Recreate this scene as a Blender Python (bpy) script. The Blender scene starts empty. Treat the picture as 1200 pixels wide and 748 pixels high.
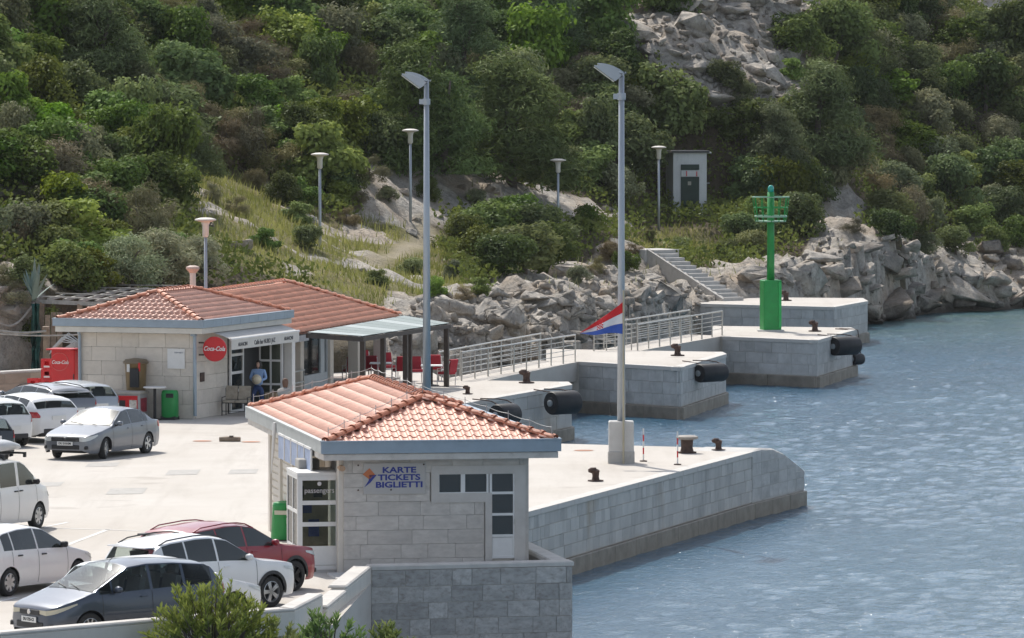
import bpy, bmesh, math, random
import numpy as np
from mathutils import Vector, Matrix

# ------------------------------------------------------------------ camera, sky, sun, exposure
S = bpy.context.scene
C = S.collection
FPX, CX, CY, HOR, CAMZ = 6800.0, 600.0, 374.0, 64.0, 14.0      # focal length and centre in pixels of the 1200 px photograph
PITCH = math.atan((CY - HOR) / FPX)
cam_d = bpy.data.cameras.new('camera'); cam = bpy.data.objects.new('camera', cam_d); C.objects.link(cam)
cam.location = (0, 0, CAMZ); cam.rotation_euler = (math.pi/2 - PITCH, 0, 0)
cam_d.sensor_width = 36.0; cam_d.lens = 36.0*FPX/1200.0; cam_d.clip_start = 1.0; cam_d.clip_end = 6000
S.camera = cam
SUN_EL, SUN_AZ = math.radians(51), math.atan2(-0.39, 0.92)      # azimuth measured from +Y towards +X
SDIR = Vector((math.sin(SUN_AZ)*math.cos(SUN_EL), math.cos(SUN_AZ)*math.cos(SUN_EL), math.sin(SUN_EL)))
W = bpy.data.worlds.new('World'); S.world = W; W.use_nodes = True
wn = W.node_tree.nodes; wl = W.node_tree.links
sky = wn.new('ShaderNodeTexSky'); sky.sky_type = 'NISHITA'; sky.sun_disc = False
sky.sun_elevation = SUN_EL; sky.sun_rotation = SUN_AZ; sky.air_density = 1.0; sky.dust_density = 1.4; sky.ozone_density = 1.0
bg = wn['Background']; bg.inputs['Strength'].default_value = 0.15
hz = wn.new('ShaderNodeHueSaturation'); hz.inputs['Saturation'].default_value = 0.57      # thin bright haze over the whole sky
wl.new(sky.outputs['Color'], hz.inputs['Color']); wl.new(hz.outputs[0], bg.inputs['Color'])
sl = bpy.data.lights.new('sun', 'SUN'); sl.energy = 3.5; sl.angle = math.radians(0.55); sl.color = (1.0, 0.955, 0.88)
sun = bpy.data.objects.new('sun', sl); C.objects.link(sun); sun.location = (0, 100, 80)
sun.rotation_euler = SDIR.to_track_quat('Z', 'Y').to_euler()
S.view_settings.view_transform = 'Standard'; S.view_settings.look = 'None'
S.view_settings.exposure = 0.26; S.view_settings.gamma = 1.0
S.render.engine = 'CYCLES'; S.cycles.use_denoising = True
S.cycles.max_bounces = 5; S.cycles.diffuse_bounces = 3; S.cycles.glossy_bounces = 2; S.cycles.transparent_max_bounces = 6; S.cycles.use_adaptive_sampling = True; S.cycles.adaptive_threshold = 0.02
try: S.cycles.denoiser = 'OPENIMAGEDENOISE'
except Exception: pass

rnd = random.Random(11)
nrg = np.random.default_rng(5)
R = math.radians

def ray(px, py):
    a = (px - CX)/FPX; b = (CY - py)/FPX
    cp, sp = math.cos(PITCH), math.sin(PITCH)
    return Vector((a, cp + b*sp, -sp + b*cp))
def P(px, py, z):                       # where the line of sight through a photo pixel meets height z
    d = ray(px, py); t = (z - CAMZ)/d.z
    return Vector((d.x*t, d.y*t, z))
def PD(px, py, D):                      # the point at distance D in front of the camera
    d = ray(px, py); t = D/d.y
    return Vector((d.x*t, D, CAMZ + d.z*t))
def proj(X, Y, Z):
    cp, sp = math.cos(PITCH), math.sin(PITCH)
    zz = Z - CAMZ; dep = Y*cp - zz*sp; up = Y*sp + zz*cp
    return CX + FPX*X/dep, CY - FPX*up/dep

# ------------------------------------------------------------------ objects and meshes
def tag(o, label=None, cat=None, group=None, kind=None):
    if label: o['label'] = label
    if cat: o['category'] = cat
    if group: o['group'] = group
    if kind: o['kind'] = kind
    return o
def thing(name, label, cat, loc=(0, 0, 0), rz=0.0, group=None):
    o = bpy.data.objects.new(name, None); C.objects.link(o); o.empty_display_size = 0.3
    o.location = loc; o.rotation_euler = (0, 0, rz)
    return tag(o, label, cat, group)
def link(name, me, parent=None, loc=None, rz=None):
    o = bpy.data.objects.new(name, me); C.objects.link(o)
    if parent: o.parent = parent
    if loc is not None: o.location = loc
    if rz is not None: o.rotation_euler = (0, 0, rz)
    return o
def copy_tree(o, parent=None):
    c = o.copy(); C.objects.link(c); c.parent = parent
    for ch in o.children: copy_tree(ch, c)
    return c

class MB:
    """collects faces, then links them as one mesh object"""
    def __init__(s): s.v = []; s.f = []
    def add(s, vs, fs):
        n = len(s.v); s.v += [tuple(p) for p in vs]; s.f += [tuple(i+n for i in f) for f in fs]; return s
    def box(s, c, d, rz=0.0, ry=0.0, rx=0.0, taper=1.0):
        hx, hy, hz = d[0]/2, d[1]/2, d[2]/2
        m = Matrix.Translation(c) @ Matrix.Rotation(rz, 4, 'Z') @ Matrix.Rotation(ry, 4, 'Y') @ Matrix.Rotation(rx, 4, 'X')
        vs = []
        for z, t in ((-hz, 1.0), (hz, taper)):
            vs += [m @ Vector((x*t, y*t, z)) for x, y in ((-hx, -hy), (hx, -hy), (hx, hy), (-hx, hy))]
        return s.add(vs, [(3, 2, 1, 0), (4, 5, 6, 7), (0, 1, 5, 4), (1, 2, 6, 5), (2, 3, 7, 6), (3, 0, 4, 7)])
    def rbox(s, c, d, b=0.03, rz=0.0):
        """box with chamfered vertical and top edges"""
        hx, hy, hz = d[0]/2, d[1]/2, d[2]/2
        def ring(ix, iy, z, k):
            return [(-ix+k, -iy, z), (ix-k, -iy, z), (ix, -iy+k, z), (ix, iy-k, z), (ix-k, iy, z), (-ix+k, iy, z), (-ix, iy-k, z), (-ix, -iy+k, z)]
        m = Matrix.Translation(c) @ Matrix.Rotation(rz, 4, 'Z')
        rs = ring(hx, hy, -hz, b) + ring(hx, hy, hz-b, b) + ring(hx-b, hy-b, hz, b*.6)
        vs = [m @ Vector(p) for p in rs]
        fs = [tuple(range(7, -1, -1)), tuple(range(16, 24))]
        for k in (0, 8):
            fs += [(k+i, k+(i+1) % 8, k+8+(i+1) % 8, k+8+i) for i in range(8)]
        return s.add(vs, fs)
    def prism(s, poly, z0, z1):
        a = sum(poly[i][0]*poly[(i+1) % len(poly)][1] - poly[(i+1) % len(poly)][0]*poly[i][1] for i in range(len(poly)))
        if a < 0: poly = poly[::-1]
        n = len(poly)
        zz0 = z0 if hasattr(z0, '__len__') else [z0]*n; zz1 = z1 if hasattr(z1, '__len__') else [z1]*n
        vs = [(p[0], p[1], z) for p, z in zip(poly, zz0)] + [(p[0], p[1], z) for p, z in zip(poly, zz1)]
        return s.add(vs, [tuple(range(n-1, -1, -1)), tuple(range(n, 2*n))] + [(i, (i+1) % n, n+(i+1) % n, n+i) for i in range(n)])
    def tube(s, pts, r, seg=8, caps=True):
        pts = [Vector(p) for p in pts]; n = len(pts)
        rs = r if hasattr(r, '__len__') else [r]*n
        vs = []; ref = None
        for i, p in enumerate(pts):
            t = (pts[min(i+1, n-1)] - pts[max(i-1, 0)]).normalized()
            if ref is None:
                ref = Vector((0, 0, 1)) if abs(t.z) < .9 else Vector((1, 0, 0))
            u = t.cross(ref).normalized(); w = u.cross(t).normalized(); ref = w
            for k in range(seg):
                a = 2*math.pi*k/seg
                vs.append(p + (u*math.cos(a) + w*math.sin(a))*rs[i])
        fs = [(i*seg+k, i*seg+(k+1) % seg, (i+1)*seg+(k+1) % seg, (i+1)*seg+k) for i in range(n-1) for k in range(seg)]
        if caps: fs += [tuple(range(seg-1, -1, -1)), tuple(range((n-1)*seg, n*seg))]
        return s.add(vs, fs)
    def lathe(s, prof, c=(0, 0, 0), seg=20, axis='Z', rot=None):
        vs = []; n = len(prof)
        for r, h in prof:
            for k in range(seg):
                a = 2*math.pi*k/seg; x, y = r*math.cos(a), r*math.sin(a)
                p = Vector((x, y, h)) if axis == 'Z' else (Vector((x, h, y)) if axis == 'Y' else Vector((h, x, y)))
                if rot is not None: p = rot @ p
                vs.append(Vector(c) + p)
        fs = [(i*seg+k, i*seg+(k+1) % seg, (i+1)*seg+(k+1) % seg, (i+1)*seg+k) for i in range(n-1) for k in range(seg)]
        fs += [tuple(range(seg-1, -1, -1)), tuple(range((n-1)*seg, n*seg))]
        if axis == 'Y': fs = [f[::-1] for f in fs]
        return s.add(vs, fs)
    def ring(s, prof, seg=28):
        n = len(prof); vs = [(r*math.cos(2*math.pi*k/seg), h, r*math.sin(2*math.pi*k/seg)) for r, h in prof for k in range(seg)]
        return s.add(vs, [(i*seg+k, (i+1)*seg+k, (i+1)*seg+(k+1) % seg, i*seg+(k+1) % seg) for i in range(n-1) for k in range(seg)])
    def grid(s, rows, closed=False):
        """rows: list of equal-length point lists"""
        n = len(rows[0]); vs = [p for r in rows for p in r]
        fs = [(i*n+k, i*n+(k+1) % n, (i+1)*n+(k+1) % n, (i+1)*n+k) for i in range(len(rows)-1) for k in range(n if closed else n-1)]
        return s.add(vs, fs)
    def mesh(s, name, mat=None, smooth=False):
        me = bpy.data.meshes.new(name); me.from_pydata(s.v, [], s.f); me.update()
        if mat: me.materials.append(mat)
        if smooth: me.polygons.foreach_set('use_smooth', [True]*len(me.polygons))
        return me
    def build(s, name, mat=None, parent=None, smooth=False, bevel=0.0, angle=None):
        me = s.mesh(name, mat, smooth)
        if angle is not None: me.set_sharp_from_angle(angle=R(angle))
        o = link(name, me, parent)
        if bevel:
            b = o.modifiers.new('bevel', 'BEVEL'); b.width = bevel; b.segments = 2; b.limit_method = 'ANGLE'
        return o

def np_mesh(name, V, F, mat=None, smooth=False):
    """big mesh from arrays, all faces with the same number of corners"""
    V = np.asarray(V, np.float32); F = np.asarray(F, np.int32)
    me = bpy.data.meshes.new(name); k = F.shape[1]
    me.vertices.add(len(V)); me.vertices.foreach_set('co', V.ravel())
    me.loops.add(F.size); me.loops.foreach_set('vertex_index', F.ravel())
    me.polygons.add(len(F)); me.polygons.foreach_set('loop_start', np.arange(0, F.size, k, dtype=np.int32))
    if smooth: me.polygons.foreach_set('use_smooth', np.ones(len(F), bool))
    me.update(calc_edges=True); me.validate()
    if mat: me.materials.append(mat)
    return me
def attr(me, name, vals):
    a = me.attributes.new(name, 'FLOAT', 'POINT'); a.data.foreach_set('value', np.asarray(vals, np.float32).ravel())

_fonts = {}
def text_mesh(txt, size, mat, bold=0.0, shear=0.0, sx=1.0, align='CENTER', depth=0.004):
    cu = bpy.data.curves.new('t', 'FONT'); cu.body = txt; cu.size = size; cu.align_x = align; cu.align_y = 'CENTER'
    cu.offset = bold; cu.shear = shear; cu.extrude = depth; cu.resolution_u = 3
    o = bpy.data.objects.new('t', cu); C.objects.link(o)
    me = bpy.data.meshes.new_from_object(o.evaluated_get(bpy.context.evaluated_depsgraph_get()))
    bpy.data.objects.remove(o); bpy.data.curves.remove(cu)
    me.transform(Matrix.Diagonal((sx, 1, 1, 1)))
    me.materials.clear(); me.materials.append(mat)
    return me
def lettering(txt, size, mat, parent, loc, rot, name='lettering', **k):
    o = link(name, text_mesh(txt, size, mat, **k), parent, loc); o.rotation_euler = rot
    return o

# ------------------------------------------------------------------ materials
_m = {}
def new_mat(name):
    m = bpy.data.materials.new(name); m.use_nodes = True
    nt = m.node_tree; b = nt.nodes['Principled BSDF']
    return m, nt, b
def node(nt, t, **k):
    n = nt.nodes.new(t)
    for a, v in k.items():
        if a in n.inputs.keys() if hasattr(n.inputs, 'keys') else False: n.inputs[a].default_value = v
        else: setattr(n, a, v)
    return n
def rgba(c): return (c[0], c[1], c[2], 1.0)
def mixc(nt, fac, a, b, mode='MIX'):
    n = nt.nodes.new('ShaderNodeMix'); n.data_type = 'RGBA'; n.blend_type = mode
    for i, x in ((0, fac), (6, a), (7, b)):
        if isinstance(x, (tuple, list)): n.inputs[i].default_value = rgba(x)
        elif isinstance(x, (int, float)): n.inputs[i].default_value = x
        else: nt.links.new(x, n.inputs[i])
    return n.outputs[2]
def mathn(nt, op, a, b=None, clamp=False):
    n = nt.nodes.new('ShaderNodeMath'); n.operation = op; n.use_clamp = clamp
    for i, x in ((0, a), (1, b)):
        if x is None: continue
        if isinstance(x, (int, float)): n.inputs[i].default_value = x
        else: nt.links.new(x, n.inputs[i])
    return n.outputs[0]
def noise(nt, vec, scale, detail=4, rough=0.55, dist=0.0):
    n = nt.nodes.new('ShaderNodeTexNoise'); n.inputs['Scale'].default_value = scale; n.inputs['Detail'].default_value = detail
    n.inputs['Roughness'].default_value = rough; n.inputs['Distortion'].default_value = dist
    if vec is not None: nt.links.new(vec, n.inputs['Vector'])
    return n.outputs['Fac']
def ramp(nt, fac, lo, hi, a=0.0, b=1.0):
    n = nt.nodes.new('ShaderNodeMapRange'); n.inputs[1].default_value = lo; n.inputs[2].default_value = hi
    n.inputs[3].default_value = a; n.inputs[4].default_value = b; nt.links.new(fac, n.inputs[0]); n.clamp = True
    return n.outputs[0]
def vecscale(nt, vec, sx, sy, sz):
    n = nt.nodes.new('ShaderNodeMapping'); n.inputs['Scale'].default_value = (sx, sy, sz); nt.links.new(vec, n.inputs['Vector'])
    return n.outputs[0]
def M(name, col, rough=0.6, metal=0.0, var=0.12, scale=2.0, bump=0.0, bscale=25.0, rand=0.0, coat=0.0, spec=0.5, dirt=0.0, dirtcol=(0.16, 0.13, 0.10), coords='Object', streak=False):
    """painted, stone, metal ... : colour with uneven tint, optional dirt, bump, per-object variation"""
    if name in _m: return _m[name]
    m, nt, b = new_mat(name); _m[name] = m
    tc = nt.nodes.new('ShaderNodeTexCoord'); vec = tc.outputs[coords]
    if coords == 'World':
        vec = None
    if rand:
        oi = nt.nodes.new('ShaderNodeObjectInfo')
        add = nt.nodes.new('ShaderNodeVectorMath'); add.operation = 'ADD'
        nt.links.new(vec, add.inputs[0]); sc = mathn(nt, 'MULTIPLY', oi.outputs['Random'], 37.0); nt.links.new(sc, add.inputs[1]); vec = add.outputs[0]
    n1 = noise(nt, vec, scale, 5, 0.6)
    c = mixc(nt, ramp(nt, n1, 0.3, 0.7), tuple(x*(1-var) for x in col), tuple(min(1, x*(1+var)) for x in col))
    if dirt:
        dv = vecscale(nt, vec, 1, 1, 0.25) if streak else vec
        n2 = noise(nt, dv, scale*1.7, 6, 0.7)
        c = mixc(nt, ramp(nt, n2, 0.48, 0.75, 0, dirt), c, dirtcol)
    if rand:
        v = ramp(nt, oi.outputs['Random'], 0, 1, 1-rand, 1+rand)
        hs = nt.nodes.new('ShaderNodeHueSaturation'); nt.links.new(c, hs.inputs['Color']); nt.links.new(v, hs.inputs['Value'])
        c = hs.outputs[0]
    nt.links.new(c, b.inputs['Base Color'])
    b.inputs['Roughness'].default_value = rough; b.inputs['Metallic'].default_value = metal
    b.inputs['Specular IOR Level'].default_value = spec
    if coat:
        b.inputs['Coat Weight'].default_value = coat; b.inputs['Coat Roughness'].default_value = 0.04
    if bump:
        bp = nt.nodes.new('ShaderNodeBump'); bp.inputs['Strength'].default_value = bump; bp.inputs['Distance'].default_value = 0.02
        nt.links.new(noise(nt, vec, bscale, 5, 0.65), bp.inputs['Height']); nt.links.new(bp.outputs[0], b.inputs['Normal'])
    return m
# ------------------------------------------------------------------ shared materials
m_stone  = M('limestone block', (0.55, 0.51, 0.465), 0.75, var=0.14, scale=2.5, bump=0.25, bscale=14, rand=0.06, dirt=0.3, dirtcol=(0.36, 0.30, 0.25))
m_stoneg = M('grey limestone block', (0.45, 0.43, 0.405), 0.8, var=0.2, scale=2.6, bump=0.5, bscale=12, rand=0.2, dirt=0.75, dirtcol=(0.20, 0.16, 0.125))
m_quayst = M('quay facing stone', (0.50, 0.485, 0.46), 0.8, var=0.14, scale=1.2, bump=0.3, bscale=9, rand=0.10, dirt=0.5, dirtcol=(0.25, 0.24, 0.22), streak=True)
def joined_stone():
    m, nt, b = new_mat('quay facing stones'); g = nt.nodes.new('ShaderNodeNewGeometry'); pos = g.outputs['Position']
    at = nt.nodes.new('ShaderNodeAttribute'); at.attribute_name = 'tint'
    c = mixc(nt, at.outputs['Fac'], (0.46, 0.44, 0.41), (0.62, 0.59, 0.545))
    c = mixc(nt, ramp(nt, noise(nt, pos, 1.4, 5, .65), .35, .7, 0, .4), c, (0.36, 0.345, 0.325))
    n2 = noise(nt, vecscale(nt, pos, 1.6, .8, .22), 1.0, 5, .7); c = mixc(nt, ramp(nt, n2, .52, .72, 0, .55), c, (0.22, 0.215, 0.21))
    n3 = noise(nt, vecscale(nt, pos, .5, .22, .12), 1.0, 3, .6); c = mixc(nt, ramp(nt, n3, .60, .70, 0, .6), c, (0.33, 0.23, 0.13))
    nt.links.new(c, b.inputs['Base Color']); b.inputs['Roughness'].default_value = .85
    bp = nt.nodes.new('ShaderNodeBump'); bp.inputs['Strength'].default_value = .4; bp.inputs['Distance'].default_value = .03; nt.links.new(noise(nt, pos, 9, 5, .65), bp.inputs['Height']); nt.links.new(bp.outputs[0], b.inputs['Normal'])
    return m
m_quayj = joined_stone()
m_mortar = M('mortar', (0.36, 0.345, 0.32), 0.9, var=0.1)
m_cope   = M('coping stone', (0.56, 0.53, 0.49), 0.75, var=0.1, scale=1.5, bump=0.15, dirt=0.2)
m_plinth = M('wet plinth concrete', (0.26, 0.225, 0.18), 0.6, var=0.25, scale=1.5, bump=0.5, bscale=6, dirt=0.5, dirtcol=(0.10, 0.09, 0.07))
m_render = M('cream render', (0.66, 0.61, 0.54), 0.8, var=0.06, scale=1.2, bump=0.1, dirt=0.12)
m_white  = M('white paint', (0.74, 0.73, 0.71), 0.45, var=0.05, dirt=0.08)
m_gutter = M('blue grey sheet metal', (0.30, 0.36, 0.42), 0.42, 0.35, var=0.08)
m_gutin  = M('dull zinc', (0.40, 0.42, 0.42), 0.5, 0.4, var=0.1)
m_pole   = M('galvanised pole', (0.40, 0.43, 0.46), 0.42, 0.45, var=0.08, scale=1)
m_dark   = M('dark trim', (0.02, 0.02, 0.022), 0.55, var=0.05)
m_black  = M('black rubber', (0.018, 0.018, 0.02), 0.6, var=0.3, dirt=0.25, dirtcol=(0.08, 0.07, 0.06))
m_rust   = M('rusty iron', (0.075, 0.045, 0.035), 0.8, 0.1, var=0.4, scale=8, bump=0.4)
m_steel  = M('stainless steel', (0.50, 0.48, 0.44), 0.38, 0.6, var=0.1)
m_wood   = M('weathered timber', (0.24, 0.185, 0.135), 0.8, var=0.3, scale=6, bump=0.3, rand=0.15)
m_greyw  = M('silvered timber', (0.36, 0.34, 0.31), 0.8, var=0.25, scale=5, bump=0.3, rand=0.15)
m_dkwood = M('dark stained timber', (0.055, 0.04, 0.032), 0.6, var=0.25, scale=5)
m_red    = M('red plastic', (0.60, 0.02, 0.025), 0.35, var=0.08)
m_green  = M('green plastic', (0.015, 0.26, 0.06), 0.4, var=0.1)
m_blue   = M('blue lettering', (0.03, 0.045, 0.26), 0.5, var=0.05)
m_orange = M('orange lettering', (0.55, 0.17, 0.06), 0.5, var=0.1)
m_conc   = M('pale concrete', (0.55, 0.535, 0.51), 0.8, var=0.08, scale=1.5, bump=0.15, dirt=0.15)

def tile_mat(name, col, val):
    m, nt, b = new_mat(name)
    g = nt.nodes.new('ShaderNodeNewGeometry'); pos = g.outputs['Position']
    oi = nt.nodes.new('ShaderNodeObjectInfo')
    # one tint for each tile: cells as large as a tile
    wn_ = nt.nodes.new('ShaderNodeTexWhiteNoise'); wn_.noise_dimensions = '3D'
    sn = nt.nodes.new('ShaderNodeVectorMath'); sn.operation = 'SNAP'; sn.inputs[1].default_value = (0.23, 0.37, 0.4)
    nt.links.new(pos, sn.inputs[0]); nt.links.new(sn.outputs[0], wn_.inputs['Vector'])
    f = noise(nt, pos, 1.3, 4)
    c = mixc(nt, f, tuple(x*0.86 for x in col), tuple(x*1.12 for x in col))
    hs = nt.nodes.new('ShaderNodeHueSaturation'); nt.links.new(c, hs.inputs['Color'])
    nt.links.new(ramp(nt, wn_.outputs[0], 0, 1, 1-val, 1+val), hs.inputs['Value'])
    n2 = noise(nt, pos, 9, 5, 0.7)
    c = mixc(nt, ramp(nt, n2, 0.55, 0.8, 0, 0.28), hs.outputs[0], (0.34, 0.2, 0.15))
    nt.links.new(c, b.inputs['Base Color']); b.inputs['Roughness'].default_value = 0.52
    return m
m_tile  = tile_mat('salmon clay tile', (0.80, 0.45, 0.335), 0.08)
m_tileo = tile_mat('orange clay tile', (0.80, 0.385, 0.25), 0.10)
m_ridge = tile_mat('ridge tile', (0.56, 0.215, 0.12), 0.14)

def glass_mat(name, col, alpha=1.0, rough=0.04):
    m, nt, b = new_mat(name)
    b.inputs['Base Color'].default_value = rgba(col); b.inputs['Roughness'].default_value = rough
    b.inputs['Specular IOR Level'].default_value = 0.75
    if alpha < 1:
        tr = nt.nodes.new('ShaderNodeBsdfTransparent'); mx = nt.nodes.new('ShaderNodeMixShader')
        tr.inputs[0].default_value = (0.80, 0.86, 0.84, 1)
        fr = nt.nodes.new('ShaderNodeFresnel'); fr.inputs[0].default_value = 1.5
        f = mathn(nt, 'ADD', fr.outputs[0], alpha, True)
        nt.links.new(f, mx.inputs[0]); nt.links.new(tr.outputs[0], mx.inputs[1]); nt.links.new(b.outputs[0], mx.inputs[2])
        nt.links.new(mx.outputs[0], nt.nodes['Material Output'].inputs[0])
    return m
m_glass = glass_mat('window glass', (0.02, 0.025, 0.03))
m_cglass = glass_mat('car glass', (0.018, 0.022, 0.022), 0.35)
m_cglassd = glass_mat('tinted car glass', (0.012, 0.014, 0.016), 0.8)
m_clear = glass_mat('clear pane', (0.03, 0.035, 0.035), 0.12)

# pavement: pale poured concrete, large uneven patches, tyre scuffs, hairline joints
def pave_mat():
    m, nt, b = new_mat('pale quay paving')
    g = nt.nodes.new('ShaderNodeNewGeometry'); pos = g.outputs['Position']
    n1 = noise(nt, pos, 0.16, 5, 0.6, 0.6); n2 = noise(nt, pos, 0.9, 6, 0.7); n3 = noise(nt, pos, 14, 4, 0.7)
    c = mixc(nt, ramp(nt, n1, 0.3, 0.7), (0.465, 0.42, 0.365), (0.56, 0.52, 0.47))
    c = mixc(nt, ramp(nt, n2, 0.5, 0.75, 0, 0.35), c, (0.43, 0.385, 0.33))
    rotn = nt.nodes.new('ShaderNodeMapping'); rotn.inputs['Rotation'].default_value = (0, 0, R(-14)); rotn.inputs['Scale'].default_value = (1.3, 0.10, 1)
    nt.links.new(pos, rotn.inputs['Vector'])
    n4 = noise(nt, rotn.outputs[0], 1.0, 5, 0.65)
    c = mixc(nt, ramp(nt, n4, 0.50, 0.70, 0, 0.6), c, (0.40, 0.36, 0.31))
    c = mixc(nt, ramp(nt, n3, 0.3, 0.7, 0, 0.22), c, (0.62, 0.59, 0.55))
    n5 = noise(nt, pos, 0.55, 3, 0.5)
    c = mixc(nt, ramp(nt, n5, 0.63, 0.74, 0, 0.45), c, (0.30, 0.26, 0.22))
    nt.links.new(c, b.inputs['Base Color']); b.inputs['Roughness'].default_value = 0.85
    bp = nt.nodes.new('ShaderNodeBump'); bp.inputs['Strength'].default_value = 0.25; bp.inputs['Distance'].default_value = 0.02
    nt.links.new(n3, bp.inputs['Height']); nt.links.new(bp.outputs[0], b.inputs['Normal'])
    return m
m_pave = pave_mat()

# ------------------------------------------------------------------ hillside: height field through surveyed points
CTRL = []   # px, py, distance, canopy height to take off
def ct(px, py, D, dz=0.0):
    p = PD(px, py, D); CTRL.append((p.x, p.y, p.z - dz))
for a in [(375, 302, 255), (481, 262, 278), (654, 262, 292), (772, 274, 306), (812, 254, 314), (400, 316, 251), (450, 332, 243), (480, 352, 236),
          (560, 392, 232), (470, 374, 228), (600, 342, 250), (650, 352, 255), (700, 342, 268), (760, 332, 285), (760, 293, 300), (850, 354, 284),
          (430, 250, 276), (430, 205, 280), (520, 250, 288), (520, 212, 290.5), (600, 255, 291), (600, 222, 294), (690, 262, 297), (700, 240, 302), (520, 120, 305, 2.2), (520, 0, 325, 2), (620, 100, 312, 2), (620, 0, 332, 2),
          (0, 440, 205), (20, 335, 212), (10, 175, 236), (0, 0, 265, 2), (150, 335, 222), (250, 275, 238), (320, 262, 249), (300, 225, 258, 1), (250, 150, 275, 2), (250, 0, 300, 2), (120, 100, 262, 2),
          (905, 332, 288), (960, 302, 300), (1000, 262, 311), (1080, 302, 321), (1150, 312, 329), (1150, 270, 334), (1150, 200, 342, 2), (1150, 80, 356, 2), (1195, 46, 366), (1150, 22, 367), (1100, -4, 370),
          (1000, 40, 350, 1), (1000, 130, 337, 1.5), (900, 100, 325), (900, 0, 340), (800, 50, 322), (800, 150, 313, 1), (850, 215, 316, 1), (740, 40, 325), (720, 180, 308, 2), (960, 210, 318, 2)]:
    ct(*a)
CTRL += [(-45, 215, 8), (-45, 250, 17), (-45, 300, 24), (-30, 300, 22), (-20, 340, 24), (0, 370, 25), (15, 380, 24), (-45, 380, 30), (-20, 420, 34), (10, 430, 33),
         (30, 410, 14), (33.5, 372, 12.6), (36, 366, 11.3), (34, 390, 11), (42, 360, 9), (50, 345, 5), (44, 335, 2.5), (60, 352, 2), (60, 420, 5), (40, 420, 14), (-30, 203, 2.5), (-15, 209, 2.6), (-8, 216, 2.6), (-3, 224, 2.5)]
CTRL = np.array(CTRL)
def tps_fit(pts, lam=0.002):
    n = len(pts); xy = pts[:, :2]/50.0
    d = np.linalg.norm(xy[:, None]-xy[None], axis=2); K = np.where(d > 0, d*d*np.log(d+1e-12), 0) + lam*np.eye(n)
    Pm = np.c_[np.ones(n), xy]; A = np.zeros((n+3, n+3)); A[:n, :n] = K; A[:n, n:] = Pm; A[n:, :n] = Pm.T
    return np.linalg.solve(A, np.r_[pts[:, 2], 0, 0, 0])
TW = tps_fit(CTRL)
def tps(X, Y):
    q = np.c_[X.ravel(), Y.ravel()]/50.0; out = np.zeros(len(q))
    for i in range(0, len(q), 20000):
        b = q[i:i+20000]; d = np.linalg.norm(b[:, None]-CTRL[None, :, :2]/50.0, axis=2)
        out[i:i+20000] = np.where(d > 0, d*d*np.log(d+1e-12), 0) @ TW[:-3] + TW[-3] + b @ TW[-2:]
    return out.reshape(X.shape)
FOOT = np.array([(-80, 204), (-30, 206), (-21, 208), (-17, 213.5), (-12, 214.8), (-8, 217), (-4, 222.5), (-1.3, 227.5), (1.4, 238), (3.6, 249), (5.6, 262), (8.2, 276), (10.5, 284.5), (15, 291), (18.7, 303), (22.5, 314), (28.4, 321), (40, 327), (60, 336), (90, 340)])
# value noise
def vnoise(X, Y, sc, seed):
    g = np.random.default_rng(seed).random((256, 256)); x = X/sc + 1000; y = Y/sc + 1000
    xi = np.floor(x).astype(int); yi = np.floor(y).astype(int); fx = x-xi; fy = y-yi
    fx = fx*fx*(3-2*fx); fy = fy*fy*(3-2*fy); a = lambda i, j: g[(xi+i) % 256, (yi+j) % 256]
    return (a(0, 0)*(1-fx)+a(1, 0)*fx)*(1-fy) + (a(0, 1)*(1-fx)+a(1, 1)*fx)*fy
def inpoly(px, py, poly):
    px = np.asarray(px, float); py = np.asarray(py, float); r = np.zeros(px.shape, bool); n = len(poly)
    for i in range(n):
        x1, y1 = poly[i]; x2, y2 = poly[(i+1) % n]
        if y1 == y2: continue
        c = ((y1 > py) != (y2 > py)) & (px < (x2-x1)*(py-y1)/(y2-y1) + x1); r ^= c
    return r
GX0, GX1, GY0, GY1, GST = -46.0, 62.0, 198.0, 430.0, 0.42
gx = np.arange(GX0, GX1, GST); gy = np.arange(GY0, GY1, GST)
TX, TY = np.meshgrid(gx, gy)
TZ = tps(TX, TY)
yf = np.interp(TX, FOOT[:, 0], FOOT[:, 1])
yf = yf + (vnoise(TX, TY, 3.0, 3)-.5)*2.2
# what covers the ground, laid out where the survey shows it
ppx, ppy = proj(TX, TY, TZ)
SCREE = [(716, -60), (980, -80), (952, 30), (905, 52), (1000, 100), (975, 150), (900, 150), (862, 150), (800, 105), (742, 62), (722, 20)]
CLIFF = [(385, 190), (450, 196), (560, 205), (660, 225), (735, 250), (730, 262), (640, 262), (520, 262), (430, 262), (395, 235)]
LEFTR = [(-200, 150), (40, 160), (56, 200), (48, 225), (-200, 225)]
LEFTR2 = [(-200, 310), (30, 318), (60, 345), (75, 470), (-200, 470)]
GRASS = [(300, 205), (345, 225), (380, 262), (440, 255), (505, 262), (520, 300), (545, 345), (510, 352), (460, 362), (380, 338), (300, 320), (245, 300), (215, 240), (195, 200), (240, 195)]
GRASS2 = [(742, 262), (800, 268), (850, 285), (846, 312), (800, 305), (755, 294), (735, 280)]
SLAB = [(970, 205), (1005, 225), (1020, 300), (1060, 380), (930, 390), (905, 320), (950, 300)]
SHORE = [(440, 372), (520, 345), (560, 345), (620, 320), (690, 300), (730, 285), (800, 320), (870, 320), (930, 300), (990, 270), (1040, 270), (1110, 285), (1210, 262), (1500, 262), (1500, 420), (440, 480)]
RIDGE = [(1105, -20), (1170, 20), (1250, 90), (1250, -60), (1105, -60)]
jx = (vnoise(TX, TY, 1.6, 21)-.5)*30; jy = (vnoise(TX, TY, 1.6, 22)-.5)*22
mp = lambda poly: inpoly(ppx+jx, ppy+jy, poly)
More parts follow.
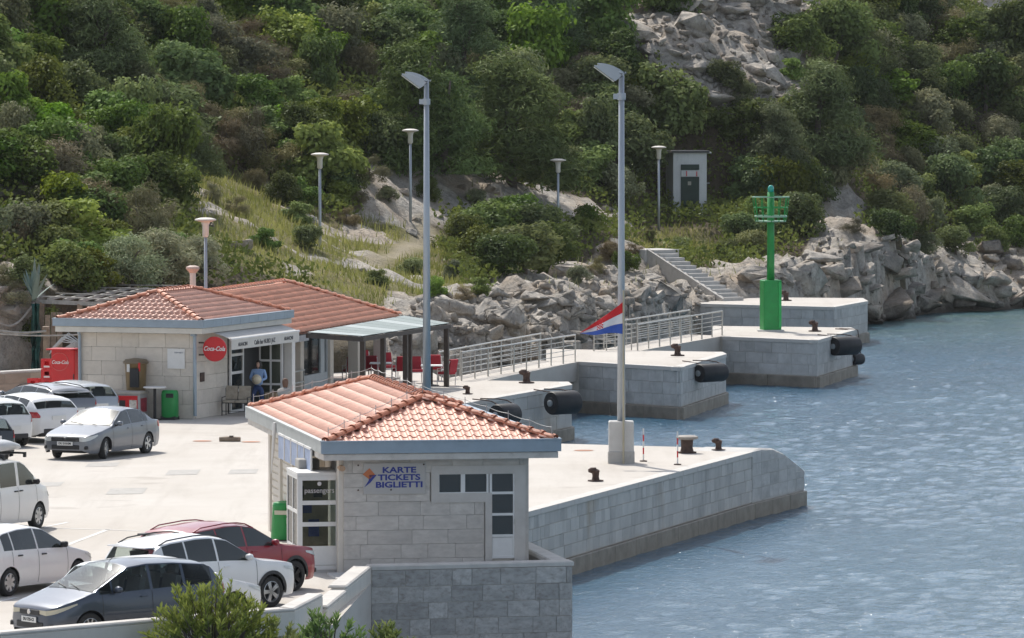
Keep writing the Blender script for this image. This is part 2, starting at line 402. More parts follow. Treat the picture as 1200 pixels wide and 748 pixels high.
rock = (mp(SCREE) | mp(CLIFF) | mp(LEFTR) | mp(LEFTR2) | mp(SLAB) | mp(SHORE) | mp(RIDGE)).astype(float)
spots = vnoise(TX, TY, 2.2, 31)*.6 + vnoise(TX, TY, .9, 32)*.4
rock = np.maximum(rock, ((mp(GRASS)) & (spots > .70)).astype(float)*.9)
grass = (mp(GRASS) | mp(GRASS2)).astype(float)
def blur(a, k):
    for _ in range(k):
        a = (a + np.roll(a, 1, 0) + np.roll(a, -1, 0) + np.roll(a, 1, 1) + np.roll(a, -1, 1))/5
    return a
rk = blur(rock, 1); rk = rk*np.where(blur((mp(CLIFF) | mp(GRASS)).astype(float), 2) > .3, .5, 1.0)
ridge = 1-np.abs(2*vnoise(TX*.9+TY*.5, TY-TX*.4, 2.1, 41)-1); ridge2 = 1-np.abs(2*vnoise(TX, TY, .95, 42)-1); fine = vnoise(TX, TY, .5, 47)-.5; strata = np.sin((TX*.8+TY*.35+TZ*2.2)*2.6+3*vnoise(TX, TY, 2.5, 48))
terr = np.floor((TZ*1.0 + 2*vnoise(TX, TY, 3, 45))*1.25)/1.25 - (TZ + 2*vnoise(TX, TY, 3, 45))
TZ = TZ + rk*(ridge*.95 + ridge2*.55 - .75 + terr*.22 + fine*.42 + strata*.13) + (1-rk)*((vnoise(TX, TY, 2.5, 44)-.5)*.5)
shp = PD(812, 254, 313)
pad = np.clip(1.6-np.hypot((TX-shp.x)/3.0, (TY-shp.y+4.0)/6.5), 0, 1)     # levelled pad of the utility hut
TZ = TZ*(1-pad)+np.minimum(TZ, shp.z-.08+np.clip(shp.y-1-TY, 0, 8)*-.07)*pad
below = np.clip(yf-TY, 0, None)
TZ = np.where(below > 0, np.minimum(TZ, 2.0) - below*2.2, TZ); TZ = np.maximum(TZ, -5)
sea = TX > 1.5
TZ = np.where(TY < yf-3, -5, TZ)
def H(x, y):
    i = np.clip((np.asarray(x)-GX0)/GST, 0, len(gx)-1.001); j = np.clip((np.asarray(y)-GY0)/GST, 0, len(gy)-1.001)
    i0 = i.astype(int); j0 = j.astype(int); fx = i-i0; fy = j-j0
    return (TZ[j0, i0]*(1-fx)+TZ[j0, i0+1]*fx)*(1-fy) + (TZ[j0+1, i0]*(1-fx)+TZ[j0+1, i0+1]*fx)*fy
_ds = np.arange(205, 428, 0.4)
def hit(px, py):
    """first point of the hillside on the line of sight, or None"""
    d = ray(px, py); t = _ds/d.y
    x = d.x*t; z = CAMZ + d.z*t; ok = (x > GX0+.5) & (x < GX1-1)
    b = (z < H(x, _ds)) & ok
    k = np.argmax(b)
    if not b[k]: return None
    return Vector((x[k], _ds[k], float(H(x[k], _ds[k]))))

def ground_mat():
    m, nt, b = new_mat('limestone hillside')
    g = nt.nodes.new('ShaderNodeNewGeometry'); pos = g.outputs['Position']
    ar = nt.nodes.new('ShaderNodeAttribute'); ar.attribute_name = 'rock'
    ag = nt.nodes.new('ShaderNodeAttribute'); ag.attribute_name = 'grass'
    ap = nt.nodes.new('ShaderNodeAttribute'); ap.attribute_name = 'trail'
    rc = rock_colour(nt, pos)
    n1 = noise(nt, pos, 0.8, 5, 0.65); n2 = noise(nt, pos, 4, 4, 0.7)
    gc = mixc(nt, ramp(nt, n1, 0.35, 0.65), (0.12, 0.13, 0.04), (0.25, 0.21, 0.09))
    gc = mixc(nt, ramp(nt, n2, 0.4, 0.7, 0, .5), gc, (0.24, 0.20, 0.10))
    sc = mixc(nt, ramp(nt, n2, 0.3, 0.7), (0.07, 0.055, 0.035), (0.13, 0.105, 0.065))
    c = mixc(nt, ag.outputs['Fac'], sc, gc)
    c = mixc(nt, ramp(nt, ar.outputs['Fac'], 0.35, 0.6), c, rc[0])
    c = mixc(nt, ap.outputs['Fac'], c, (0.36, 0.31, 0.22))
    nt.links.new(c, b.inputs['Base Color']); b.inputs['Roughness'].default_value = 0.9; b.inputs['Specular IOR Level'].default_value = 0.2
    bp = nt.nodes.new('ShaderNodeBump'); bp.inputs['Strength'].default_value = 0.9; bp.inputs['Distance'].default_value = 0.25
    nt.links.new(rc[1], bp.inputs['Height']); nt.links.new(bp.outputs[0], b.inputs['Normal'])
    return m
def rock_colour(nt, pos, rand=None):
    n1 = noise(nt, pos, 0.35, 4, 0.6); n2 = noise(nt, pos, 1.7, 6, 0.7); n3 = noise(nt, pos, 7, 5, 0.7)
    vo = nt.nodes.new('ShaderNodeTexVoronoi'); vo.feature = 'DISTANCE_TO_EDGE'; vo.inputs['Scale'].default_value = 1.1
    wv = nt.nodes.new('ShaderNodeMix'); wv.data_type = 'VECTOR'; wv.inputs[0].default_value = 0.18
    nz = nt.nodes.new('ShaderNodeTexNoise'); nz.inputs['Scale'].default_value = 1.3; nt.links.new(pos, nz.inputs['Vector'])
    sc = nt.nodes.new('ShaderNodeVectorMath'); sc.operation = 'SCALE'; sc.inputs['Scale'].default_value = 2.6; nt.links.new(nz.outputs['Color'], sc.inputs[0])
    ad = nt.nodes.new('ShaderNodeVectorMath'); ad.operation = 'ADD'; nt.links.new(pos, ad.inputs[0]); nt.links.new(sc.outputs[0], ad.inputs[1])
    nt.links.new(ad.outputs[0], vo.inputs['Vector'])
    crack = ramp(nt, vo.outputs['Distance'], 0.0, 0.06)
    c = mixc(nt, ramp(nt, n2, 0.3, 0.7), (0.24, 0.22, 0.195), (0.60, 0.55, 0.48))
    c = mixc(nt, ramp(nt, n1, 0.45, 0.68, 0, .6), c, (0.47, 0.355, 0.245))
    c = mixc(nt, ramp(nt, n3, 0.5, 0.72, 0, .62), c, (0.15, 0.135, 0.12))
    c = mixc(nt, ramp(nt, crack, 0, 1, .22, 0), c, (0.14, 0.12, 0.105))
    # tide line: algae and wet rock close to the sea
    sx = nt.nodes.new('ShaderNodeSeparateXYZ'); nt.links.new(pos, sx.inputs[0])
    wz = mathn(nt, 'ADD', sx.outputs['Z'], ramp(nt, n2, 0, 1, -0.4, 0.4))
    c = mixc(nt, ramp(nt, wz, 0.15, 0.75, 0.85, 0), c, (0.055, 0.045, 0.035))
    h = mathn(nt, 'ADD', mathn(nt, 'MULTIPLY', n2, 0.9), mathn(nt, 'MULTIPLY', crack, 0.08))
    h = mathn(nt, 'ADD', h, mathn(nt, 'MULTIPLY', n3, 0.35))
    return c, h
def rock_mat():
    m, nt, b = new_mat('limestone boulder')
    g = nt.nodes.new('ShaderNodeNewGeometry'); oi = nt.nodes.new('ShaderNodeObjectInfo')
    c, h = rock_colour(nt, g.outputs['Position'])
    hs = nt.nodes.new('ShaderNodeHueSaturation'); nt.links.new(c, hs.inputs['Color'])
    nt.links.new(ramp(nt, oi.outputs['Random'], 0, 1, .58, 1.12), hs.inputs['Value'])
    nt.links.new(hs.outputs[0], b.inputs['Base Color']); b.inputs['Roughness'].default_value = 0.88; b.inputs['Specular IOR Level'].default_value = 0.25
    bp = nt.nodes.new('ShaderNodeBump'); bp.inputs['Strength'].default_value = 0.7; bp.inputs['Distance'].default_value = 0.15
    nt.links.new(h, bp.inputs['Height']); nt.links.new(bp.outputs[0], b.inputs['Normal'])
    return m
m_ground = ground_mat(); m_rock = rock_mat()
# trodden trail across the grass slope
trail = np.zeros_like(TX)
tp = [PD(*a) for a in ((398, 318, 250.5), (425, 298, 257), (452, 284, 264), (480, 271, 271), (500, 262, 279))]
for a, b_ in zip(tp[:-1], tp[1:]):
    ab = np.array([b_.x-a.x, b_.y-a.y]); t = np.clip(((TX-a.x)*ab[0]+(TY-a.y)*ab[1])/(ab@ab), 0, 1)
    dd = np.hypot(TX-a.x-t*ab[0], TY-a.y-t*ab[1]); trail = np.maximum(trail, np.clip(1.35-dd/0.55, 0, 1))
nX, nY = len(gx), len(gy)
idx = np.arange(nX*nY).reshape(nY, nX)
F = np.stack([idx[:-1, :-1], idx[:-1, 1:], idx[1:, 1:], idx[1:, :-1]], -1).reshape(-1, 4)
V = np.stack([TX, TY, TZ], -1).reshape(-1, 3)
keep = (V[F][:, :, 2].max(1) > -4.5); F = F[keep]
me = np_mesh('hillside', V, F, m_ground, False)
attr(me, 'rock', blur(rock, 1)); attr(me, 'grass', blur(grass, 2)); attr(me, 'trail', trail)
hillside = link('hillside', me); tag(hillside, 'steep limestone hillside with scrub behind the harbour', None, None, 'structure')

# ------------------------------------------------------------------ sea
def water_mat():
    m, nt, b = new_mat('sea water')
    g = nt.nodes.new('ShaderNodeNewGeometry'); pos = g.outputs['Position']
    n1 = noise(nt, pos, 0.05, 4, 0.6)
    sx = nt.nodes.new('ShaderNodeSeparateXYZ'); nt.links.new(pos, sx.inputs[0])
    c = mixc(nt, ramp(nt, n1, 0.35, 0.65), (0.026, 0.090, 0.155), (0.040, 0.118, 0.190))
    # shallow bright bottom close under the rocks
    sh = mathn(nt, 'MULTIPLY', ramp(nt, sx.outputs['Y'], 268, 305), ramp(nt, noise(nt, pos, 0.25, 3), 0.35, 0.65, 0.4, 1.0))
    c = mixc(nt, sh, c, (0.075, 0.15, 0.14))
    nt.links.new(c, b.inputs['Base Color']); b.inputs['Roughness'].default_value = 0.12; b.inputs['IOR'].default_value = 1.333
    b.inputs['Specular IOR Level'].default_value = 0.5
    v = vecscale(nt, pos, 0.8, 0.5, 1.0)
    h = mathn(nt, 'ADD', mathn(nt, 'MULTIPLY', noise(nt, v, 4.4, 4, 0.7), 0.12), mathn(nt, 'MULTIPLY', noise(nt, v, 15, 3, 0.6), 0.022))
    bp = nt.nodes.new('ShaderNodeBump'); bp.inputs['Strength'].default_value = 1.0; bp.inputs['Distance'].default_value = 1.0
    nt.links.new(h, bp.inputs['Height']); nt.links.new(bp.outputs[0], b.inputs['Normal'])
    return m
m_water = water_mat()
wx = np.arange(-6, 50, 0.22); wy = np.concatenate([np.arange(105, 200, 0.22), np.arange(200, 345, 0.34)])
WX, WY = np.meshgrid(wx, wy); WZ = np.zeros_like(WX)
for k in range(46):
    lam = 0.42*(1.04**k) if k < 42 else nrg.uniform(.8, 2.0)
    th = R(200) + nrg.normal(0, .75); ph = nrg.uniform(0, 6.28); kk = 2*math.pi/lam
    WZ += 0.0060*lam**0.6*np.sin(kk*(WX*math.cos(th)+WY*math.sin(th)) + ph + 0.8*np.sin(WX*.21+WY*.13+k))
WZ *= 0.26 + 0.50*vnoise(WX, WY, 11, 71)
WZ = np.sign(WZ)*np.abs(WZ)
n_x, n_y = len(wx), len(wy); idx = np.arange(n_x*n_y).reshape(n_y, n_x)
F = np.stack([idx[:-1, :-1], idx[:-1, 1:], idx[1:, 1:], idx[1:, :-1]], -1).reshape(-1, 4)
sea = link('sea', np_mesh('sea', np.stack([WX, WY, WZ], -1).reshape(-1, 3), F, m_water, True)); tag(sea, 'rippled blue sea in the small harbour', None, None, 'structure')
o = MB().add([(-1500, -300, -.35), (2500, -300, -.35), (2500, 4000, -.35), (-1500, 4000, -.35)], [(0, 1, 2, 3)]).build('open_water', m_water); tag(o, 'open sea beyond the harbour', None, None, 'structure')

# ------------------------------------------------------------------ quay and piers
Z0 = 2.0
_unit = {}
def unit_block(mat, key):
    """bevelled unit cube shared by all blocks of one stone"""
    if key not in _unit:
        me = MB().rbox((0, 0, 0), (1, 1, 1), 0.03).mesh(key, mat); _unit[key] = me
    return _unit[key]
def face_blocks(parent, A, B, z0, z1, ch, lens, mat, key, thick=0.16, proud=0.02, name='block', rr=None, skip=None, gap=0.012, org=(0, 0, 0), rz0=0.0, cap=300):
    """coursed stones on the vertical face from A to B (outside on the right hand of A->B)"""
    rr = rr or rnd; A = Vector(A[:2]).to_3d(); B = Vector(B[:2]).to_3d(); d = B-A; L = d.length; d.normalize(); nrm = Vector((d.y, -d.x, 0)); ang = math.atan2(d.y, d.x)
    nc = max(1, round((z1-z0)/ch)); ch = (z1-z0)/nc; out = []
    for c in range(nc):
        s = -rr.uniform(0, lens[0]*.8) if c % 2 else 0
        while s < L-0.02:
            l = rr.uniform(*lens); a = max(s, 0); e = min(s+l, L)
            if L-e < 0.12: e = L
            if e-a > 0.06:
                zc = z0+ch*(c+.5)
                if not (skip and skip((a+e)/2, zc, a, e)):
                    p = rr.uniform(-.006, .006)+proud
                    o = link(name, unit_block(mat, key), parent); mid = A + d*((a+e)/2) - nrm*(thick/2-p)
                    o.location = (mid.x-org[0], mid.y-org[1], zc-org[2]); o.rotation_euler = (0, 0, ang-rz0)
                    o.scale = (e-a-gap, thick, ch-gap); out.append(o)
            s += l
            if e == L: break
    return out
def joined_blocks(parent, A, B, z0, z1, ch, lens, mat, thick=0.16, proud=0.02, name='facing_stones', gap=0.014, rr=None):
    rr = rr or rnd; mb = MB(); A = Vector(A[:2]).to_3d(); B = Vector(B[:2]).to_3d(); d = B-A; L = d.length; d.normalize(); nrm = Vector((d.y, -d.x, 0)); ang = math.atan2(d.y, d.x)
    nc = max(1, round((z1-z0)/ch)); ch = (z1-z0)/nc
    for c in range(nc):
        s = -rr.uniform(0, lens[0]) if c % 2 else 0
        while s < L-.02:
            l = rr.uniform(*lens); a = max(s, 0); e = min(s+l, L)
            if e-a > .06:
                mid = A + d*((a+e)/2) - nrm*(thick/2-proud-rr.uniform(-.008, .008)); mb.rbox((mid.x, mid.y, z0+ch*(c+.5)), (e-a-gap, thick, ch-gap), .012, ang)
            s += l
    o = tag(mb.build(name, m_quayj, parent), None, None, None, 'stuff'); attr(o.data, 'tint', np.repeat(np.random.default_rng(4).random(len(mb.v)//24), 24)); return o

hutX = Vector((math.cos(R(10)), math.sin(R(10)), 0)); hutY = Vector((-hutX.y, hutX.x, 0))
HUT0 = P(402, 672, Z0)
WT = 2.40
lowW = [P(-260, 763, 2.55), P(0, 742, 2.55), P(185, 726, 2.55), P(345, 713, 2.55), P(392, 704, 2.5)]
Bl = P(435, 663, WT); Br = P(670, 657.5, WT)
q1 = P(617, 600, Z0); q2 = P(880, 530, Z0); qd = (q2-q1).normalized()
# terrace right side runs back until it meets the quay edge
den = qd.x*hutY.y - qd.y*hutY.x
tt = ((Br.x-q1.x)*hutY.y - (Br.y-q1.y)*hutY.x)/den
qs = q1 + qd*tt
q3 = q2 + (P(941, 592, 0.0).xy-q2.xy).normalized().to_3d()*1.45 + Vector((-.16, .05, 0)); q4 = P(655, 520, Z0); qc = Vector((-5.9, 187, Z0)); q5 = P(669, 451, Z0); q6 = P(664, 447.5, Z0); q7 = P(570, 446, Z0)
w1a, w1b = q7, P(677, 424, Z0); woff = Vector((-1.55, 1.15, 0))
quay_poly = [P(-260, 763, 2.0), lowW[0], lowW[1], lowW[2], lowW[3], lowW[4], Bl, Br, qs, q2, q3, q4, qc, q5, q6, q7, q7+woff, Vector((-3.6, 223.5, 0)), Vector((-8, 218, 0)), Vector((-12, 216, 0)), Vector((-17, 215, 0)), Vector((-21, 209.5, 0)), Vector((-30, 207, 0)), Vector((-80, 205, 0)), Vector((-80, 118, 0))][1:]
quay = MB().prism([(p.x, p.y) for p in quay_poly], -3.0, Z0).build('quay', m_pave); tag(quay, 'pale concrete quay and car park', None, None, 'structure')
def facing(parent, pts, lens=(.6, 1.1), ch=.5, indiv=True, mat=None, key='qblock', zb=0.48, coping=True):
    """stone facing, coping and wet plinth along an edge (water on the right hand)"""
    mat = mat or m_quayst
    for a, b_ in zip(pts[:-1], pts[1:]):
        d = (b_-a); d.z = 0; L = d.length; d.normalize(); nrm = Vector((d.y, -d.x, 0)); ang = math.atan2(d.y, d.x); mid = (a+b_)/2
        if indiv: face_blocks(parent, a, b_, zb, Z0-0.14, ch, lens, mat, key, proud=0.03)
        else: joined_blocks(parent, a, b_, zb, Z0-0.14, ch, lens, mat, proud=.03)
        mb = MB(); n = max(1, round(L/1.6))
        c = mid + nrm*(.045)
        for i in range(n):
            s0 = a + d*(L*(i+.5)/n) + nrm*(-.14)
            link('coping', unit_block(m_cope, 'coping'), parent, (s0.x, s0.y, Z0-.066)).__setattr__('rotation_euler', (0, 0, ang))
            C.objects[-1].scale = (L/n-.01, .40, .15)
        n = max(1, round(L/2.2))
        for i in range(n):
            s0 = a + d*(L*(i+.5)/n) + nrm*(-.04)
            mb.rbox((s0.x, s0.y, -.62), (L/n-.02, .36, 2.15), .02, ang)
        mb.build('plinth', m_plinth, parent)
qs_in = qs + qd*0.02
facing(quay, [qs, q2], (.32, .7), .36, False)
facing(quay, [q4, qc], (.6, 1.1), .46, False)
facing(quay, [qc, q5], (.6, 1.1), .46, False)
facing(quay, [q5, q6], (.6, 1.1), .46, False)
# sloping nose at the tip of the near pier
nose = MB(); tipw = P(941, 592, 0.0); ntop = [(0, 2.0), (.18, 2.06), (.4, 1.98), (.62, 1.74), (.82, 1.42), (1.0, 1.12)]
n0 = q2.copy(); n1 = Vector((tipw.x, tipw.y, 0)); nd = (n1-n0); nd.z = 0; nL = nd.length; nd.normalize(); nn = Vector((nd.y, -nd.x, 0))
front = []; 
for s, z in ntop:
    p = n0 + nd*(nL*s); wdt = 1.9*(1-.45*s)
    front.append([(p.x+nn.x*.03, p.y+nn.y*.03, -3), (p.x+nn.x*.03, p.y+nn.y*.03, z-.05), (p.x-nn.x*.04, p.y-nn.y*.04, z), (p.x-nn.x*wdt, p.y-nn.y*wdt, z), (p.x-nn.x*wdt, p.y-nn.y*wdt, -3)])
nose.grid(front); k = len(nose.v); nose.f.append(tuple(range(k-5, k))); nose.f.append((4, 3, 2, 1, 0))
nose_o = nose.build('quay_nose', m_quayst); tag(nose_o, 'rounded sloping stone tip of the near pier', None, None, 'structure')
for c in range(4):
    for i in range(6):
        s0, s1 = i/6, (i+1)/6; sm = (s0+s1)/2; zt = np.interp(s1, [a for a, _ in ntop], [z for _, z in ntop])
        zc0 = .5+c*.38; zc1 = min(zc0+.38, zt-.03)
        if zc1-zc0 > .1:
            p = n0 + nd*(nL*sm) + nn*(-.03)
            o = link('block', unit_block(m_quayst, 'qblock'), nose_o, (p.x, p.y, (zc0+zc1)/2)); o.rotation_euler = (0, 0, math.atan2(nd.y, nd.x)); o.scale = (nL/6-.015, .16, zc1-zc0-.015)
mb = MB()
for i in range(3):
    p = n0 + nd*(nL*(i+.5)/3) - nn*.04
    mb.rbox((p.x, p.y, -.62), (nL/3-.02, .36, 2.15), .02, math.atan2(nd.y, nd.x))
p = n0+nd*(nL-.1)-nn*.55; mb.rbox((p.x, p.y, -.62), (.36, 1.1, 2.15), .02, math.atan2(nd.y, nd.x))
mb.build('plinth', m_plinth, nose_o)

def pier(name, label, poly, faces):
    o = MB().prism([(p.x, p.y) for p in poly], -3, Z0).build(name, m_pave); tag(o, label, None, None, 'structure')
    for f in faces: facing(o, f, (.55, 1.0), .46, True)
    return o
p3 = [P(640, 424, Z0), P(679, 424, Z0), P(797, 430.5, Z0), P(850, 415, Z0), P(845, 412.5, Z0), P(640, 409, Z0)]
pier3 = pier('pier', 'concrete mooring pier in the middle, with black fender and bollard', p3, [[p3[1], p3[2]], [p3[2], p3[3]], [p3[3], p3[4]]])
p4 = [P(835, 394, Z0), P(847, 394.5, Z0), P(957, 398.8, Z0), P(1002, 386.5, Z0), P(996, 384, Z0), P(835, 382, Z0)]
pier4 = pier('pier', 'concrete mooring pier under the green navigation light', p4, [[p4[1], p4[2]], [p4[2], p4[3]], [p4[3], p4[4]]])
p5 = [P(818, 356, Z0), P(977, 360, Z0), P(1016, 353, Z0), P(1010, 349.5, Z0), P(818, 348, Z0)]
pier5 = pier('pier', 'farthest concrete pier at the foot of the stairs', p5, [[p5[0], p5[1]], [p5[1], p5[2]], [p5[2], p5[3]]])
def walkway(a, b_, label):
    poly = [a, b_, b_+woff, a+woff]
    o = MB().prism([(p.x, p.y) for p in poly], Z0-.75, Z0-.004).build('walkway', m_pave); tag(o, label, None, None, 'structure')
    d = (b_-a).normalized(); L = (b_-a).length
    mb = MB()
    for k in (0.02, .5, .98):
        c = a+(b_-a)*k+woff*.5; mb.box((c.x, c.y, -1.0), (.8, 1.4, 4.4), math.atan2(d.y, d.x))
    mb.build('support', m_plinth, o)
    return o
walkway(w1a, w1b, 'concrete footbridge from quay to the middle pier')
w2a, w2b = P(750, 411, Z0), P(849, 393.5, Z0)
walkway(w2a, w2b, 'concrete footbridge from middle pier to the light pier')

# terrace in front of the ticket office: parapet of squared blocks
terr = MB()
terr_o = thing('block_wall', 'stained grey block retaining wall under the ticket office terrace', 'wall')
def parapet(parent, a, b_, z0, z1, th, side, mat=m_cope, name='wall_core'):
    d = (b_-a); d.z = 0; L = d.length; d.normalize(); nrm = Vector((d.y, -d.x, 0))*side; ang = math.atan2(d.y, d.x); m = (a+b_)/2 - nrm*th/2
    return MB().rbox((m.x, m.y, (z0+z1)/2), (L, th, z1-z0), .03, ang).build(name, mat, parent)
parapet(terr_o, Bl, Br, -2.5, WT-.11, .34, 1, m_mortar)
face_blocks(terr_o, Bl, Br, -1.10, WT-.12, .372, (.45, .85), m_stoneg, 'wblock', proud=.02, thick=.18)
parapet(terr_o, Bl - hutX*.02, Br + hutX*.06, WT-.11, WT, .46, 1, m_cope, 'coping')
dR = (qs-Br); dR.z = 0
parapet(terr_o, Br, qs - dR.normalized()*.6, Z0-4.5, WT-.11, .34, 1, m_mortar)
parapet(terr_o, Br + hutY*.02, qs - dR.normalized()*.6, WT-.11, WT-.001, .42, 1, m_cope, 'coping')
face_blocks(terr_o, Br, qs - dR.normalized()*.7, -1.10, WT-.12, .372, (.45, .85), m_stoneg, 'wblock', proud=.02, thick=.18)
# stepped rendered parapet on the left of it and the long low wall along the car park
side_o = thing('parapet_wall', 'pale stepped parapet wall leading to the ticket office', 'wall')
sA = P(384, 704, WT); mid = sA.lerp(Bl, .42)
parapet(side_o, sA, mid, -2.5, WT-.16, .34, 1, m_render); parapet(side_o, sA, mid, WT-.16, WT-.10, .40, 1, m_cope, 'coping')
parapet(side_o, mid, Bl, -2.5, WT-.062, .36, 1, m_render); parapet(side_o, mid, Bl, WT-.062, WT-.002, .42, 1, m_cope, 'coping')
low_o = thing('low_wall', 'long low rendered wall along the near side of the car park', 'wall')
lw = [Vector((p.x, p.y, 0)) for p in lowW[:4]] + [Vector((sA.x-.1, sA.y, 0))]
for a, b_ in zip(lw[:-1], lw[1:]):
    parapet(low_o, a, b_, -2.5, 2.50, .30, 1, m_render); parapet(low_o, a, b_, 2.50, 2.56, .36, 1, m_cope, 'coping')
bedp = [(-80, 20), (30, 20), (Br.x-.6, 100), (Br.x-1, Br.y-.5), (Bl.x, Bl.y), (sA.x, sA.y)] + [(p.x, p.y) for p in lw[::-1]] + [(-80, 100)]
bed = MB().prism(bedp, -4, -.6).build('planting_bed', m_ground); tag(bed, 'planting bed below the car park wall', None, None, 'structure')
# painted lines and repairs on the paving
def strip(a, b_, w, z, name, mat, parent):
    d = (b_-a); d.z = 0; d.normalize(); n = Vector((-d.y, d.x, 0))*w/2
    return MB().add([a-n, b_-n, b_+n, a+n], [(0, 1, 2, 3)]).build(name, mat, parent)
m_line = M('road paint', (0.66, 0.64, 0.61), 0.7, var=0.1, dirt=0.3, dirtcol=(0.45, 0.42, 0.38), scale=4)
m_patch = M('grey repair', (0.435, 0.415, 0.385), 0.85, var=0.1, scale=3, dirt=.3)
ZL = Z0+.006
for x0, y0, x1, y1 in ((40, 618, 162, 622), (75, 640, 128, 620), (-60, 640, 80, 612), (10, 668, 70, 640), (30, 716, 120, 668), (-40, 714, 20, 700)):
    strip(P(x0, y0, ZL), P(x1, y1, ZL), .13, 0, 'painted_line', m_line, quay)
for px, py, w, h in ((148, 576, 1.0, 2.2), (214, 554, .9, 2.0), (285, 553, .8, 1.8), (120, 545, .9, 1.6), (55, 568, .8, 1.6)):
    c = P(px, py, ZL); MB().add([(c.x-w/2, c.y-h/2, ZL), (c.x+w/2, c.y-h/2+.3, ZL), (c.x+w/2, c.y+h/2+.3, ZL), (c.x-w/2, c.y+h/2, ZL)], [(0, 1, 2, 3)]).build('repair_patch', m_patch, quay)
m_manh = M('terracotta cover', (0.42, 0.19, 0.11), 0.8, var=.2)
for px, py in ((237, 517), (294, 518), (684, 528)):
    c = P(px, py, ZL); MB().lathe([(.02, ZL), (.3, ZL+.004)], (c.x, c.y, 0), 14).build('manhole_cover', m_manh, quay)
# ------------------------------------------------------------------ tiled roofs
def tile_geo(pu=0.215, pv=0.355):
    """one interlocking clay tile in (across, up the slope, outward): a roll and a pan, lower edge lifted over the course below"""
    prof = [(0.0, .004), (.022, .032), (.05, .046), (.08, .036), (.108, .006), (.135, -.003), (.175, -.003), (pu+.004, .004)]
    L = pv+.06; vs = []; fs = []; n = len(prof)
    for v, lift in ((0.0, .020), (L, .0)):
        vs += [(u, v, h+lift) for u, h in prof]
    vs += [(u, 0.006, h+.020-.020) for u, h in prof]
    for i in range(n-1):
        fs.append((i, i+1, n+i+1, n+i))
    for i in range(n-1): fs.append((2*n+i, 2*n+i+1, i+1, i))
    return vs, fs
m_tshade = M('shadow toned tile edge', (.46, .185, .115), .8, var=.2)  # darker clay on the tile lips: shadow line under each course, painted in
TV, TF = tile_geo(); TVn = np.array(TV)
_tile_me = {}
def slope_tiles(parent, O, u, v, Lu, vmax, tl, tr, mat, indiv, name='roof_tile', pu=.215, pv=.355):
    u = Vector(u).normalized(); v = Vector(v).normalized(); n = u.cross(v)
    Mx = Matrix((u, v, n)).transposed().to_4x4()
    rr = random.Random(3); Vs = []; Fs = []; k = 0
    nv = int(vmax/pv)+1
    for j in range(nv):
        b = j*pv - .03; mid = b+pv*.5
        lo, hi = mid*tl, Lu-mid*tr
        nu = int(Lu/pu)+1
        for i in range(nu):
            a = i*pu; c = a+pu/2
            if c < lo-.06 or c > hi+.06 or mid > vmax: continue
            p = Vector(O) + u*a + v*b + n*rr.uniform(-.004, .004)
            if indiv:
                key = mat.name
                if key not in _tile_me:
                    _tile_me[key] = MB().add(TV, TF).mesh('roof_tile', mat); _tile_me[key].materials.append(m_tshade); _tile_me[key].polygons.foreach_set('material_index', [0]*7+[1]*7)
                o = link(name, _tile_me[key], parent); o.matrix_local = Matrix.Translation(p) @ Mx @ Matrix.Rotation(rr.uniform(-.012, .012), 4, 'Z')
            else:
                Vs.append((np.array(Mx.to_3x3()) @ TVn.T).T + np.array(p)); Fs.append(np.array(TF)+k*len(TV)); k += 1
    if not indiv and k:
        o = link('roof_tiles', np_mesh('roof_tiles', np.concatenate(Vs), np.concatenate(Fs), mat), parent); o.data.materials.append(m_tshade); o.data.polygons.foreach_set('material_index', np.tile(np.r_[np.zeros(7, np.int32), np.ones(7, np.int32)], k).astype(np.int32)); tag(o, None, None, None, 'stuff')
def cap_row(parent, a, b_, mat, r=.105, L=.36, name='ridge_tile'):
    a = Vector(a); b_ = Vector(b_); d = b_-a; n = max(1, round(d.length/L)); st = d/n; t = d.normalized()
    side = Vector((t.y, -t.x, 0)).normalized(); up = side.cross(t).normalized(); ln = st.length
    mb = MB(); rows = []
    for s, rad, lift in ((-.03, r*1.12, .02), (.05, r*1.12, .02), (.055, r*1.0, .012), (ln+.02, r*.92, 0.0)):
        rows.append([(s, rad*math.cos(th), rad*.85*math.sin(th)+lift) for th in [math.pi*(k/6) for k in range(7)]])
    mb.grid(rows); me = mb.mesh(name, mat, False)
    Mx = Matrix((t, side, up)).transposed().to_4x4()
    for i in range(n):
        o = link(name, me, parent); o.matrix_local = Matrix.Translation(a+st*i) @ Mx
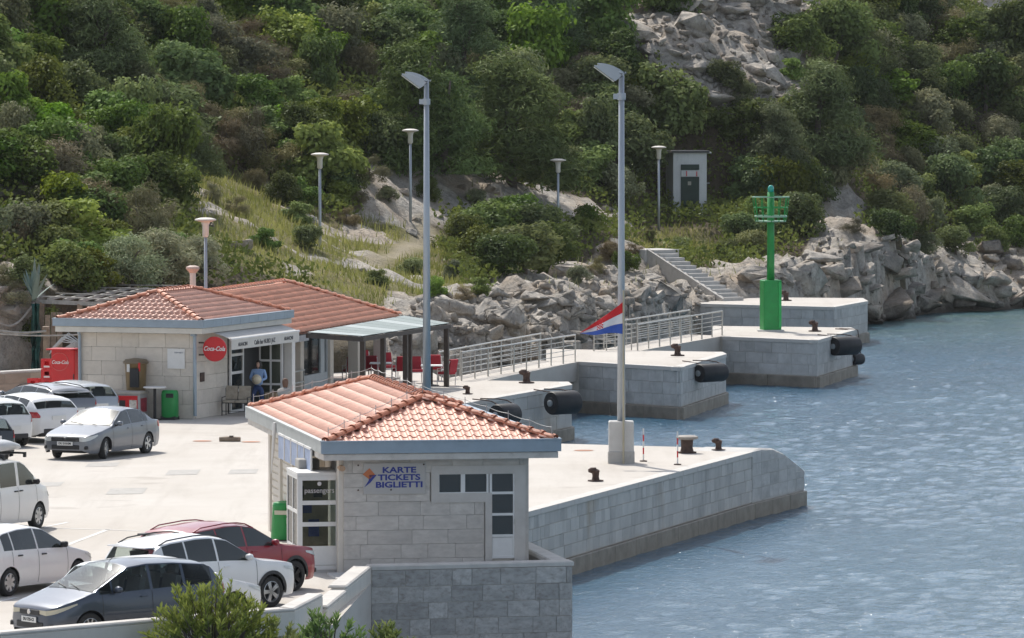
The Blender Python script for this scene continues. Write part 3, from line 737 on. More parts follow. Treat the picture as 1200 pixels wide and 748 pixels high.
def hip_roof(parent, x0, x1, y0, y1, zE, rise, mat, indiv_front, hip0=True, hip1=True, capmat=None):
    capmat = capmat or m_ridge
    hw = (x1-x0)/2; xm = (x0+x1)/2; ya = y0+(hw if hip0 else 0); yb = y1-(hw if hip1 else 0)
    s = math.hypot(hw, rise); cv, sv = hw/s, rise/s
    A, B, Cc, D = (x0, y0, zE), (x1, y0, zE), (x1, y1, zE), (x0, y1, zE); Ra, Rb = (xm, ya, zE+rise), (xm, yb, zE+rise)
    dk = MB().add([A, B, Cc, D, Ra, Rb], [(0, 1, 4), (1, 2, 5, 4), (2, 3, 5), (3, 0, 4, 5), (3, 2, 1, 0)])
    dk.v = [(a_, b2, c2-.055) for a_, b2, c2 in dk.v]; dk.build('roof_deck', capmat, parent)
    t = hw/s
    slope_tiles(parent, D, (0, -1, 0), (cv, 0, sv), y1-y0, s, t if hip1 else 0, t if hip0 else 0, mat, False)
    slope_tiles(parent, B, (0, 1, 0), (-cv, 0, sv), y1-y0, s, t if hip0 else 0, t if hip1 else 0, mat, False)
    if hip0: slope_tiles(parent, A, (1, 0, 0), (0, cv, sv), x1-x0, s, t, t, mat, indiv_front)
    if hip1: slope_tiles(parent, Cc, (-1, 0, 0), (0, -cv, sv), x1-x0, s, t, t, mat, False)
    up = Vector((0, 0, .05))
    if hip0:
        cap_row(parent, Vector(A)+up, Vector(Ra)+up, capmat); cap_row(parent, Vector(B)+up, Vector(Ra)+up, capmat)
    if hip1:
        cap_row(parent, Vector(Cc)+up, Vector(Rb)+up, capmat); cap_row(parent, Vector(D)+up, Vector(Rb)+up, capmat)
    cap_row(parent, Vector(Ra)+up, Vector(Rb)+up, capmat)
    return Vector(Ra), Vector(Rb)
def gutter(parent, x0, x1, y0, y1, z0, z1):
    t = .09; h = z1-z0; zc = (z0+z1)/2
    MB().box(((x0+x1)/2, y0-t/2, zc), (x1-x0+2*t, t, h)).box(((x0+x1)/2, y0-t-.012, z1-.02), (x1-x0+2*t+.02, .024, .03)).build('gutter', m_gutter, parent)
    MB().box(((x0+x1)/2, y1+t/2, zc), (x1-x0+2*t, t, h)).build('gutter', m_gutter, parent)
    for x in (x0-t/2, x1+t/2):
        mb = MB(); n = int((y1-y0)/.75)
        for i in range(n):
            yy = y0+(y1-y0)*(i+.5)/n; mb.box((x, yy, zc), (t, (y1-y0)/n-.012, h))
        mb.box((x, (y0+y1)/2, z1-.012), (t+.03, y1-y0, .03)); mb.build('gutter', m_gutin if x < x0 else m_gutter, parent)

# ------------------------------------------------------------------ ticket office
HR = R(10)
hut = thing('ticket_office', 'small stone ticket office with salmon tiled hip roof', 'building', HUT0, HR)
WD, WLn = 4.32, 12.4
MB().box((WD/2, WLn/2, 1.33), (WD-.02, WLn, 2.66)).build('wall_core', m_render, hut)
def skipL(s, z, a, e):
    return (s > 2.0 and 1.52 < z < 2.5) or (s > 3.28 and z < 2.5)
# squared stone on the front, shaped round the window surround
rr = random.Random(8)
def hut_blocks():
    ch = .331
    for c in range(8):
        z = ch*(c+.5); lim = 2.03 if z > 1.55 else 3.31
        if z > 2.45: lim = 4.3
        s = 0.0 if c % 2 == 0 else -rr.uniform(.2, .6)
        while s < lim-.02:
            l = rr.uniform(.5, 1.05); a = max(0, s); e = min(lim, s+l)
            if lim-e < .15: e = lim
            if e-a > .05:
                o = link('block', unit_block(m_stone, 'hblock'), hut, ((a+e)/2, -.028+rr.uniform(-.004, .004), z)); o.scale = (e-a-.006, .09, ch-.006)
            if e >= lim: break
            s += l
hut_blocks()
sx_ = lambda px: (px-402)/49.6
sz_ = lambda py: (670-py)/50.2
# window surround: plain raised stone band in an L
sur = MB()
x0, x1, xi = sx_(504), sx_(614), sx_(567); zt, zb = sz_(546), sz_(589)
sur.box(((x0+x1)/2, -.05, zt-.10), (x1-x0, .10, .20)).box((x0+.09, -.05, (zt-.2+zb)/2), (.18, .10, zt-.2-zb)).box(((x0+.18+xi+.16)/2, -.05, zb+.11), (xi+.16-x0-.18, .10, .22))
sur.box((x1-.13, -.05, (zt-.2)/2), (.26, .10, zt-.2)).box((xi+.08, -.05, zb/2), (.16, .10, zb))
sur.build('window_surround', M('surround stone', (0.56, 0.525, 0.485), .75, var=.06, dirt=.15), hut)
MB().box((x1+.03, -.03, 1.32), (.10, .07, 2.64)).build('quoin', m_stone, hut)
def pane(parent, xa, xb, za, zb_, y, mat=m_glass, name='pane'):
    return MB().box(((xa+xb)/2, y, (za+zb_)/2), (xb-xa, .012, zb_-za)).build(name, mat, parent)
def frame(parent, xa, xb, za, zb_, y, w=.05, d=.06, mat=m_white, name='window_frame', rails=()):
    mb = MB().box(((xa+xb)/2, y, zb_-w/2), (xb-xa, d, w)).box(((xa+xb)/2, y, za+w/2), (xb-xa, d, w)).box((xa+w/2, y, (za+zb_)/2), (w, d, zb_-za-2*w)).box((xb-w/2, y, (za+zb_)/2), (w, d, zb_-za-2*w))
    for z in rails: mb.box(((xa+xb)/2, y, z), (xb-xa-2*w, d*.9, w))
    return mb.build(name, mat, parent)
win = MB().box((sx_(555), -.02, sz_(566)), (sx_(600)-sx_(511), .03, sz_(553)-sz_(579))).build('window', m_dark, hut)
frame(win, sx_(511), sx_(541), sz_(579.5), sz_(553.5), -.055); frame(win, sx_(541), sx_(571), sz_(579.5), sz_(553.5), -.055)
pane(win, sx_(513), sx_(539), sz_(578), sz_(555), -.045); pane(win, sx_(543), sx_(569), sz_(578), sz_(555), -.045)
dr = MB().box((sx_(587.5), -.02, sz_(604)), (sx_(601)-sx_(574), .03, sz_(553)-sz_(655))).build('glazed_door', m_dark, hut)
frame(dr, sx_(572), sx_(602.5), sz_(655), sz_(552.5), -.055, .06, rails=(sz_(578.5), sz_(603.5), sz_(628.5)), name='door_frame')
for a, b_ in ((577, 555), (601.5, 580.5), (627, 605.5)): pane(dr, sx_(575.5), sx_(599.5), sz_(a), sz_(b_), -.045)
pane(dr, sx_(575.5), sx_(599.5), sz_(653), sz_(630.5), -.05, m_white, 'door_panel')
MB().box((sx_(601), -.10, sz_(612)), (.02, .03, .12)).build('handle', m_steel, dr)
# sign board
brd = MB().rbox((sx_(461), -.095, sz_(560)), (1.46, .02, .72), .004).build('sign_board', M('clear board', (.47, .445, .42), .5, var=.03), hut)
for t, y in (('KARTE', 550.3), ('TICKETS', 558.9), ('BIGLIETTI', 567.4)):
    lettering(t, .185, m_blue, brd, (sx_(466.5), -.108, sz_(y)), (R(90), 0, 0), bold=.006, sx=1.42)
lx = sx_(432)
def tri(pts, mat, name): MB().add([(x, -.107, z) for x, z in pts] + [(x, -.113, z) for x, z in pts], [tuple(range(len(pts)))[::-1], tuple(range(len(pts), 2*len(pts)))]).build(name, mat, brd)
tri([(lx-.16, sz_(554.6)), (lx-.005, sz_(560.5)), (lx+.13, sz_(555)), (lx, sz_(547.6))], m_orange, 'emblem')
tri([(lx-.02, sz_(562)), (lx-.01, sz_(555.4)), (lx+.17, sz_(555.4)), (lx+.02, sz_(564.5)), (lx-.12, sz_(569.8))], m_blue, 'emblem')
for px, py in ((419, 544), (419, 573), (457, 573), (495, 544)): MB().lathe([(.02, -.12), (.02, -.085)], (sx_(px), 0, sz_(py)), 8, 'Y').build('bolt', m_rust, hut)
# eaves slab, gutter, roof
ex0, ex1, ey0, ey1 = -.50, WD+.62, -.50, WLn+.55
MB().rbox(((ex0+ex1)/2, (ey0+ey1)/2, 2.73), (ex1-ex0+.06, ey1-ey0+.06, .15), .015).build('eaves_slab', M('eaves render', (0.60, 0.565, 0.52), .8, var=.06, dirt=.3), hut)
gutter(hut, ex0, ex1, ey0, ey1, 2.812, 3.11)
Ra, Rb = hip_roof(hut, ex0+.05, ex1-.05, ey0+.05, ey1-.05, 3.04, .86, m_tile, True)
# lightning conductor along hips and ridge
lc = MB()
def wire(a, b_, n):
    a, b_ = Vector(a), Vector(b_); pts = []
    for i in range(n*4+1):
        t = i/(n*4); p = a.lerp(b_, t)+Vector((0, 0, .30)); p.z += -.03*math.sin(math.pi*(t*n % 1)); pts.append(p)
    lc.tube(pts, .007, 5)
    for i in range(n+1):
        p = a.lerp(b_, i/n); lc.tube([p+Vector((0, 0, .12)), p+Vector((0, 0, .36))], .009, 5)
wire((ex0+.1, ey0+.1, 3.06), Ra, 6); wire(Ra, Rb, 7); wire((ex1-.1, ey0+.1, 3.06), Ra, 6); wire((ex0+.1, ey1-.1, 3.06), Rb, 6)
lc.build('lightning_conductor', m_gutin, hut)
# left side: glazed porch, pilasters, shutters
for y in (.12, 3.2, 5.6, 8.0, 10.2, 12.1):
    MB().rbox((-.05, y, 1.32), (.12, .30, 2.64), .01).build('pilaster', m_render, hut)
for y in (4.4, 6.8, 9.1, 11.1):
    f = MB().box((-.03, y, 1.35), (.05, 1.5, 2.1)).build('shutter', M('cream shutter', (.62, .55, .44), .7, var=.06), hut)
    for i in range(10): MB().box((-.065, y, .5+i*.19), (.02, 1.4, .14)).build('slat', m_render, f)
porch = MB().box((-.50, 1.25, 2.28), (1.04, 1.85, .07)).build('porch', m_white, hut)
MB().box((-.50, 1.25, .03), (1.0, 1.8, .06)).build('porch_floor', m_conc, porch)
frame(porch, -1.0, -.02, .06, 2.24, .36, .10, .06, rails=(1.62, 1.12, .56), name='door_frame')
for a, b_ in ((1.67, 2.13), (1.17, 1.57), (.62, 1.07)): pane(porch, -.9, -.12, a, b_, .36, m_clear)
pane(porch, -.9, -.12, .17, .52, .35, m_white, 'door_panel')
mbp = MB()
for y in (.40, 1.2, 2.12): mbp.box((-.99, y, 1.15), (.05, .08, 2.18))
for z in (.12, .56, 1.4, 2.2): mbp.box((-.99, 1.25, z), (.045, 1.7, .08))
mbp.build('side_frame', m_white, porch)
pane2 = MB().box((-.99, 1.25, 1.4), (.012, 1.66, 1.55)).build('pane', m_clear, porch)
MB().box((-.5, 2.1, 1.15), (.9, .04, 2.1)).build('back_panel', M('tan board', (.42, .33, .22), .7, var=.2, scale=4), porch)
for x, z, w, h in ((-.75, 1.75, .22, .28), (-.3, 1.72, .2, .2), (-.55, 1.35, .2, .2), (-.4, .9, .25, .4)):
    MB().box((x, 2.0, z), (w, .05, h)).build('leaflet_rack', m_dark if z > 1.5 else m_blue, porch)
lettering('passengers', .17, M('pale vinyl', (.62, .58, .57), .6), porch, (-.5, .345, 1.90), (R(90), 0, 0), sx=.95)
MB().lathe([(.035, .335), (.05, .34)], (-.5, 0, 2.06), 12, 'Y').build('emblem', M('pale vinyl', (.62, .58, .57), .6), porch)
MB().tube([(-.05, -.28, 2.45), (-.05, .1, 2.45), (0, .3, 2.45)], .07, 10).build('vent_pipe', M('clay pipe', (.42, .28, .18), .7), hut)
MB().rbox((-.55, 2.0, 2.43), (.5, .6, .2), .02).build('air_unit', m_clad if False else m_mortar, hut)
# row of blue letter boards hanging under the left gutter
for i in range(5):
    y = 1.5+i*1.15
    f = MB().box((-.60, y, 2.52), (.03, .95, .56)).build('hanging_board', M('pale blue board', (.30, .36, .50), .6, var=.2, scale=4), hut)
    MB().box((-.60, y, 2.82), (.05, 1.05, .05)).box((-.60, y-.52, 2.52), (.04, .05, .56)).build('board_frame', m_white, f)
MB().tube([(-.62, 7.2, 3.05), (-.66, 7.25, 2.3), (-.70, 7.3, 1.8)], [.05, .04, .01], 6).build('strap', m_white, hut)
MB().box((WD/2-.2, -1.0, .02), (WD+.4, 1.5, .05)).build('terrace_floor', m_conc, hut)

# ------------------------------------------------------------------ cafe, front building with red disc sign
CR = R(-19); CAF0 = P(228, 491, Z0)
caf = thing('cafe_building', 'cream stone cafe with tiled hip roof beside the parked cars', 'building', CAF0, CR)
m_cafst = M('cream stone block', (0.66, 0.60, 0.525), .75, var=.07, scale=2.5, bump=.15, rand=.07, dirt=.2, dirtcol=(.42, .34, .27))
CW, CL = 4.15, 7.5
MB().box((-CW/2, CL/2, 1.42), (CW-.06, CL-.06, 2.84)).build('wall_core', m_mortar, caf)
def local_blocks(parent, a, b_, z0, z1, ch, lens, mat, key, lim=None):
    a = Vector(a); b_ = Vector(b_); d = b_-a; L = d.length; d.normalize(); nrm = Vector((d.y, -d.x, 0)); ang = math.atan2(d.y, d.x); n = round((z1-z0)/ch); ch = (z1-z0)/n
    for c in range(n):
        s = 0.0 if c % 2 else -lens[0]/2
        while s < L-.03:
            l = rr.uniform(*lens); p = max(0, s); e = min(L, s+l)
            if L-e < .15: e = L
            m = a+d*((p+e)/2)-nrm*.01
            o = link('block', unit_block(mat, key), parent, (m.x, m.y, z0+ch*(c+.5))); o.rotation_euler = (0, 0, ang); o.scale = (e-p-.008, .09, ch-.008)
            if e >= L: break
            s += l
local_blocks(caf, (-CW, 0, 0), (0, 0, 0), 0, 2.80, .47, (.6, .95), m_cafst, 'cblock')
local_blocks(caf, (0, .06, 0), (0, 2.85, 0), 0, 2.80, .47, (.6, .95), m_cafst, 'cblock')
fx0, fx1, fy0, fy1 = -CW-.62, .42, -.42, CL+.2
MB().rbox(((fx0+fx1)/2, (fy0+fy1)/2, 2.92), (fx1-fx0+.05, fy1-fy0+.05, .19), .015).build('eaves_slab', M('cafe eaves', (.66, .62, .55), .8, var=.05, dirt=.15), caf)
gutter(caf, fx0, fx1, fy0, fy1, 3.02, 3.28)
hip_roof(caf, fx0+.05, fx1-.05, fy0+.05, fy1-.05, 3.20, .86, m_tile, False)
MB().tube([(.08, -.30, 2.95), (.06, -.12, 2.72), (.06, -.10, .1)], .06, 8).box((.06, -.2, 2.82), (.16, .2, .16)).build('downpipe', m_gutter, caf)
MB().tube([(-CW+.1, -.3, 2.95), (-CW+.1, -.12, 2.7), (-CW+.1, -.10, .1)], .055, 8).build('downpipe', m_gutter, caf)
nb = MB().rbox((-.62, -.075, 1.98), (.62, .02, .66), .004).build('notice_board', m_white, caf)
lettering('OBAVIJEST', .07, M('grey print', (.25, .27, .33), .6), nb, (-.52, -.09, 2.18), (R(90), 0, 0))
MB().box((.055, .55, 1.35), (.03, .35, .3)).build('meter_box', m_rust, caf)
# entrance on the right hand wall: glazed leaves, dark opening
ent = MB().box((.02, 5.15, 1.25), (.05, 4.4, 2.5)).build('entrance', m_dark, caf)
def yframe(parent, ya, yb, za, zb_, x, rails, w=.09, mat=m_white):
    mb = MB()
    for y in (ya+w/2, yb-w/2): mb.box((x, y, (za+zb_)/2), (.08, w, zb_-za))
    for z in (za+w/2, zb_-w/2)+tuple(rails): mb.box((x, (ya+yb)/2, z), (.075, yb-ya-2*w, w))
    mb.build('door_frame', mat, parent)
    MB().box((x-.01, (ya+yb)/2, (za+zb_)/2), (.012, yb-ya-2*w, zb_-za-.1)).build('pane', m_clear, parent)
yframe(ent, 2.95, 4.15, .02, 2.5, .07, (.75, 1.35, 1.95)); yframe(ent, 6.0, 7.3, .02, 2.5, .07, (.75, 1.35, 1.95))
leaf = MB().box((.46, 5.72, 2.38), (.86, .05, .1)).box((.46, 5.72, .12), (.86, .05, .2)).box((.05, 5.72, 1.25), (.09, .05, 2.4)).box((.86, 5.72, 1.25), (.09, .05, 2.4)).box((.46, 5.72, 1.25), (.06, .05, 2.3)).box((.46, 5.72, 1.65), (.8, .045, .07)).box((.46, 5.72, .85), (.8, .045, .07)).build('door', m_white, caf)
MB().box((.46, 5.725, 1.25), (.78, .012, 2.2)).build('pane', m_clear, leaf)
MB().box((.40, 5.9, 1.25), (.7, .03, 2.2)).build('blind', M('beige blind', (.42, .37, .30), .8, var=.1), leaf)
MB().rbox((.55, 7.25, 1.3), (.30, .30, 2.6), .01).build('pillar', m_white, caf)
aw = MB(); 
aw.grid([[(.20, y, 2.86), (.75, y, 2.70), (1.0, y, 2.60)] for y in (.75, 2.8, 4.9, 6.95)]); aw.build('awning', M('awning canvas', (.58, .56, .53), .8, var=.06), caf)
val = MB().box((1.01, 3.85, 2.42), (.015, 6.2, .34)).build('awning_valance', M('valance canvas', (.62, .60, .56), .8, var=.05), caf)
MB().tube([(1.0, .72, 2.60), (1.0, 6.98, 2.60)], .04, 8).build('awning_bar', m_white, val)
m_ink = M('dark print', (.06, .06, .065), .7)
for t, y in (('ARANCINI', 1.75), ('Caffe bar NUBO JAZ', 3.75), ('ARANCINI', 5.95)): lettering(t, .21 if 'bar' in t else .17, m_ink, val, (1.02, y, 2.40), (R(90), 0, R(90)), bold=.004, sx=1.05)
# round red sign on a bracket
disc = thing('round_sign', 'round red soft drink sign on the cafe corner', 'sign', CAF0, CR)
MB().lathe([(.40, .26), (.415, .28), (.415, .34), (.40, .36)], (.60, 0, 2.30), 40, 'Y').build('disc', m_red, disc, angle=40)
lettering('Coca-Cola', .21, M('white vinyl', (.8, .8, .8), .5), disc, (.60, .245, 2.31), (R(90), 0, 0), bold=.004, shear=.35, sx=.84)
MB().box((.10, .31, 2.5), (.22, .05, .05)).box((.10, .31, 2.1), (.22, .05, .05)).build('bracket', m_rust, disc)

# ------------------------------------------------------------------ restaurant hall with long orange roof
AR = R(-13.9); AN0 = Vector((-7.73, 200.5, Z0))
ann = thing('restaurant_hall', 'low restaurant hall with long orange tiled roof behind the cafe', 'building', AN0, AR)
hip_roof(ann, -6.8, .0, .0, 14.8, 2.32, 1.34, m_tileo, False, False, True, capmat=m_tileo)
MB().rbox((-3.4, 7.4, 2.26), (6.7, 14.7, .10), .01).build('eaves_slab', m_dkwood, ann)
MB().box((-6.1, 4.2, 1.1), (.2, 8.0, 2.2)).box((-3.6, .3, 1.1), (5.0, .2, 2.2)).build('back_wall', m_dkwood, ann)
MB().box((-3.3, 7.4, 1.1), (5.4, .2, 2.2)).build('cross_wall', m_dkwood, ann)
MB().box((-3.2, 7.3, .03), (6.6, 14.6, .06)).build('floor', M('brown floor tile', (.20, .15, .12), .7), ann)
for y in (2.75, 6.6): MB().rbox((-.45, y, 1.1), (.32, .42, 2.2), .01).build('pillar', m_render, ann)
gw = MB().box((-.45, 4.7, .35), (.14, 3.3, .70)).build('glass_front', M('pale blue grey panel', (.42, .47, .50), .5), ann)
mbg = MB()
for y in (3.1, 6.3): mbg.box((-.45, y, 1.42), (.12, .14, 1.5))
mbg.box((-.45, 4.7, 2.15), (.12, 3.3, .12)).box((-.45, 5.75, 1.4), (.10, .5, 1.45)); mbg.build('window_frame', M('pale blue grey panel', (.42, .47, .50), .5), gw)
MB().box((-.46, 4.7, 1.42), (.012, 3.2, 1.4)).build('pane', m_clear, gw)
MB().box((-.12, 1.4, 2.10), (.14, 2.7, .22)).build('fascia', M('faded lettered board', (.45, .46, .48), .6, var=.2, scale=5), ann)
for y in (9.8, 13.3): MB().rbox((-.35, y, 1.1), (.38, .38, 2.2), .01).build('pillar', m_render, ann)
MB().box((-.2, 1.5, .55), (.04, 2.4, .05)).box((-.2, 1.5, .95), (.04, 2.4, .05)).box((-.2, .4, .5), (.04, .04, .95)).box((-.2, 2.6, .5), (.04, .04, .95)).build('rail', m_gutin, ann)
for x, y, z, w in ((-2.0, 1.2, .7, .5), (-3, 2.4, .9, .6), (-1.4, 2.0, .6, .5), (-4, 1.6, 1.1, .8)):
    MB().box((x, y, z/2+.06), (w, .5, z)).box((x, y, z+.5), (w*.2, .1, .8)).build('counter', m_dkwood, ann)
MB().box((-5.98, 2.0, 1.6), (.03, 1.4, .7)).box((-5.98, 5.0, 1.6), (.03, 1.4, .7)).build('rear_window', M('bright rear pane', (.6, .62, .62), .4), ann)
# chimney cowl
cw = thing('flue_cowl', 'pinkish flue pipe with flat cap behind the cafe roof', 'chimney', PD(226, 350, 203), 0)
MB().tube([(0, 0, -1.2), (0, 0, 1.0)], .11, 10).build('pipe', m_render, cw); MB().lathe([(.12, .9), (.24, 1.05), (.23, 1.11), (.1, 1.16)], seg=16).build('cap', M('pinkish cap', (.52, .40, .34), .7), cw)
# pergola canopy over the terrace
pg = thing('pergola', 'grey translucent terrace canopy on dark timber posts', 'pergola')
A_, B_, C_, D_ = P(360, 390, 4.5), P(424, 394.5, 4.28), P(527, 379, 4.28), P(474, 370.5, 4.5)
m_poly = glass_mat('grey translucent sheet', (.20, .25, .24), .5, .6)
for i in range(9):
    t0, t1 = i/9+.004, (i+1)/9-.004
    pts = [B_.lerp(C_, t0), B_.lerp(C_, t1), A_.lerp(D_, t1), A_.lerp(D_, t0)]
    MB().add([p+Vector((0, 0, .02)) for p in pts]+[p for p in pts], [(0, 1, 2, 3), (7, 6, 5, 4), (0, 4, 5, 1), (2, 6, 7, 3)]).build('roof_sheet', m_poly if i % 3 else glass_mat('clear sheet %d' % i, (.36, .41, .40), .6, .6), pg)
def beam(parent, a, b_, w, h, mat, name):
    d = b_-a; ang = math.atan2(d.y, d.x); el = math.asin(d.z/d.length); m = (a+b_)/2
    return MB().box(m, (d.length, w, h), ang, -el).build(name, mat, parent)
dn = Vector((0, 0, -.10))
beam(pg, B_+dn, C_+dn, .10, .14, m_dkwood, 'beam'); beam(pg, A_+dn, B_+dn, .10, .16, m_dkwood, 'beam'); beam(pg, A_+dn, D_+dn, .1, .14, m_dkwood, 'beam'); beam(pg, D_+dn, C_+dn, .1, .14, m_dkwood, 'beam')
for t in (.2, .4, .6, .8): beam(pg, B_.lerp(C_, t)+dn*.8, A_.lerp(D_, t)+dn*.8, .07, .10, m_dkwood, 'rafter')
for px in (423, 448, 474, 523):
    t = (px-424)/(527-424); q = B_.lerp(C_, max(0.01, min(.99, t)))
    MB().box((q.x, q.y, (Z0+q.z-.17)/2), (.16, .16, q.z-.17-Z0), -.3).build('post', m_dkwood, pg)
for t in (.5, 1.0):
    q = A_.lerp(D_, t); MB().box((q.x+.2, q.y, (Z0+q.z-.17)/2), (.14, .14, q.z-.17-Z0), -.3).build('post', m_dkwood, pg)
# weathered timber pergola on the left of the cafe
wp = thing('timber_pergola', 'weathered silver grey timber pergola behind the cafe', 'pergola')
zt = 5.0
k0, k1, k2, k3 = P(38, 353, zt), P(150, 358, zt), P(215, 341, zt+.1), P(90, 339, zt+.1)
for t in np.linspace(0, 1, 7): beam(wp, k0.lerp(k1, t)+Vector((0, 0, .08)), k3.lerp(k2, t)+Vector((0, 0, .08)), .09, .10, m_greyw, 'rafter')
for t in np.linspace(0, 1, 5): beam(wp, k0.lerp(k3, t)+Vector((0, 0, .19)), k1.lerp(k2, t)+Vector((0, 0, .19)), .14, .04, m_greyw, 'slat')
beam(wp, k0, k1, .12, .14, m_greyw, 'beam'); beam(wp, k3, k2, .12, .14, m_greyw, 'beam')
for q in (k0.lerp(k1, .1), k0.lerp(k1, .5), k3.lerp(k2, .05), k3.lerp(k2, .5), k3.lerp(k2, .95)):
    MB().box((q.x, q.y, (Z0+q.z)/2), (.17, .17, q.z-Z0-.06)).build('post', m_wood, wp)
for i in range(3):
    q = P(56+7*i, 400, 3.6); MB().box((q.x, q.y, 3.35-.1*(i == 0)), (.19, .05, 2.6)).build('board', m_wood, wp)
fe = thing('rope_fence', 'timber posts with sagging ropes left of the cafe', 'fence')
for px, py in ((-6, 388), (54, 388)):
    q = P(px, py, 4.15); MB().box((q.x, q.y, (Z0+4.2)/2), (.2, .2, 2.2)).box((q.x, q.y, 4.26), (.24, .5, .1)).build('post', m_wood, fe)
def sag(a, b_, s, n=10): return [a.lerp(b_, i/n)-Vector((0, 0, s*math.sin(math.pi*i/n))) for i in range(n+1)]
MB().tube(sag(P(-6, 387, 4.2), P(54, 388, 4.2), .08), .045, 6).build('rope', m_greyw, fe)
MB().tube(sag(P(-6, 391, 4.1), P(96, 392, 4.1), .06), .03, 6).build('rope', m_greyw, fe)
MB().tube(sag(P(-10, 372, 4.5), P(40, 355, 4.95), .55), .04, 6).build('rope', m_greyw, fe)
lws = thing('stone_wall', 'low brown stone wall beside the red crates', 'wall')
wa, wb = P(-120, 482, Z0), P(70, 470, Z0)
parapet(lws, wa, wb, Z0-.3, Z0+1.05, .4, 1, m_mortar)
face_blocks(lws, wa, wb, Z0, Z0+1.05, .4, (.8, 1.5), M('brown wall stone', (.40, .335, .27), .85, var=.15, bump=.3, rand=.1), 'brownblock', proud=.02)
parapet(lws, wa, wb, Z0+1.05, Z0+1.13, .46, 1, m_cope, 'coping')
tp_ = thing('green_tarpaulin', 'dark green tarpaulin hanging from the timber pergola', 'tarpaulin')
rows = []
for i in range(9):
    t = i/8; q = P(37+9*t, 356, 4.95); rows.append([(q.x+.06*math.sin(k*1.3+i*2), q.y+.12*math.sin(i*1.7+k*.4), 4.95-k*.33) for k in range(9)])
MB().grid(rows).build('cloth', M('green tarp', (.012, .075, .06), .5, var=.2), tp_, smooth=True).modifiers.new('t', 'SOLIDIFY').thickness = .02
# ------------------------------------------------------------------ vehicles
def paint(name, col, metal=0.0, rough=0.35): return M('car paint '+name, col, rough, metal, var=.03, scale=1.5, coat=.6)
m_tyre = M('tyre', (0.02, 0.02, 0.02), .75, var=.2)
m_alloy = M('alloy wheel', (0.48, 0.49, 0.50), .3, .7, var=.05)
m_dalloy = M('dark alloy wheel', (0.03, 0.03, 0.032), .4, .3, var=.05)
m_head = glass_mat('headlamp lens', (.55, .57, .56), 1, .1)
m_headold = glass_mat('yellowed headlamp lens', (.52, .48, .36), 1, .25)
m_tail = glass_mat('tail lamp lens', (.42, .012, .018), 1, .12)
m_chrome = M('chrome', (.6, .6, .6), .15, 1.0, var=.02)
m_clad = M('grey plastic cladding', (.035, .035, .037), .6, var=.1)
m_plate = M('number plate', (.72, .72, .70), .4, var=.02)
m_seat = M('seat cloth', (.16, .16, .165), .9, var=.2)
m_cside = glass_mat('car side glass', (.03, .036, .035), .08, .03)
m_cfront = glass_mat('dusty windscreen', (.10, .115, .12), .45, .22)
m_cdark = glass_mat('privacy glass', (.01, .012, .014), .75, .03)
_wheel = {}
def wheel_mesh(r, style):
    key = (round(r, 3), style)
    if key in _wheel: return _wheel[key]
    w = .105; t = MB()
    t.ring([(r*.66, -w*.9), (r*.86, -w), (r*.97, -w*.82), (r, -w*.45), (r, w*.45), (r*.97, w*.82), (r*.86, w), (r*.66, w*.9)], 28)
    rim = MB(); rr_ = r*.67
    rim.ring([(rr_, -w*.85), (rr_, w*.86), (rr_*.93, w*.92), (rr_*.90, w*.5), (rr_*.90, -w*.6)], 28)
    rim.lathe([(.02, w*.80), (.055, w*.78), (.06, w*.5)], seg=12, axis='Y')
    n = {'five': 5, 'ten': 10, 'cover': 7}.get(style, 5)
    for i in range(n):
        a = 2*math.pi*i/n
        for da in ((-.13, .13) if n == 5 else (0,)):
            c = Vector((math.cos(a+da)*rr_*.5, w*.62, math.sin(a+da)*rr_*.5)); wd = (.045 if n == 5 else .035) if style != 'cover' else .085
            rim.box(c, (rr_*.88, .04, wd), 0, -(a+da))
    back = MB().lathe([(.02, w*.2), (rr_*.9, w*.2), (rr_*.9, w*.15)], seg=20, axis='Y')
    _wheel[key] = (t.mesh('tyre', m_tyre, True), rim.mesh('rim', m_dalloy if style == 'dark' else m_alloy), back.mesh('brake_disc', m_dark))
    return _wheel[key]

def smooth_interp(s, pts, k=0.05):
    xs = [p[0] for p in pts]; ys = [p[1] for p in pts]
    off = np.linspace(-1, 1, 9)*k; w = np.cos(off/k*math.pi/2)+.05
    return sum(wi*np.interp(np.asarray(s)+o, xs, ys) for wi, o in zip(w, off))/w.sum()

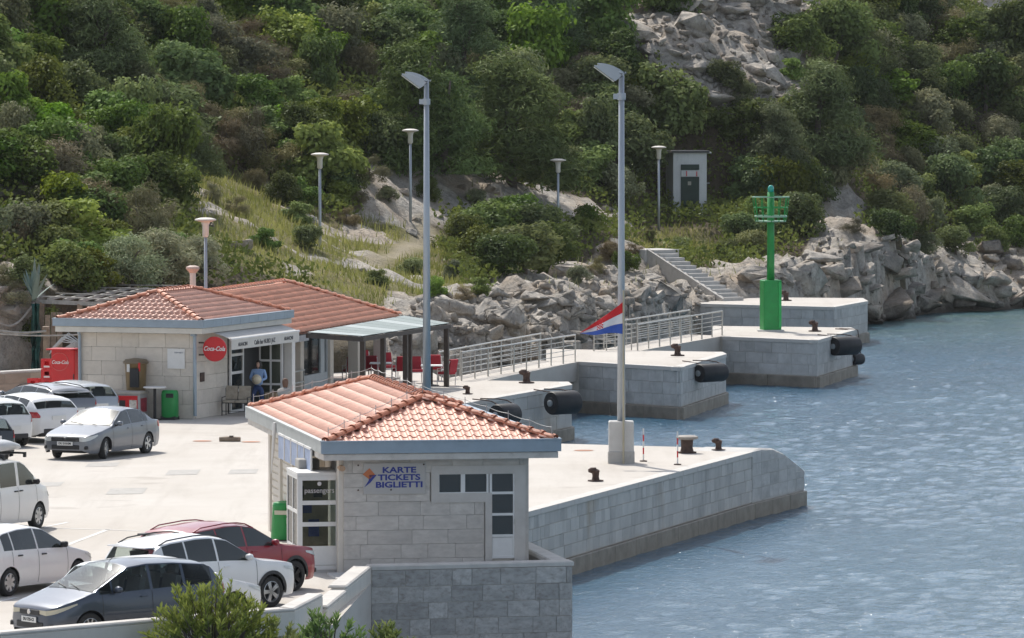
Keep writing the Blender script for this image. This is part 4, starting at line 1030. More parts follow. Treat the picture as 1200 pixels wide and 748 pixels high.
def kindrow(c): return c['L'] < 4.8
def make_car(name, label, c, loc, heading, pnt, cat='car', group='cars in the harbour car park'):
    """c: dict with L, W, wb, fo, r (wheel), top / belt profiles measured from the front bumper; body is one lofted shell"""
    L, Wd, wb, fo, r = c['L'], c['W'], c['wb'], c['fo'], c['r']
    root = thing(name, label, cat, loc, heading, group)
    ax = (fo, fo+wb); Ra = r*1.14
    st = sorted(set([round(x, 4) for x in list(np.linspace(0, .3, 9)) + list(np.linspace(.3, L-.3, 78)) + list(np.linspace(L-.3, L, 9)) + [a+sg*(Ra+e) for a in ax for sg in (-1, 1) for e in (-.002, .002)] + [q for ab in list(c['win'])+[c['ws'], c['rw']] for q in ab]]))
    st = np.array(st)
    top = lambda s: smooth_interp(s, c['top'], .045)
    belt0 = lambda s: np.interp(s, [p[0] for p in c['belt']], [p[1] for p in c['belt']])
    hwp = c.get('plan', [(0, .66), (.04, .76), (.12, .86), (.3, .935), (.7, .985), (1.2, 1), (L-1.0, 1), (L-.45, .975), (L-.15, .91), (L-.05, .83), (L, .74)])
    hw = lambda s: np.interp(s, [p[0] for p in hwp], [p[1] for p in hwp])*Wd/2
    roofw = c.get('roofw', .735)
    def params(s):
        t = float(top(s)); w = float(hw(s)); zb = min(float(belt0(s)), t-.035)
        hcab = t-zb; f = max(0, min(1, (hcab-.04)/(c['H']-float(belt0(s))-.06)))
        wr = w*(.93*(1-f)+roofw*f); cr = .03+.035*f
        zbot = float(np.interp(s, [0, .12, .35, L-.4, L-.12, L], [c['zb']+.10, c['zb']+.02, c['zb'], c['zb'], c['zb']+.05, c['zb']+.12]))
        zarch = 0
        for a in ax:
            if abs(s-a) < Ra: zarch = r+math.sqrt(max(0, Ra*Ra-(s-a)**2))
        return t, w, zb, wr, cr, zbot, max(zbot, zarch)
    def side_pt(s, z, out=0.0):
        """point on the lower body side at height z"""
        t, w, zb, wr, cr, zbot, za = params(s)
        f = (z-zbot)/(zb-zbot)
        y = w*float(np.interp(f, [0, .12, .35, .55, .72, .88, 1.0], [.93, .965, .995, 1.0, .99, .975, .945]))
        return y+out
    def glass_pt(s, f, out=0.0):
        t, w, zb, wr, cr, zbot, za = params(s); y0 = w*.945; ze = t-cr
        y = y0+(wr-y0)*(f*.75+.25*f*f); z = zb+(ze-zb)*f
        return y+out, z
    rings = []
    for s in st:
        t, w, zb, wr, cr, zbot, za = params(s); ring = []
        for f in (0, .10, .25, .42, .55, .68, .8, .91, 1.0):
            z = za+(zb-za)*f; ring.append((side_pt(s, z), z))
        for f in (.06, .3, .55, .8, .94): ring.append(glass_pt(s, f))
        ze = t-cr
        for q in (1.0, .93, .8, .55, .28, 0.0): ring.append((wr*q, t-cr*q*q if q < 1 else ze-.004))
        rings.append(ring)
    mb = MB(); rows = []
    for s, ring in zip(st, rings):
        x = L/2-s
        rows.append([(x, y, z) for y, z in ring] + [(x, -y, z) for y, z in ring[-2::-1]])
    mb.grid([r_[::-1] for r_ in rows]); n = len(rows[0])
    keepf = []
    for k_, f_ in enumerate(mb.f):
        i, j = divmod(k_, n-1); sm = (st[i]+st[i+1])/2
        sidegl = (9 <= j <= 12 or 25 <= j <= 28) and any(a < sm < b_ and params(sm)[0]-params(sm)[4]-params(sm)[2] > .13 for a, b_ in c['win'])
        front = 15 <= j <= 22 and (c['ws'][0] < sm < c['ws'][1] or c['rw'][0] < sm < c['rw'][1])
        if not (sidegl or front): keepf.append(f_)
    mb.f = keepf
    mb.f.append(tuple(range(0, n))[::-1]); k = len(mb.v); mb.f.append(tuple(range(k-n, k)))
    mb.build('body', pnt, root, smooth=True, angle=38)
    X = lambda s: L/2-s
    # side windows
    gl = c.get('glass', m_cside)
    for sd in (1, -1):
        for wi, (s0, s1) in enumerate(c['win']):
            nS = 14; g = []
            for i in range(nS+1):
                s = s0-.012+(s1-s0+.024)*i/nS; t, w, zb, wr, cr, zbot, za = params(s); h = t-cr-zb
                if h < .11: continue
                lo, hi = .045, .955
                row = []
                for j in range(7):
                    f = lo+(hi-lo)*j/6; y, z = glass_pt(s, f, .006); row.append((X(s), y*sd, z))
                g.append(row)
            if len(g) > 1:
                q = MB().grid(g if sd > 0 else [r_[::-1] for r_ in g]); o = q.build('side_window', gl, root, smooth=True)
    # windscreen and rear window
    for nm, (s0, s1), nar, gm in (('windscreen', c['ws'], .07, c.get('wsglass', m_cfront)), ('rear_window', c['rw'], .09, gl)):
        g = []
        for i in range(9):
            s = s0-.01+(s1-s0+.02)*i/8; t, w, zb, wr, cr, zbot, za = params(s); wy = wr*.945
            g.append([(X(s)+(.004 if nm == 'windscreen' else -.004), wy*q, t-cr*(wy*q/wr)**2+.009) for q in np.linspace(-1, 1, 11)])
        MB().grid(g).build(nm, gm, root, smooth=True)
    # doors: shut lines and handles
    for sd in (1, -1):
        for s in c['seams']:
            seam = MB()
            t, w, zb, wr, cr, zbot, za = params(s); pts = []
            for f in np.linspace(.06, 1, 9):
                z = max(za, zbot)+(zb-max(za, zbot))*f; pts.append((X(s), side_pt(s, z, .003)*sd, z))
            seam.grid([[(p[0]-.006, p[1], p[2]) for p in pts], [(p[0]+.006, p[1], p[2]) for p in pts]])
            seam.build('door_seam', m_dark, root)
    for sd in (1, -1):
        for s in c['handles']:
            z = float(belt0(s))-.10; MB().rbox((X(s), side_pt(s, z, .015)*sd, z), (.17, .035, .03), .008).build('door_handle', c.get('hmat', pnt), root)
        s = c['mirror']; z = float(belt0(s))+.06; y = side_pt(s, float(belt0(s))-.02)
        mm = MB().lathe([(.02, -.075), (.075, -.06), (.095, 0), (.085, .05), (.03, .075)], (0, 0, 0), 12)
        mo = mm.build('mirror', c.get('mmat', pnt), root, smooth=True); mo.location = (X(s)-.02, (y+.10)*sd, z+.03); mo.rotation_euler = (R(90), 0, 0); mo.scale = (.75, .78, 1.25)
        MB().box((X(s), (y+.01)*sd, z-.02), (.06, .08, .04)).build('mirror_arm', m_dark, root)
    # lamps follow the shell
    def patch(nm, s0, s1, z0, z1, mat, skew=0.0, both=True, taper=0.0):
        for sd in (1, -1):
            g = []
            for i in range(9):
                s = s0+(s1-s0)*i/8; t = i/8
                za, zb_ = z0+skew*t, z1+skew*t; za, zb_ = za+(zb_-za)*taper*t, zb_-(zb_-za)*taper*t*.4
                zb_ = min(zb_, params(s)[0]-params(s)[4]*.5)
                g.append([(X(s)+(.008 if s < L/2 else -.008), side_pt(s, za+(zb_-za)*j/4, .007)*sd, za+(zb_-za)*j/4) for j in range(5)])
            if s0 == 0:      # the lamp wraps round on to the nose
                y1 = side_pt(0, (z0+z1)/2); fr_ = [[(X(0)+.010, y1*q*sd, z0+(z1-z0)*j/4+(.02 if j == 0 else 0)*(1-q)*3) for j in range(5)] for q in (.58, .72, .86, 1.0)]
                g = fr_+g
            MB().grid(g if sd > 0 else [r_[::-1] for r_ in g]).build(nm, mat, root, smooth=True, angle=35)
    hl = c['head']; patch('headlight', hl[0], hl[1], hl[2], hl[3], c.get('hlmat', m_head), hl[4], taper=.5)
    tl = c['tail']; patch('tail_light', L-tl[0], L-tl[1], tl[2], tl[3], m_tail, tl[4] if len(tl) > 4 else 0)
    # nose: grille, intake, plate, badge
    gz = c['grille']; zf = lambda s: X(s)
    gr = MB().rbox((X(0)-.02, 0, gz[0]), (.09, gz[1], gz[2]), .02).build('grille', m_dark, root)
    if c.get('bars'):
        for i in range(c['bars']): MB().box((X(0)+.028, 0, gz[0]-gz[2]/2+gz[2]*(i+1)/(c['bars']+1)), (.012, gz[1]*.95, .018)).build('grille_bar', m_chrome, gr)
    MB().lathe([(.055, 0), (.05, .012)], (X(0)+.03, 0, gz[0]), 14, 'X').build('badge', m_chrome, gr)
    MB().rbox((X(0)-.03, 0, c['zb']+.20), (.10, Wd*.52, .13), .02).build('air_intake', m_dark, root)
    for sd in (1, -1): MB().rbox((X(.07), Wd*.345*sd, c['zb']+.19), (.10, .22, .10), .02, -.35*sd).build('fog_lamp_recess', m_dark, root)
    pl = MB().rbox((X(0)+.032, 0, c['zb']+.305), (.016, .52, .115), .004).build('number_plate', m_plate, root)
    if c.get('plate'): lettering(c['plate'], .085, m_dark, pl, (X(0)+.042, 0, c['zb']+.305), (R(90), 0, R(90)), bold=.002)
    rz_ = c.get('rplate', .72); pr = MB().rbox((X(L)-.012, 0, rz_), (.03, .52, .12), .004).build('number_plate', m_plate, root)
    MB().rbox((X(L)+.02, 0, c['zb']+.17), (.09, Wd*.62, .14), .02).build('bumper_insert', m_clad, root)
    # wheels and their housings, floor
    tm, rm, bm = wheel_mesh(r, c.get('rim', 'five'))
    for a in ax:
        for sd in (1, -1):
            wo = thing('wheel', None, None, (X(a), (Wd/2-.125)*sd, r), 0); wo.parent = root
            if sd < 0: wo.rotation_euler = (0, 0, math.pi)
            if a == fo and c.get('steer'): wo.rotation_euler[2] += c['steer']
            link('tyre', tm, wo); link('rim', rm, wo); link('brake_disc', bm, wo)
            hs = MB(); th = np.linspace(0, math.pi, 15)
            hs.grid([[(X(a)+Ra*math.cos(t), (Wd/2-.03)*sd, r+Ra*math.sin(t)) for t in th], [(X(a)+Ra*math.cos(t), (Wd/2-.36)*sd, r+Ra*math.sin(t)) for t in th]])
            hs.add([(X(a)+Ra*math.cos(t), (Wd/2-.36)*sd, r+Ra*math.sin(t)) for t in th]+[(X(a)-Ra, (Wd/2-.36)*sd, .18), (X(a)+Ra, (Wd/2-.36)*sd, .18)], [tuple(range(17))])
            hs.build('wheel_housing', m_dark, root)
            if c.get('clad'):
                g = []
                for t in np.linspace(-.12, math.pi+.12, 19):
                    row = []
                    for rad in (Ra-.01, Ra+c['clad']):
                        s = a-rad*math.cos(t); z = max(c['zb']-.02, r+rad*math.sin(t)); s = min(max(s, .02), L-.02)
                        row.append((X(s), side_pt(s, z, .012)*sd, z))
                    g.append(row)
                MB().grid(g if sd < 0 else [r_[::-1] for r_ in g]).build('arch_trim', m_clad, root)
    MB().box((0, 0, .30), (L-.5, Wd-.76, .2)).build('floor_pan', m_dark, root)
    if c.get('clad') or c.get('sill'):
        for sd in (1, -1):
            g = []
            for s in np.linspace(ax[0]+Ra, ax[1]-Ra, 8): g.append([(X(s), side_pt(s, z, .012)*sd, z) for z in (c['zb']-.01, c['zb']+.06, c['zb']+.13)])
            MB().grid(g if sd > 0 else [r_[::-1] for r_ in g]).build('sill_trim', m_clad, root)
    if c.get('rails'):
        for sd in (1, -1):
            pts = []
            for s in np.linspace(c['rails'][0], c['rails'][1], 9):
                t, w, zb, wr, cr, *_ = params(s); e = 0 if s in (c['rails'][0], c['rails'][1]) else .045
                pts.append((X(s), (wr-.05)*sd, t-cr+e+.012))
            MB().tube(pts, .016, 6).build('roof_rail', c.get('railmat', m_dark), root)
    if c.get('spoiler'):
        s = c['spoiler']; t, w, zb, wr, cr, *_ = params(s)
        MB().rbox((X(s)-.10, 0, t-.012), (.30, wr*1.75, .03), .012).build('spoiler', c.get('spmat', pnt), root)
    if c.get('pillar'):
        for sd in (1, -1):
            for s0, s1 in c['pillar']:
                g = []
                for s in np.linspace(s0, s1, 3):
                    t, w, zb, wr, cr, zbot, za = params(s); h = t-cr-zb
                    g.append([(X(s), glass_pt(s, f, .004)[0]*sd, glass_pt(s, f)[1]) for f in np.linspace(.05, 1-.075/h, 6)])
                MB().grid(g if sd > 0 else [r_[::-1] for r_ in g]).build('pillar_trim', m_dark, root)
    # cabin: tub, dashboard, seats with head restraints
    bz = float(belt0(L*.5)); s0 = c['ws'][0]; s1 = c['rw'][0]; Wi = Wd*.82
    MB().rbox((X((s0+s1)/2+.2), 0, bz-.42), (s1-s0-.1, Wi, .3), .05).build('cabin_floor', m_seat, root)
    MB().rbox((X(s0+.32), 0, bz-.06), (.5, Wi*.98, .14), .04).build('dashboard', m_dark, root)
    rows_ = [s0+1.28, s0+2.18] if kindrow(c) else [s0+1.28]
    for s in rows_:
        for y in (-.37, .37):
            t = float(top(s+.1)); q = MB().box((X(s-.18), y, bz-.22), (.5, .48, .16)).box((X(s+.08), y, bz-.02), (.14, .46, .55), 0, -.2).box((X(s+.16), y, min(bz+.38, t-.16)), (.09, .26, .18), 0, -.15)
            q.build('seat', m_seat, root)
    MB().lathe([(.17, -.012), (.19, 0), (.17, .012), (.155, 0), (.17, -.012)], (X(s0+.62), .37, bz+.03), 16, 'X').build('steering_wheel', m_dark, root)
    # front wipers, aerial
    s = c['ws'][0]; t = params(s)[0]
    MB().tube([(X(s-.02), .35, t+.02), (X(s+.12), -.15, float(top(s+.12))+.02)], .008, 5).tube([(X(s-.02), -.12, t+.02), (X(s+.12), -.6, float(top(s+.12))+.005)], .008, 5).build('wiper', m_dark, root)
    if c.get('aerial'): 
        t = float(top(c['aerial'])); MB().tube([(X(c['aerial']), 0, t), (X(c['aerial'])-.15, 0, t+.12)], .006, 5).build('aerial', m_dark, root)
    return root, params, X

def shape(L, H, kind, W=1.78, wb=2.6, fo=.85, r=.315, zb=.20):
    """profiles for a kind of body"""
    c = dict(L=L, H=H, W=W, wb=wb, fo=fo, r=r, zb=zb)
    R0 = L
    if kind == 'hatch':
        c['top'] = [(-.1, .55), (0, .69), (.06, .745), (.22, .79), (.55, .86), (1.02, .965), (1.18, 1.02), (1.95, H-.06), (2.35, H), (2.9, H-.005), (R0-.62, H-.07), (R0-.42, H-.16), (R0-.12, .98), (R0-.05, .86), (R0, .70), (R0+.1, .6)]
        c['belt'] = [(0, .62), (.6, .83), (1.1, .93), (R0-.5, 1.0), (R0, .95)]; c['win'] = [(1.35, 2.28), (2.36, 3.18), (3.25, R0-.52)]
        c['ws'] = (1.17, 1.94); c['rw'] = (R0-.44, R0-.15); c['seams'] = (1.22, 2.32, 3.28); c['handles'] = (2.12, 3.02); c['mirror'] = 1.42
        c['head'] = (.0, .48, .57, .69, .10); c['tail'] = (.32, .02, .78, 1.0, 0); c['grille'] = (.60, .9, .13)
    elif kind == 'mpv':
        c['top'] = [(-.1, .58), (0, .73), (.05, .785), (.2, .84), (.5, .92), (.86, 1.03), (1.0, 1.08), (1.92, H-.05), (2.4, H), (3.1, H-.015), (R0-.55, H-.09), (R0-.36, H-.2), (R0-.10, 1.02), (R0-.04, .85), (R0, .72), (R0+.1, .6)]
        c['belt'] = [(0, .64), (.6, .90), (1.0, .98), (R0-.5, 1.06), (R0, 1.0)]; c['win'] = [(1.12, 1.42), (1.47, 2.38), (2.46, 3.22), (3.30, R0-.46)]
        c['ws'] = (.99, 1.9); c['rw'] = (R0-.40, R0-.13); c['seams'] = (1.18, 2.42, 3.36); c['handles'] = (2.2, 3.12); c['mirror'] = 1.50
        c['head'] = (.0, .58, .61, .71, .16); c['tail'] = (.34, .02, .8, 1.28, 0); c['grille'] = (.66, .72, .11)
    elif kind == 'suv':
        c['top'] = [(-.1, .72), (0, .87), (.05, .93), (.2, .97), (.7, 1.03), (1.15, 1.08), (1.3, 1.13), (2.05, H-.08), (2.5, H-.005), (2.9, H), (R0-.8, H-.06), (R0-.5, H-.12), (R0-.36, H-.22), (R0-.12, 1.08), (R0-.04, .95), (R0, .80), (R0+.1, .7)]
        c['belt'] = [(0, .80), (.6, .97), (1.1, 1.05), (R0-.5, 1.13), (R0, 1.05)]; c['win'] = [(1.45, 2.38), (2.46, 3.25), (3.32, R0-.55)]
        c['ws'] = (1.29, 2.03); c['rw'] = (R0-.38, R0-.14); c['seams'] = (1.32, 2.42, 3.34); c['handles'] = (2.2, 3.12); c['mirror'] = 1.58
        c['head'] = (.0, .50, .72, .85, .07); c['tail'] = (.40, .02, .85, 1.04, 0); c['grille'] = (.72, 1.0, .18); c['clad'] = .065
    elif kind == 'sedan':
        c['top'] = [(-.1, .56), (0, .69), (.05, .735), (.22, .78), (.7, .865), (1.22, .955), (1.35, .99), (2.2, H-.05), (2.65, H), (3.1, H-.015), (3.45, H-.08), (R0-.62, 1.05), (R0-.4, 1.02), (R0-.06, 1.0), (R0-.02, .9), (R0, .74), (R0+.1, .6)]
        c['belt'] = [(0, .62), (.6, .82), (1.3, .92), (R0-.7, .985), (R0, .97)]; c['win'] = [(1.5, 2.52), (2.60, 3.32), (3.36, 3.62)]
        c['ws'] = (1.34, 2.18); c['rw'] = (3.42, R0-.66); c['seams'] = (1.36, 2.56, 3.5); c['handles'] = (2.36, 3.26); c['mirror'] = 1.62
        c['head'] = (.0, .48, .555, .69, .09); c['tail'] = (.30, .02, .78, .96, 0); c['grille'] = (.625, .95, .13)
    elif kind == 'van':
        c['top'] = [(-.1, .70), (0, .90), (.05, .98), (.25, 1.05), (.7, 1.16), (.85, 1.24), (1.55, H-.12), (1.8, H-.02), (2.2, H), (R0-.3, H-.01), (R0-.16, H-.06), (R0-.06, H-.4), (R0-.02, 1.0), (R0, .8), (R0+.1, .7)]
        c['belt'] = [(0, .80), (.5, 1.05), (.9, 1.14), (R0, 1.16)]; c['win'] = [(1.12, 1.95), (2.12, 3.0), (3.12, R0-.5)]
        c['ws'] = (.84, 1.53); c['rw'] = (R0-.10, R0-.055); c['seams'] = (1.05, 2.05, 3.06); c['handles'] = (1.92, 2.2); c['mirror'] = 1.18
        c['head'] = (.0, .36, .74, .90, .05); c['tail'] = (.2, .02, .9, 1.3, 0); c['grille'] = (.80, 1.1, .16); c['roofw'] = .86
    return c

def park(px, py, theta, c, axle, side):
    """centre of a car from the photo pixel of one wheel's contact point. theta: heading from +X, axle 0 front / 1 rear, side +1 left / -1 right of the car"""
    q = P(px, py, Z0); h = R(theta); f = Vector((math.cos(h), math.sin(h), 0)); l = Vector((-math.sin(h), math.cos(h), 0))
    s = c['fo'] + (c['wb'] if axle else 0)
    return q - f*(c['L']/2-s) - l*side*(c['W']/2-.1), h

# dark grey people carrier nearest the camera
c = shape(4.42, 1.62, 'mpv', 1.84, 2.70, .88, .325, .20); c.update(rim='ten', plate='DU 725-CI', hlmat=m_headold, aerial=1.95, mmat=paint('slate', (.055, .07, .10), .35), bars=0, sill=True, tail=(.16, .03, .86, 1.2, 0))
loc, h = park(104, 755, 180+39, c, 0, 1); make_car('people_carrier', 'dark grey people carrier parked nearest, nose to the left', c, loc, h, paint('slate', (.055, .07, .10), .35))
# white hatchback half hidden behind it
c = shape(4.40, 1.46, 'hatch', 1.70, 2.62, .86, .31, .19); c.update(rim='five')
loc, h = park(273, 729, 39, c, 0, -1); make_car('hatchback', 'white hatchback mostly hidden between the grey people carrier and white off-roader', c, loc, h, paint('white', (.74, .74, .73)))
# white off-roader
c = shape(4.45, 1.68, 'suv', 1.82, 2.60, .87, .35, .24); c.update(rails=(1.95, 3.95), rim='five', spoiler=4.05)
loc, h = park(316, 712, 45, c, 0, -1); make_car('off_roader', 'white off-roader with black roof rails and black wheel arches', c, loc, h, paint('white2', (.76, .76, .76)))
# red off-roader
c = shape(4.48, 1.64, 'suv', 1.85, 2.67, .88, .35, .23); c.update(rails=(2.0, 3.9), rim='dark', railmat=paint('red', (.27, .008, .02), .0), spoiler=4.1, spmat=m_dark)
loc, h = park(343, 693, 49, c, 0, -1); make_car('off_roader', 'dark red off-roader parked beside the green bin', c, loc, h, paint('red', (.27, .008, .02), .0))
# white hatchback at the left edge
c = shape(4.07, 1.52, 'hatch', 1.75, 2.59, .80, .31, .19); c.update(rim='cover', mmat=m_dark, hmat=m_dark)
loc, h = park(9, 699, 59, c, 1, -1); make_car('hatchback', 'white hatchback with black mirrors at the left edge, below the van', c, loc, h, paint('white', (.74, .74, .73)))
# white van with roof box
c = shape(4.9, 1.86, 'van', 1.90, 3.0, .90, .335, .24); c.update(rim='cover', mmat=m_dark, hmat=m_dark)
loc, h = park(43, 620, 68, c, 0, -1); van, vp, vX = make_car('van', 'white van carrying a pale grey roof box', c, loc, h, paint('white2', (.76, .76, .76)), 'van')
rb = thing('roof_box', 'pale grey roof box on top of the white van', 'roof box', loc+Vector((math.cos(h)*.75, math.sin(h)*.75, 1.86)), h)
g = []
for s, w, z0, z1 in ((-1.15, .22, .14, .20), (-1.0, .36, .12, .36), (-.4, .42, .12, .44), (.4, .42, .12, .42), (.85, .38, .12, .32), (1.2, .22, .15, .19)):
    g.append([(s, w*math.cos(t), (z0+z1)/2+(z1-z0)/2*(abs(math.sin(t))**.7)*(1 if math.sin(t) > 0 else -1)) for t in np.linspace(0, 2*math.pi, 17)[:-1]])
q = MB().grid(g, True); q.f += [tuple(range(16))[::-1], tuple(range(len(q.v)-16, len(q.v)))]; q.build('shell', M('box plastic', (.50, .51, .52), .4, var=.04), rb, smooth=True)
for x in (-.55, .6): MB().box((x, 0, .075), (.07, 1.3, .05)).box((x, .62, .03), (.08, .06, .12)).box((x, -.62, .03), (.08, .06, .12)).build('crossbar', m_dark, rb)
# silver saloon driving across
c = shape(4.6, 1.46, 'sedan', 1.80, 2.70, .93, .315, .19); c.update(rim='five', plate='DU 310-EM', bars=2, steer=R(14))
sil = paint('silver', (.16, .175, .20), .35)
loc, h = park(122, 538, 180+66, c, 0, 1); make_car('saloon', 'silver blue saloon standing in front of the cafe', c, loc, h, sil)
# row at the back, seen from behind
c = shape(4.42, 1.5, 'suv', 1.80, 2.70, .87, .335, .22); c.update(rim='five', tail=(.55, .02, .80, .98, 0), rplate=.80)
loc, h = park(26, 519, 180-52, c, 1, 1); make_car('off_roader', 'white compact off-roader with tail to the camera, beside the silver saloon', c, loc, h, paint('white2', (.76, .76, .76)))
c = shape(3.95, 1.5, 'hatch', 1.70, 2.48, .80, .30, .19); c.update(rim='cover', rplate=.62)
loc, h = park(-22, 525, 180-52, c, 1, 1); make_car('hatchback', 'white hatchback at the left edge with tail to the camera', c, loc, h, paint('white', (.74, .74, .73)))
c = shape(4.3, 1.5, 'hatch', 1.78, 2.6, .85, .31, .2); c.update(rim='five', rplate=.8)
loc, h = park(-52, 545, 180-54, c, 1, 1); make_car('hatchback', 'dark hatchback cut off by the left edge above the van', c, loc, h, paint('graphite', (.05, .055, .06), .4))
c = shape(4.55, 1.50, 'suv', 1.80, 2.65, .88, .33, .2); c.update(rim='five', rails=(1.9, 4.0), tail=(.62, .02, .86, 1.02, 0), clad=None, spoiler=4.2)
loc, h = park(46, 506, 180-52, c, 1, 1); make_car('estate_car', 'grey estate car with pale roof and large red tail lights', c, loc, h, paint('grey', (.20, .21, .23), .5))
c = shape(4.2, 1.46, 'hatch', 1.76, 2.6, .85, .31, .2); c.update(rim='five')
loc, h = park(80, 501, 180-52, c, 1, 1); make_car('hatchback', 'silver hatchback at the far end of the back row by the freezer', c, loc, h, paint('pale silver', (.38, .41, .44), .5))
# ------------------------------------------------------------------ boulders
def rock_mesh(seed, sub=2):
    r_ = np.random.default_rng(seed); bm = bmesh.new(); bmesh.ops.create_icosphere(bm, subdivisions=sub, radius=1.0)
    V = np.array([v.co for v in bm.verts]); Fc = [[v.index for v in f.verts] for f in bm.faces]; bm.free()
    # angular block: hull of a few points, split and roughened
    bm = bmesh.new()
    for p in r_.uniform(-1, 1, (13 if sub > 1 else 9, 3)):
        p = p/max(.55, np.abs(p).max())*r_.uniform(.8, 1.05); bm.verts.new(p*np.array([1, .9, .7]))
    bmesh.ops.convex_hull(bm, input=bm.verts); bmesh.ops.delete(bm, geom=[v for v in bm.verts if not v.link_faces], context='VERTS')
    if sub > 1:
        bmesh.ops.bevel(bm, geom=bm.edges[:], offset=.045, segments=1, affect='EDGES', clamp_overlap=True)
        bmesh.ops.triangulate(bm, faces=bm.faces[:]); bmesh.ops.subdivide_edges(bm, edges=[e_ for e_ in bm.edges if e_.calc_length() > .35], cuts=2, use_grid_fill=True)
    bmesh.ops.triangulate(bm, faces=bm.faces[:]); bm.verts.index_update()
    V = np.array([v.co for v in bm.verts]); Fc = [[v.index for v in f.verts] for f in bm.faces]; bm.free()
    if sub > 1:
        V += np.stack([np.sin(V@r_.normal(0, 3.2, 3)+r_.uniform(0, 6)) for _ in range(3)], 1)*.02 + r_.normal(size=V.shape)*.022
    return np_mesh('boulder', V, Fc, m_rock)
ROCKS = [rock_mesh(100+i) for i in range(12)]
RRV = []
for i in range(6):
    me_ = rock_mesh(200+i, 1); v_ = np.zeros(len(me_.vertices)*3, np.float32); me_.vertices.foreach_get('co', v_)
    RRV.append((v_.reshape(-1, 3), np.array([list(p.vertices) for p in me_.polygons])))
rr = random.Random(21)
def put_rock(px, py, size, sink=.25, flat=1.0):
    q = hit(px, py)
    if q is None: return
    o = link('boulder', ROCKS[rr.randrange(len(ROCKS))], hillside, q+Vector((0, 0, size*(.35-sink))))
    o.rotation_euler = (rr.uniform(-.5, .5), rr.uniform(-.5, .5), rr.uniform(0, 6.28)); o.scale = (size*rr.uniform(.8, 1.3), size*rr.uniform(.8, 1.2), size*flat*rr.uniform(.7, 1.1))
def scatter(poly, n, s0, s1, mind, sink=.25, flat=1.0, bias=2.0):
    xs = [p[0] for p in poly]; ys = [p[1] for p in poly]; got = []; tries = 0
    while len(got) < n and tries < n*40:
        tries += 1; x = rr.uniform(max(min(xs), -60), min(max(xs), 1260)); y = rr.uniform(max(min(ys), -30), max(ys))
        if not inpoly(np.array([x]), np.array([y]), poly)[0]: continue
        if any((x-a)**2+((y-b_)*1.2)**2 < mind*mind for a, b_ in got): continue
        got.append((x, y)); put_rock(x, y, s0+(s1-s0)*rr.random()**bias, sink, flat)
SH1 = [(560, 350), (640, 325), (700, 315), (790, 330), (820, 345), (790, 390), (700, 410), (640, 405), (570, 400)]
SH2 = [(860, 330), (930, 305), (990, 275), (1040, 280), (1110, 292), (1210, 270), (1260, 300), (1260, 352), (1090, 360), (1050, 372), (1020, 372), (1010, 348), (880, 348)]
scatter(SCREE, 80, .32, 1.15, 11, .2, .8); scatter(SH1, 46, .3, .9, 12, .3, .8); scatter(SH2, 60, .3, 1.05, 12, .35, .75)
scatter([(460, 375), (560, 352), (640, 400), (560, 425), (470, 425)], 34, .25, .75, 9, .2)
scatter(LEFTR, 8, .4, 1.0, 14); scatter([(-30, 315), (25, 325), (34, 400), (-30, 430)], 10, .3, .75, 14)
scatter([(1015, 372), (1055, 366), (1090, 352), (1210, 345), (1210, 362), (1090, 366), (1050, 384), (1018, 386)], 26, .4, 1.2, 9, .35, .7, 1.2); scatter([(560, 400), (690, 395), (720, 420), (600, 432)], 18, .35, .9, 11, .3, .8, 1.2)
scatter(CLIFF, 10, .3, .8, 20, .35); scatter(GRASS, 8, .2, .55, 20, .3)
for a in ((930, 330, 1.7), (985, 345, 1.3), (1040, 362, 1.5), (1052, 370, 1.1), (830, 340, 1.2), (1120, 345, 1.8), (1165, 340, 1.6), (770, 345, 1.2), (1020, 120, 1.6), (1035, 40, 1.5), (1010, 15, 1.0)): put_rock(a[0], a[1], a[2], .35, .7)
def rubble(name, poly, n, s0, s1, rz):
    r_ = random.Random(rz); Vs = []; Fs = []; k = 0; xs = [p[0] for p in poly]; ys = [p[1] for p in poly]; t = 0
    while t < n:
        t += 1; x = r_.uniform(min(xs), max(xs)); y = r_.uniform(max(min(ys), -20), max(ys))
        if not inpoly(np.array([x]), np.array([y]), poly)[0]: continue
        q = hit(x, y)
        if q is None: continue
        v, f = RRV[r_.randrange(6)]; s = s0+(s1-s0)*r_.random()**2; e = Matrix.Rotation(r_.uniform(0, 6.28), 3, 'Z') @ Matrix.Rotation(r_.uniform(-.6, .6), 3, 'X')
        Vs.append((np.array(e) @ (v*s).T).T + np.array(q) + (0, 0, s*.2)); Fs.append(f+k); k += len(v)
    o = link(name, np_mesh(name, np.concatenate(Vs), np.concatenate(Fs), m_rock), hillside); tag(o, 'loose limestone rubble', None, None, 'stuff')
rubble('rubble', SCREE, 900, .10, .38, 1)
rubble('rubble', [(440, 372), (520, 345), (570, 345), (700, 320), (800, 330), (850, 345), (800, 395), (640, 420), (470, 430)], 900, .08, .32, 2)
rubble('rubble', SH2, 420, .10, .36, 3)

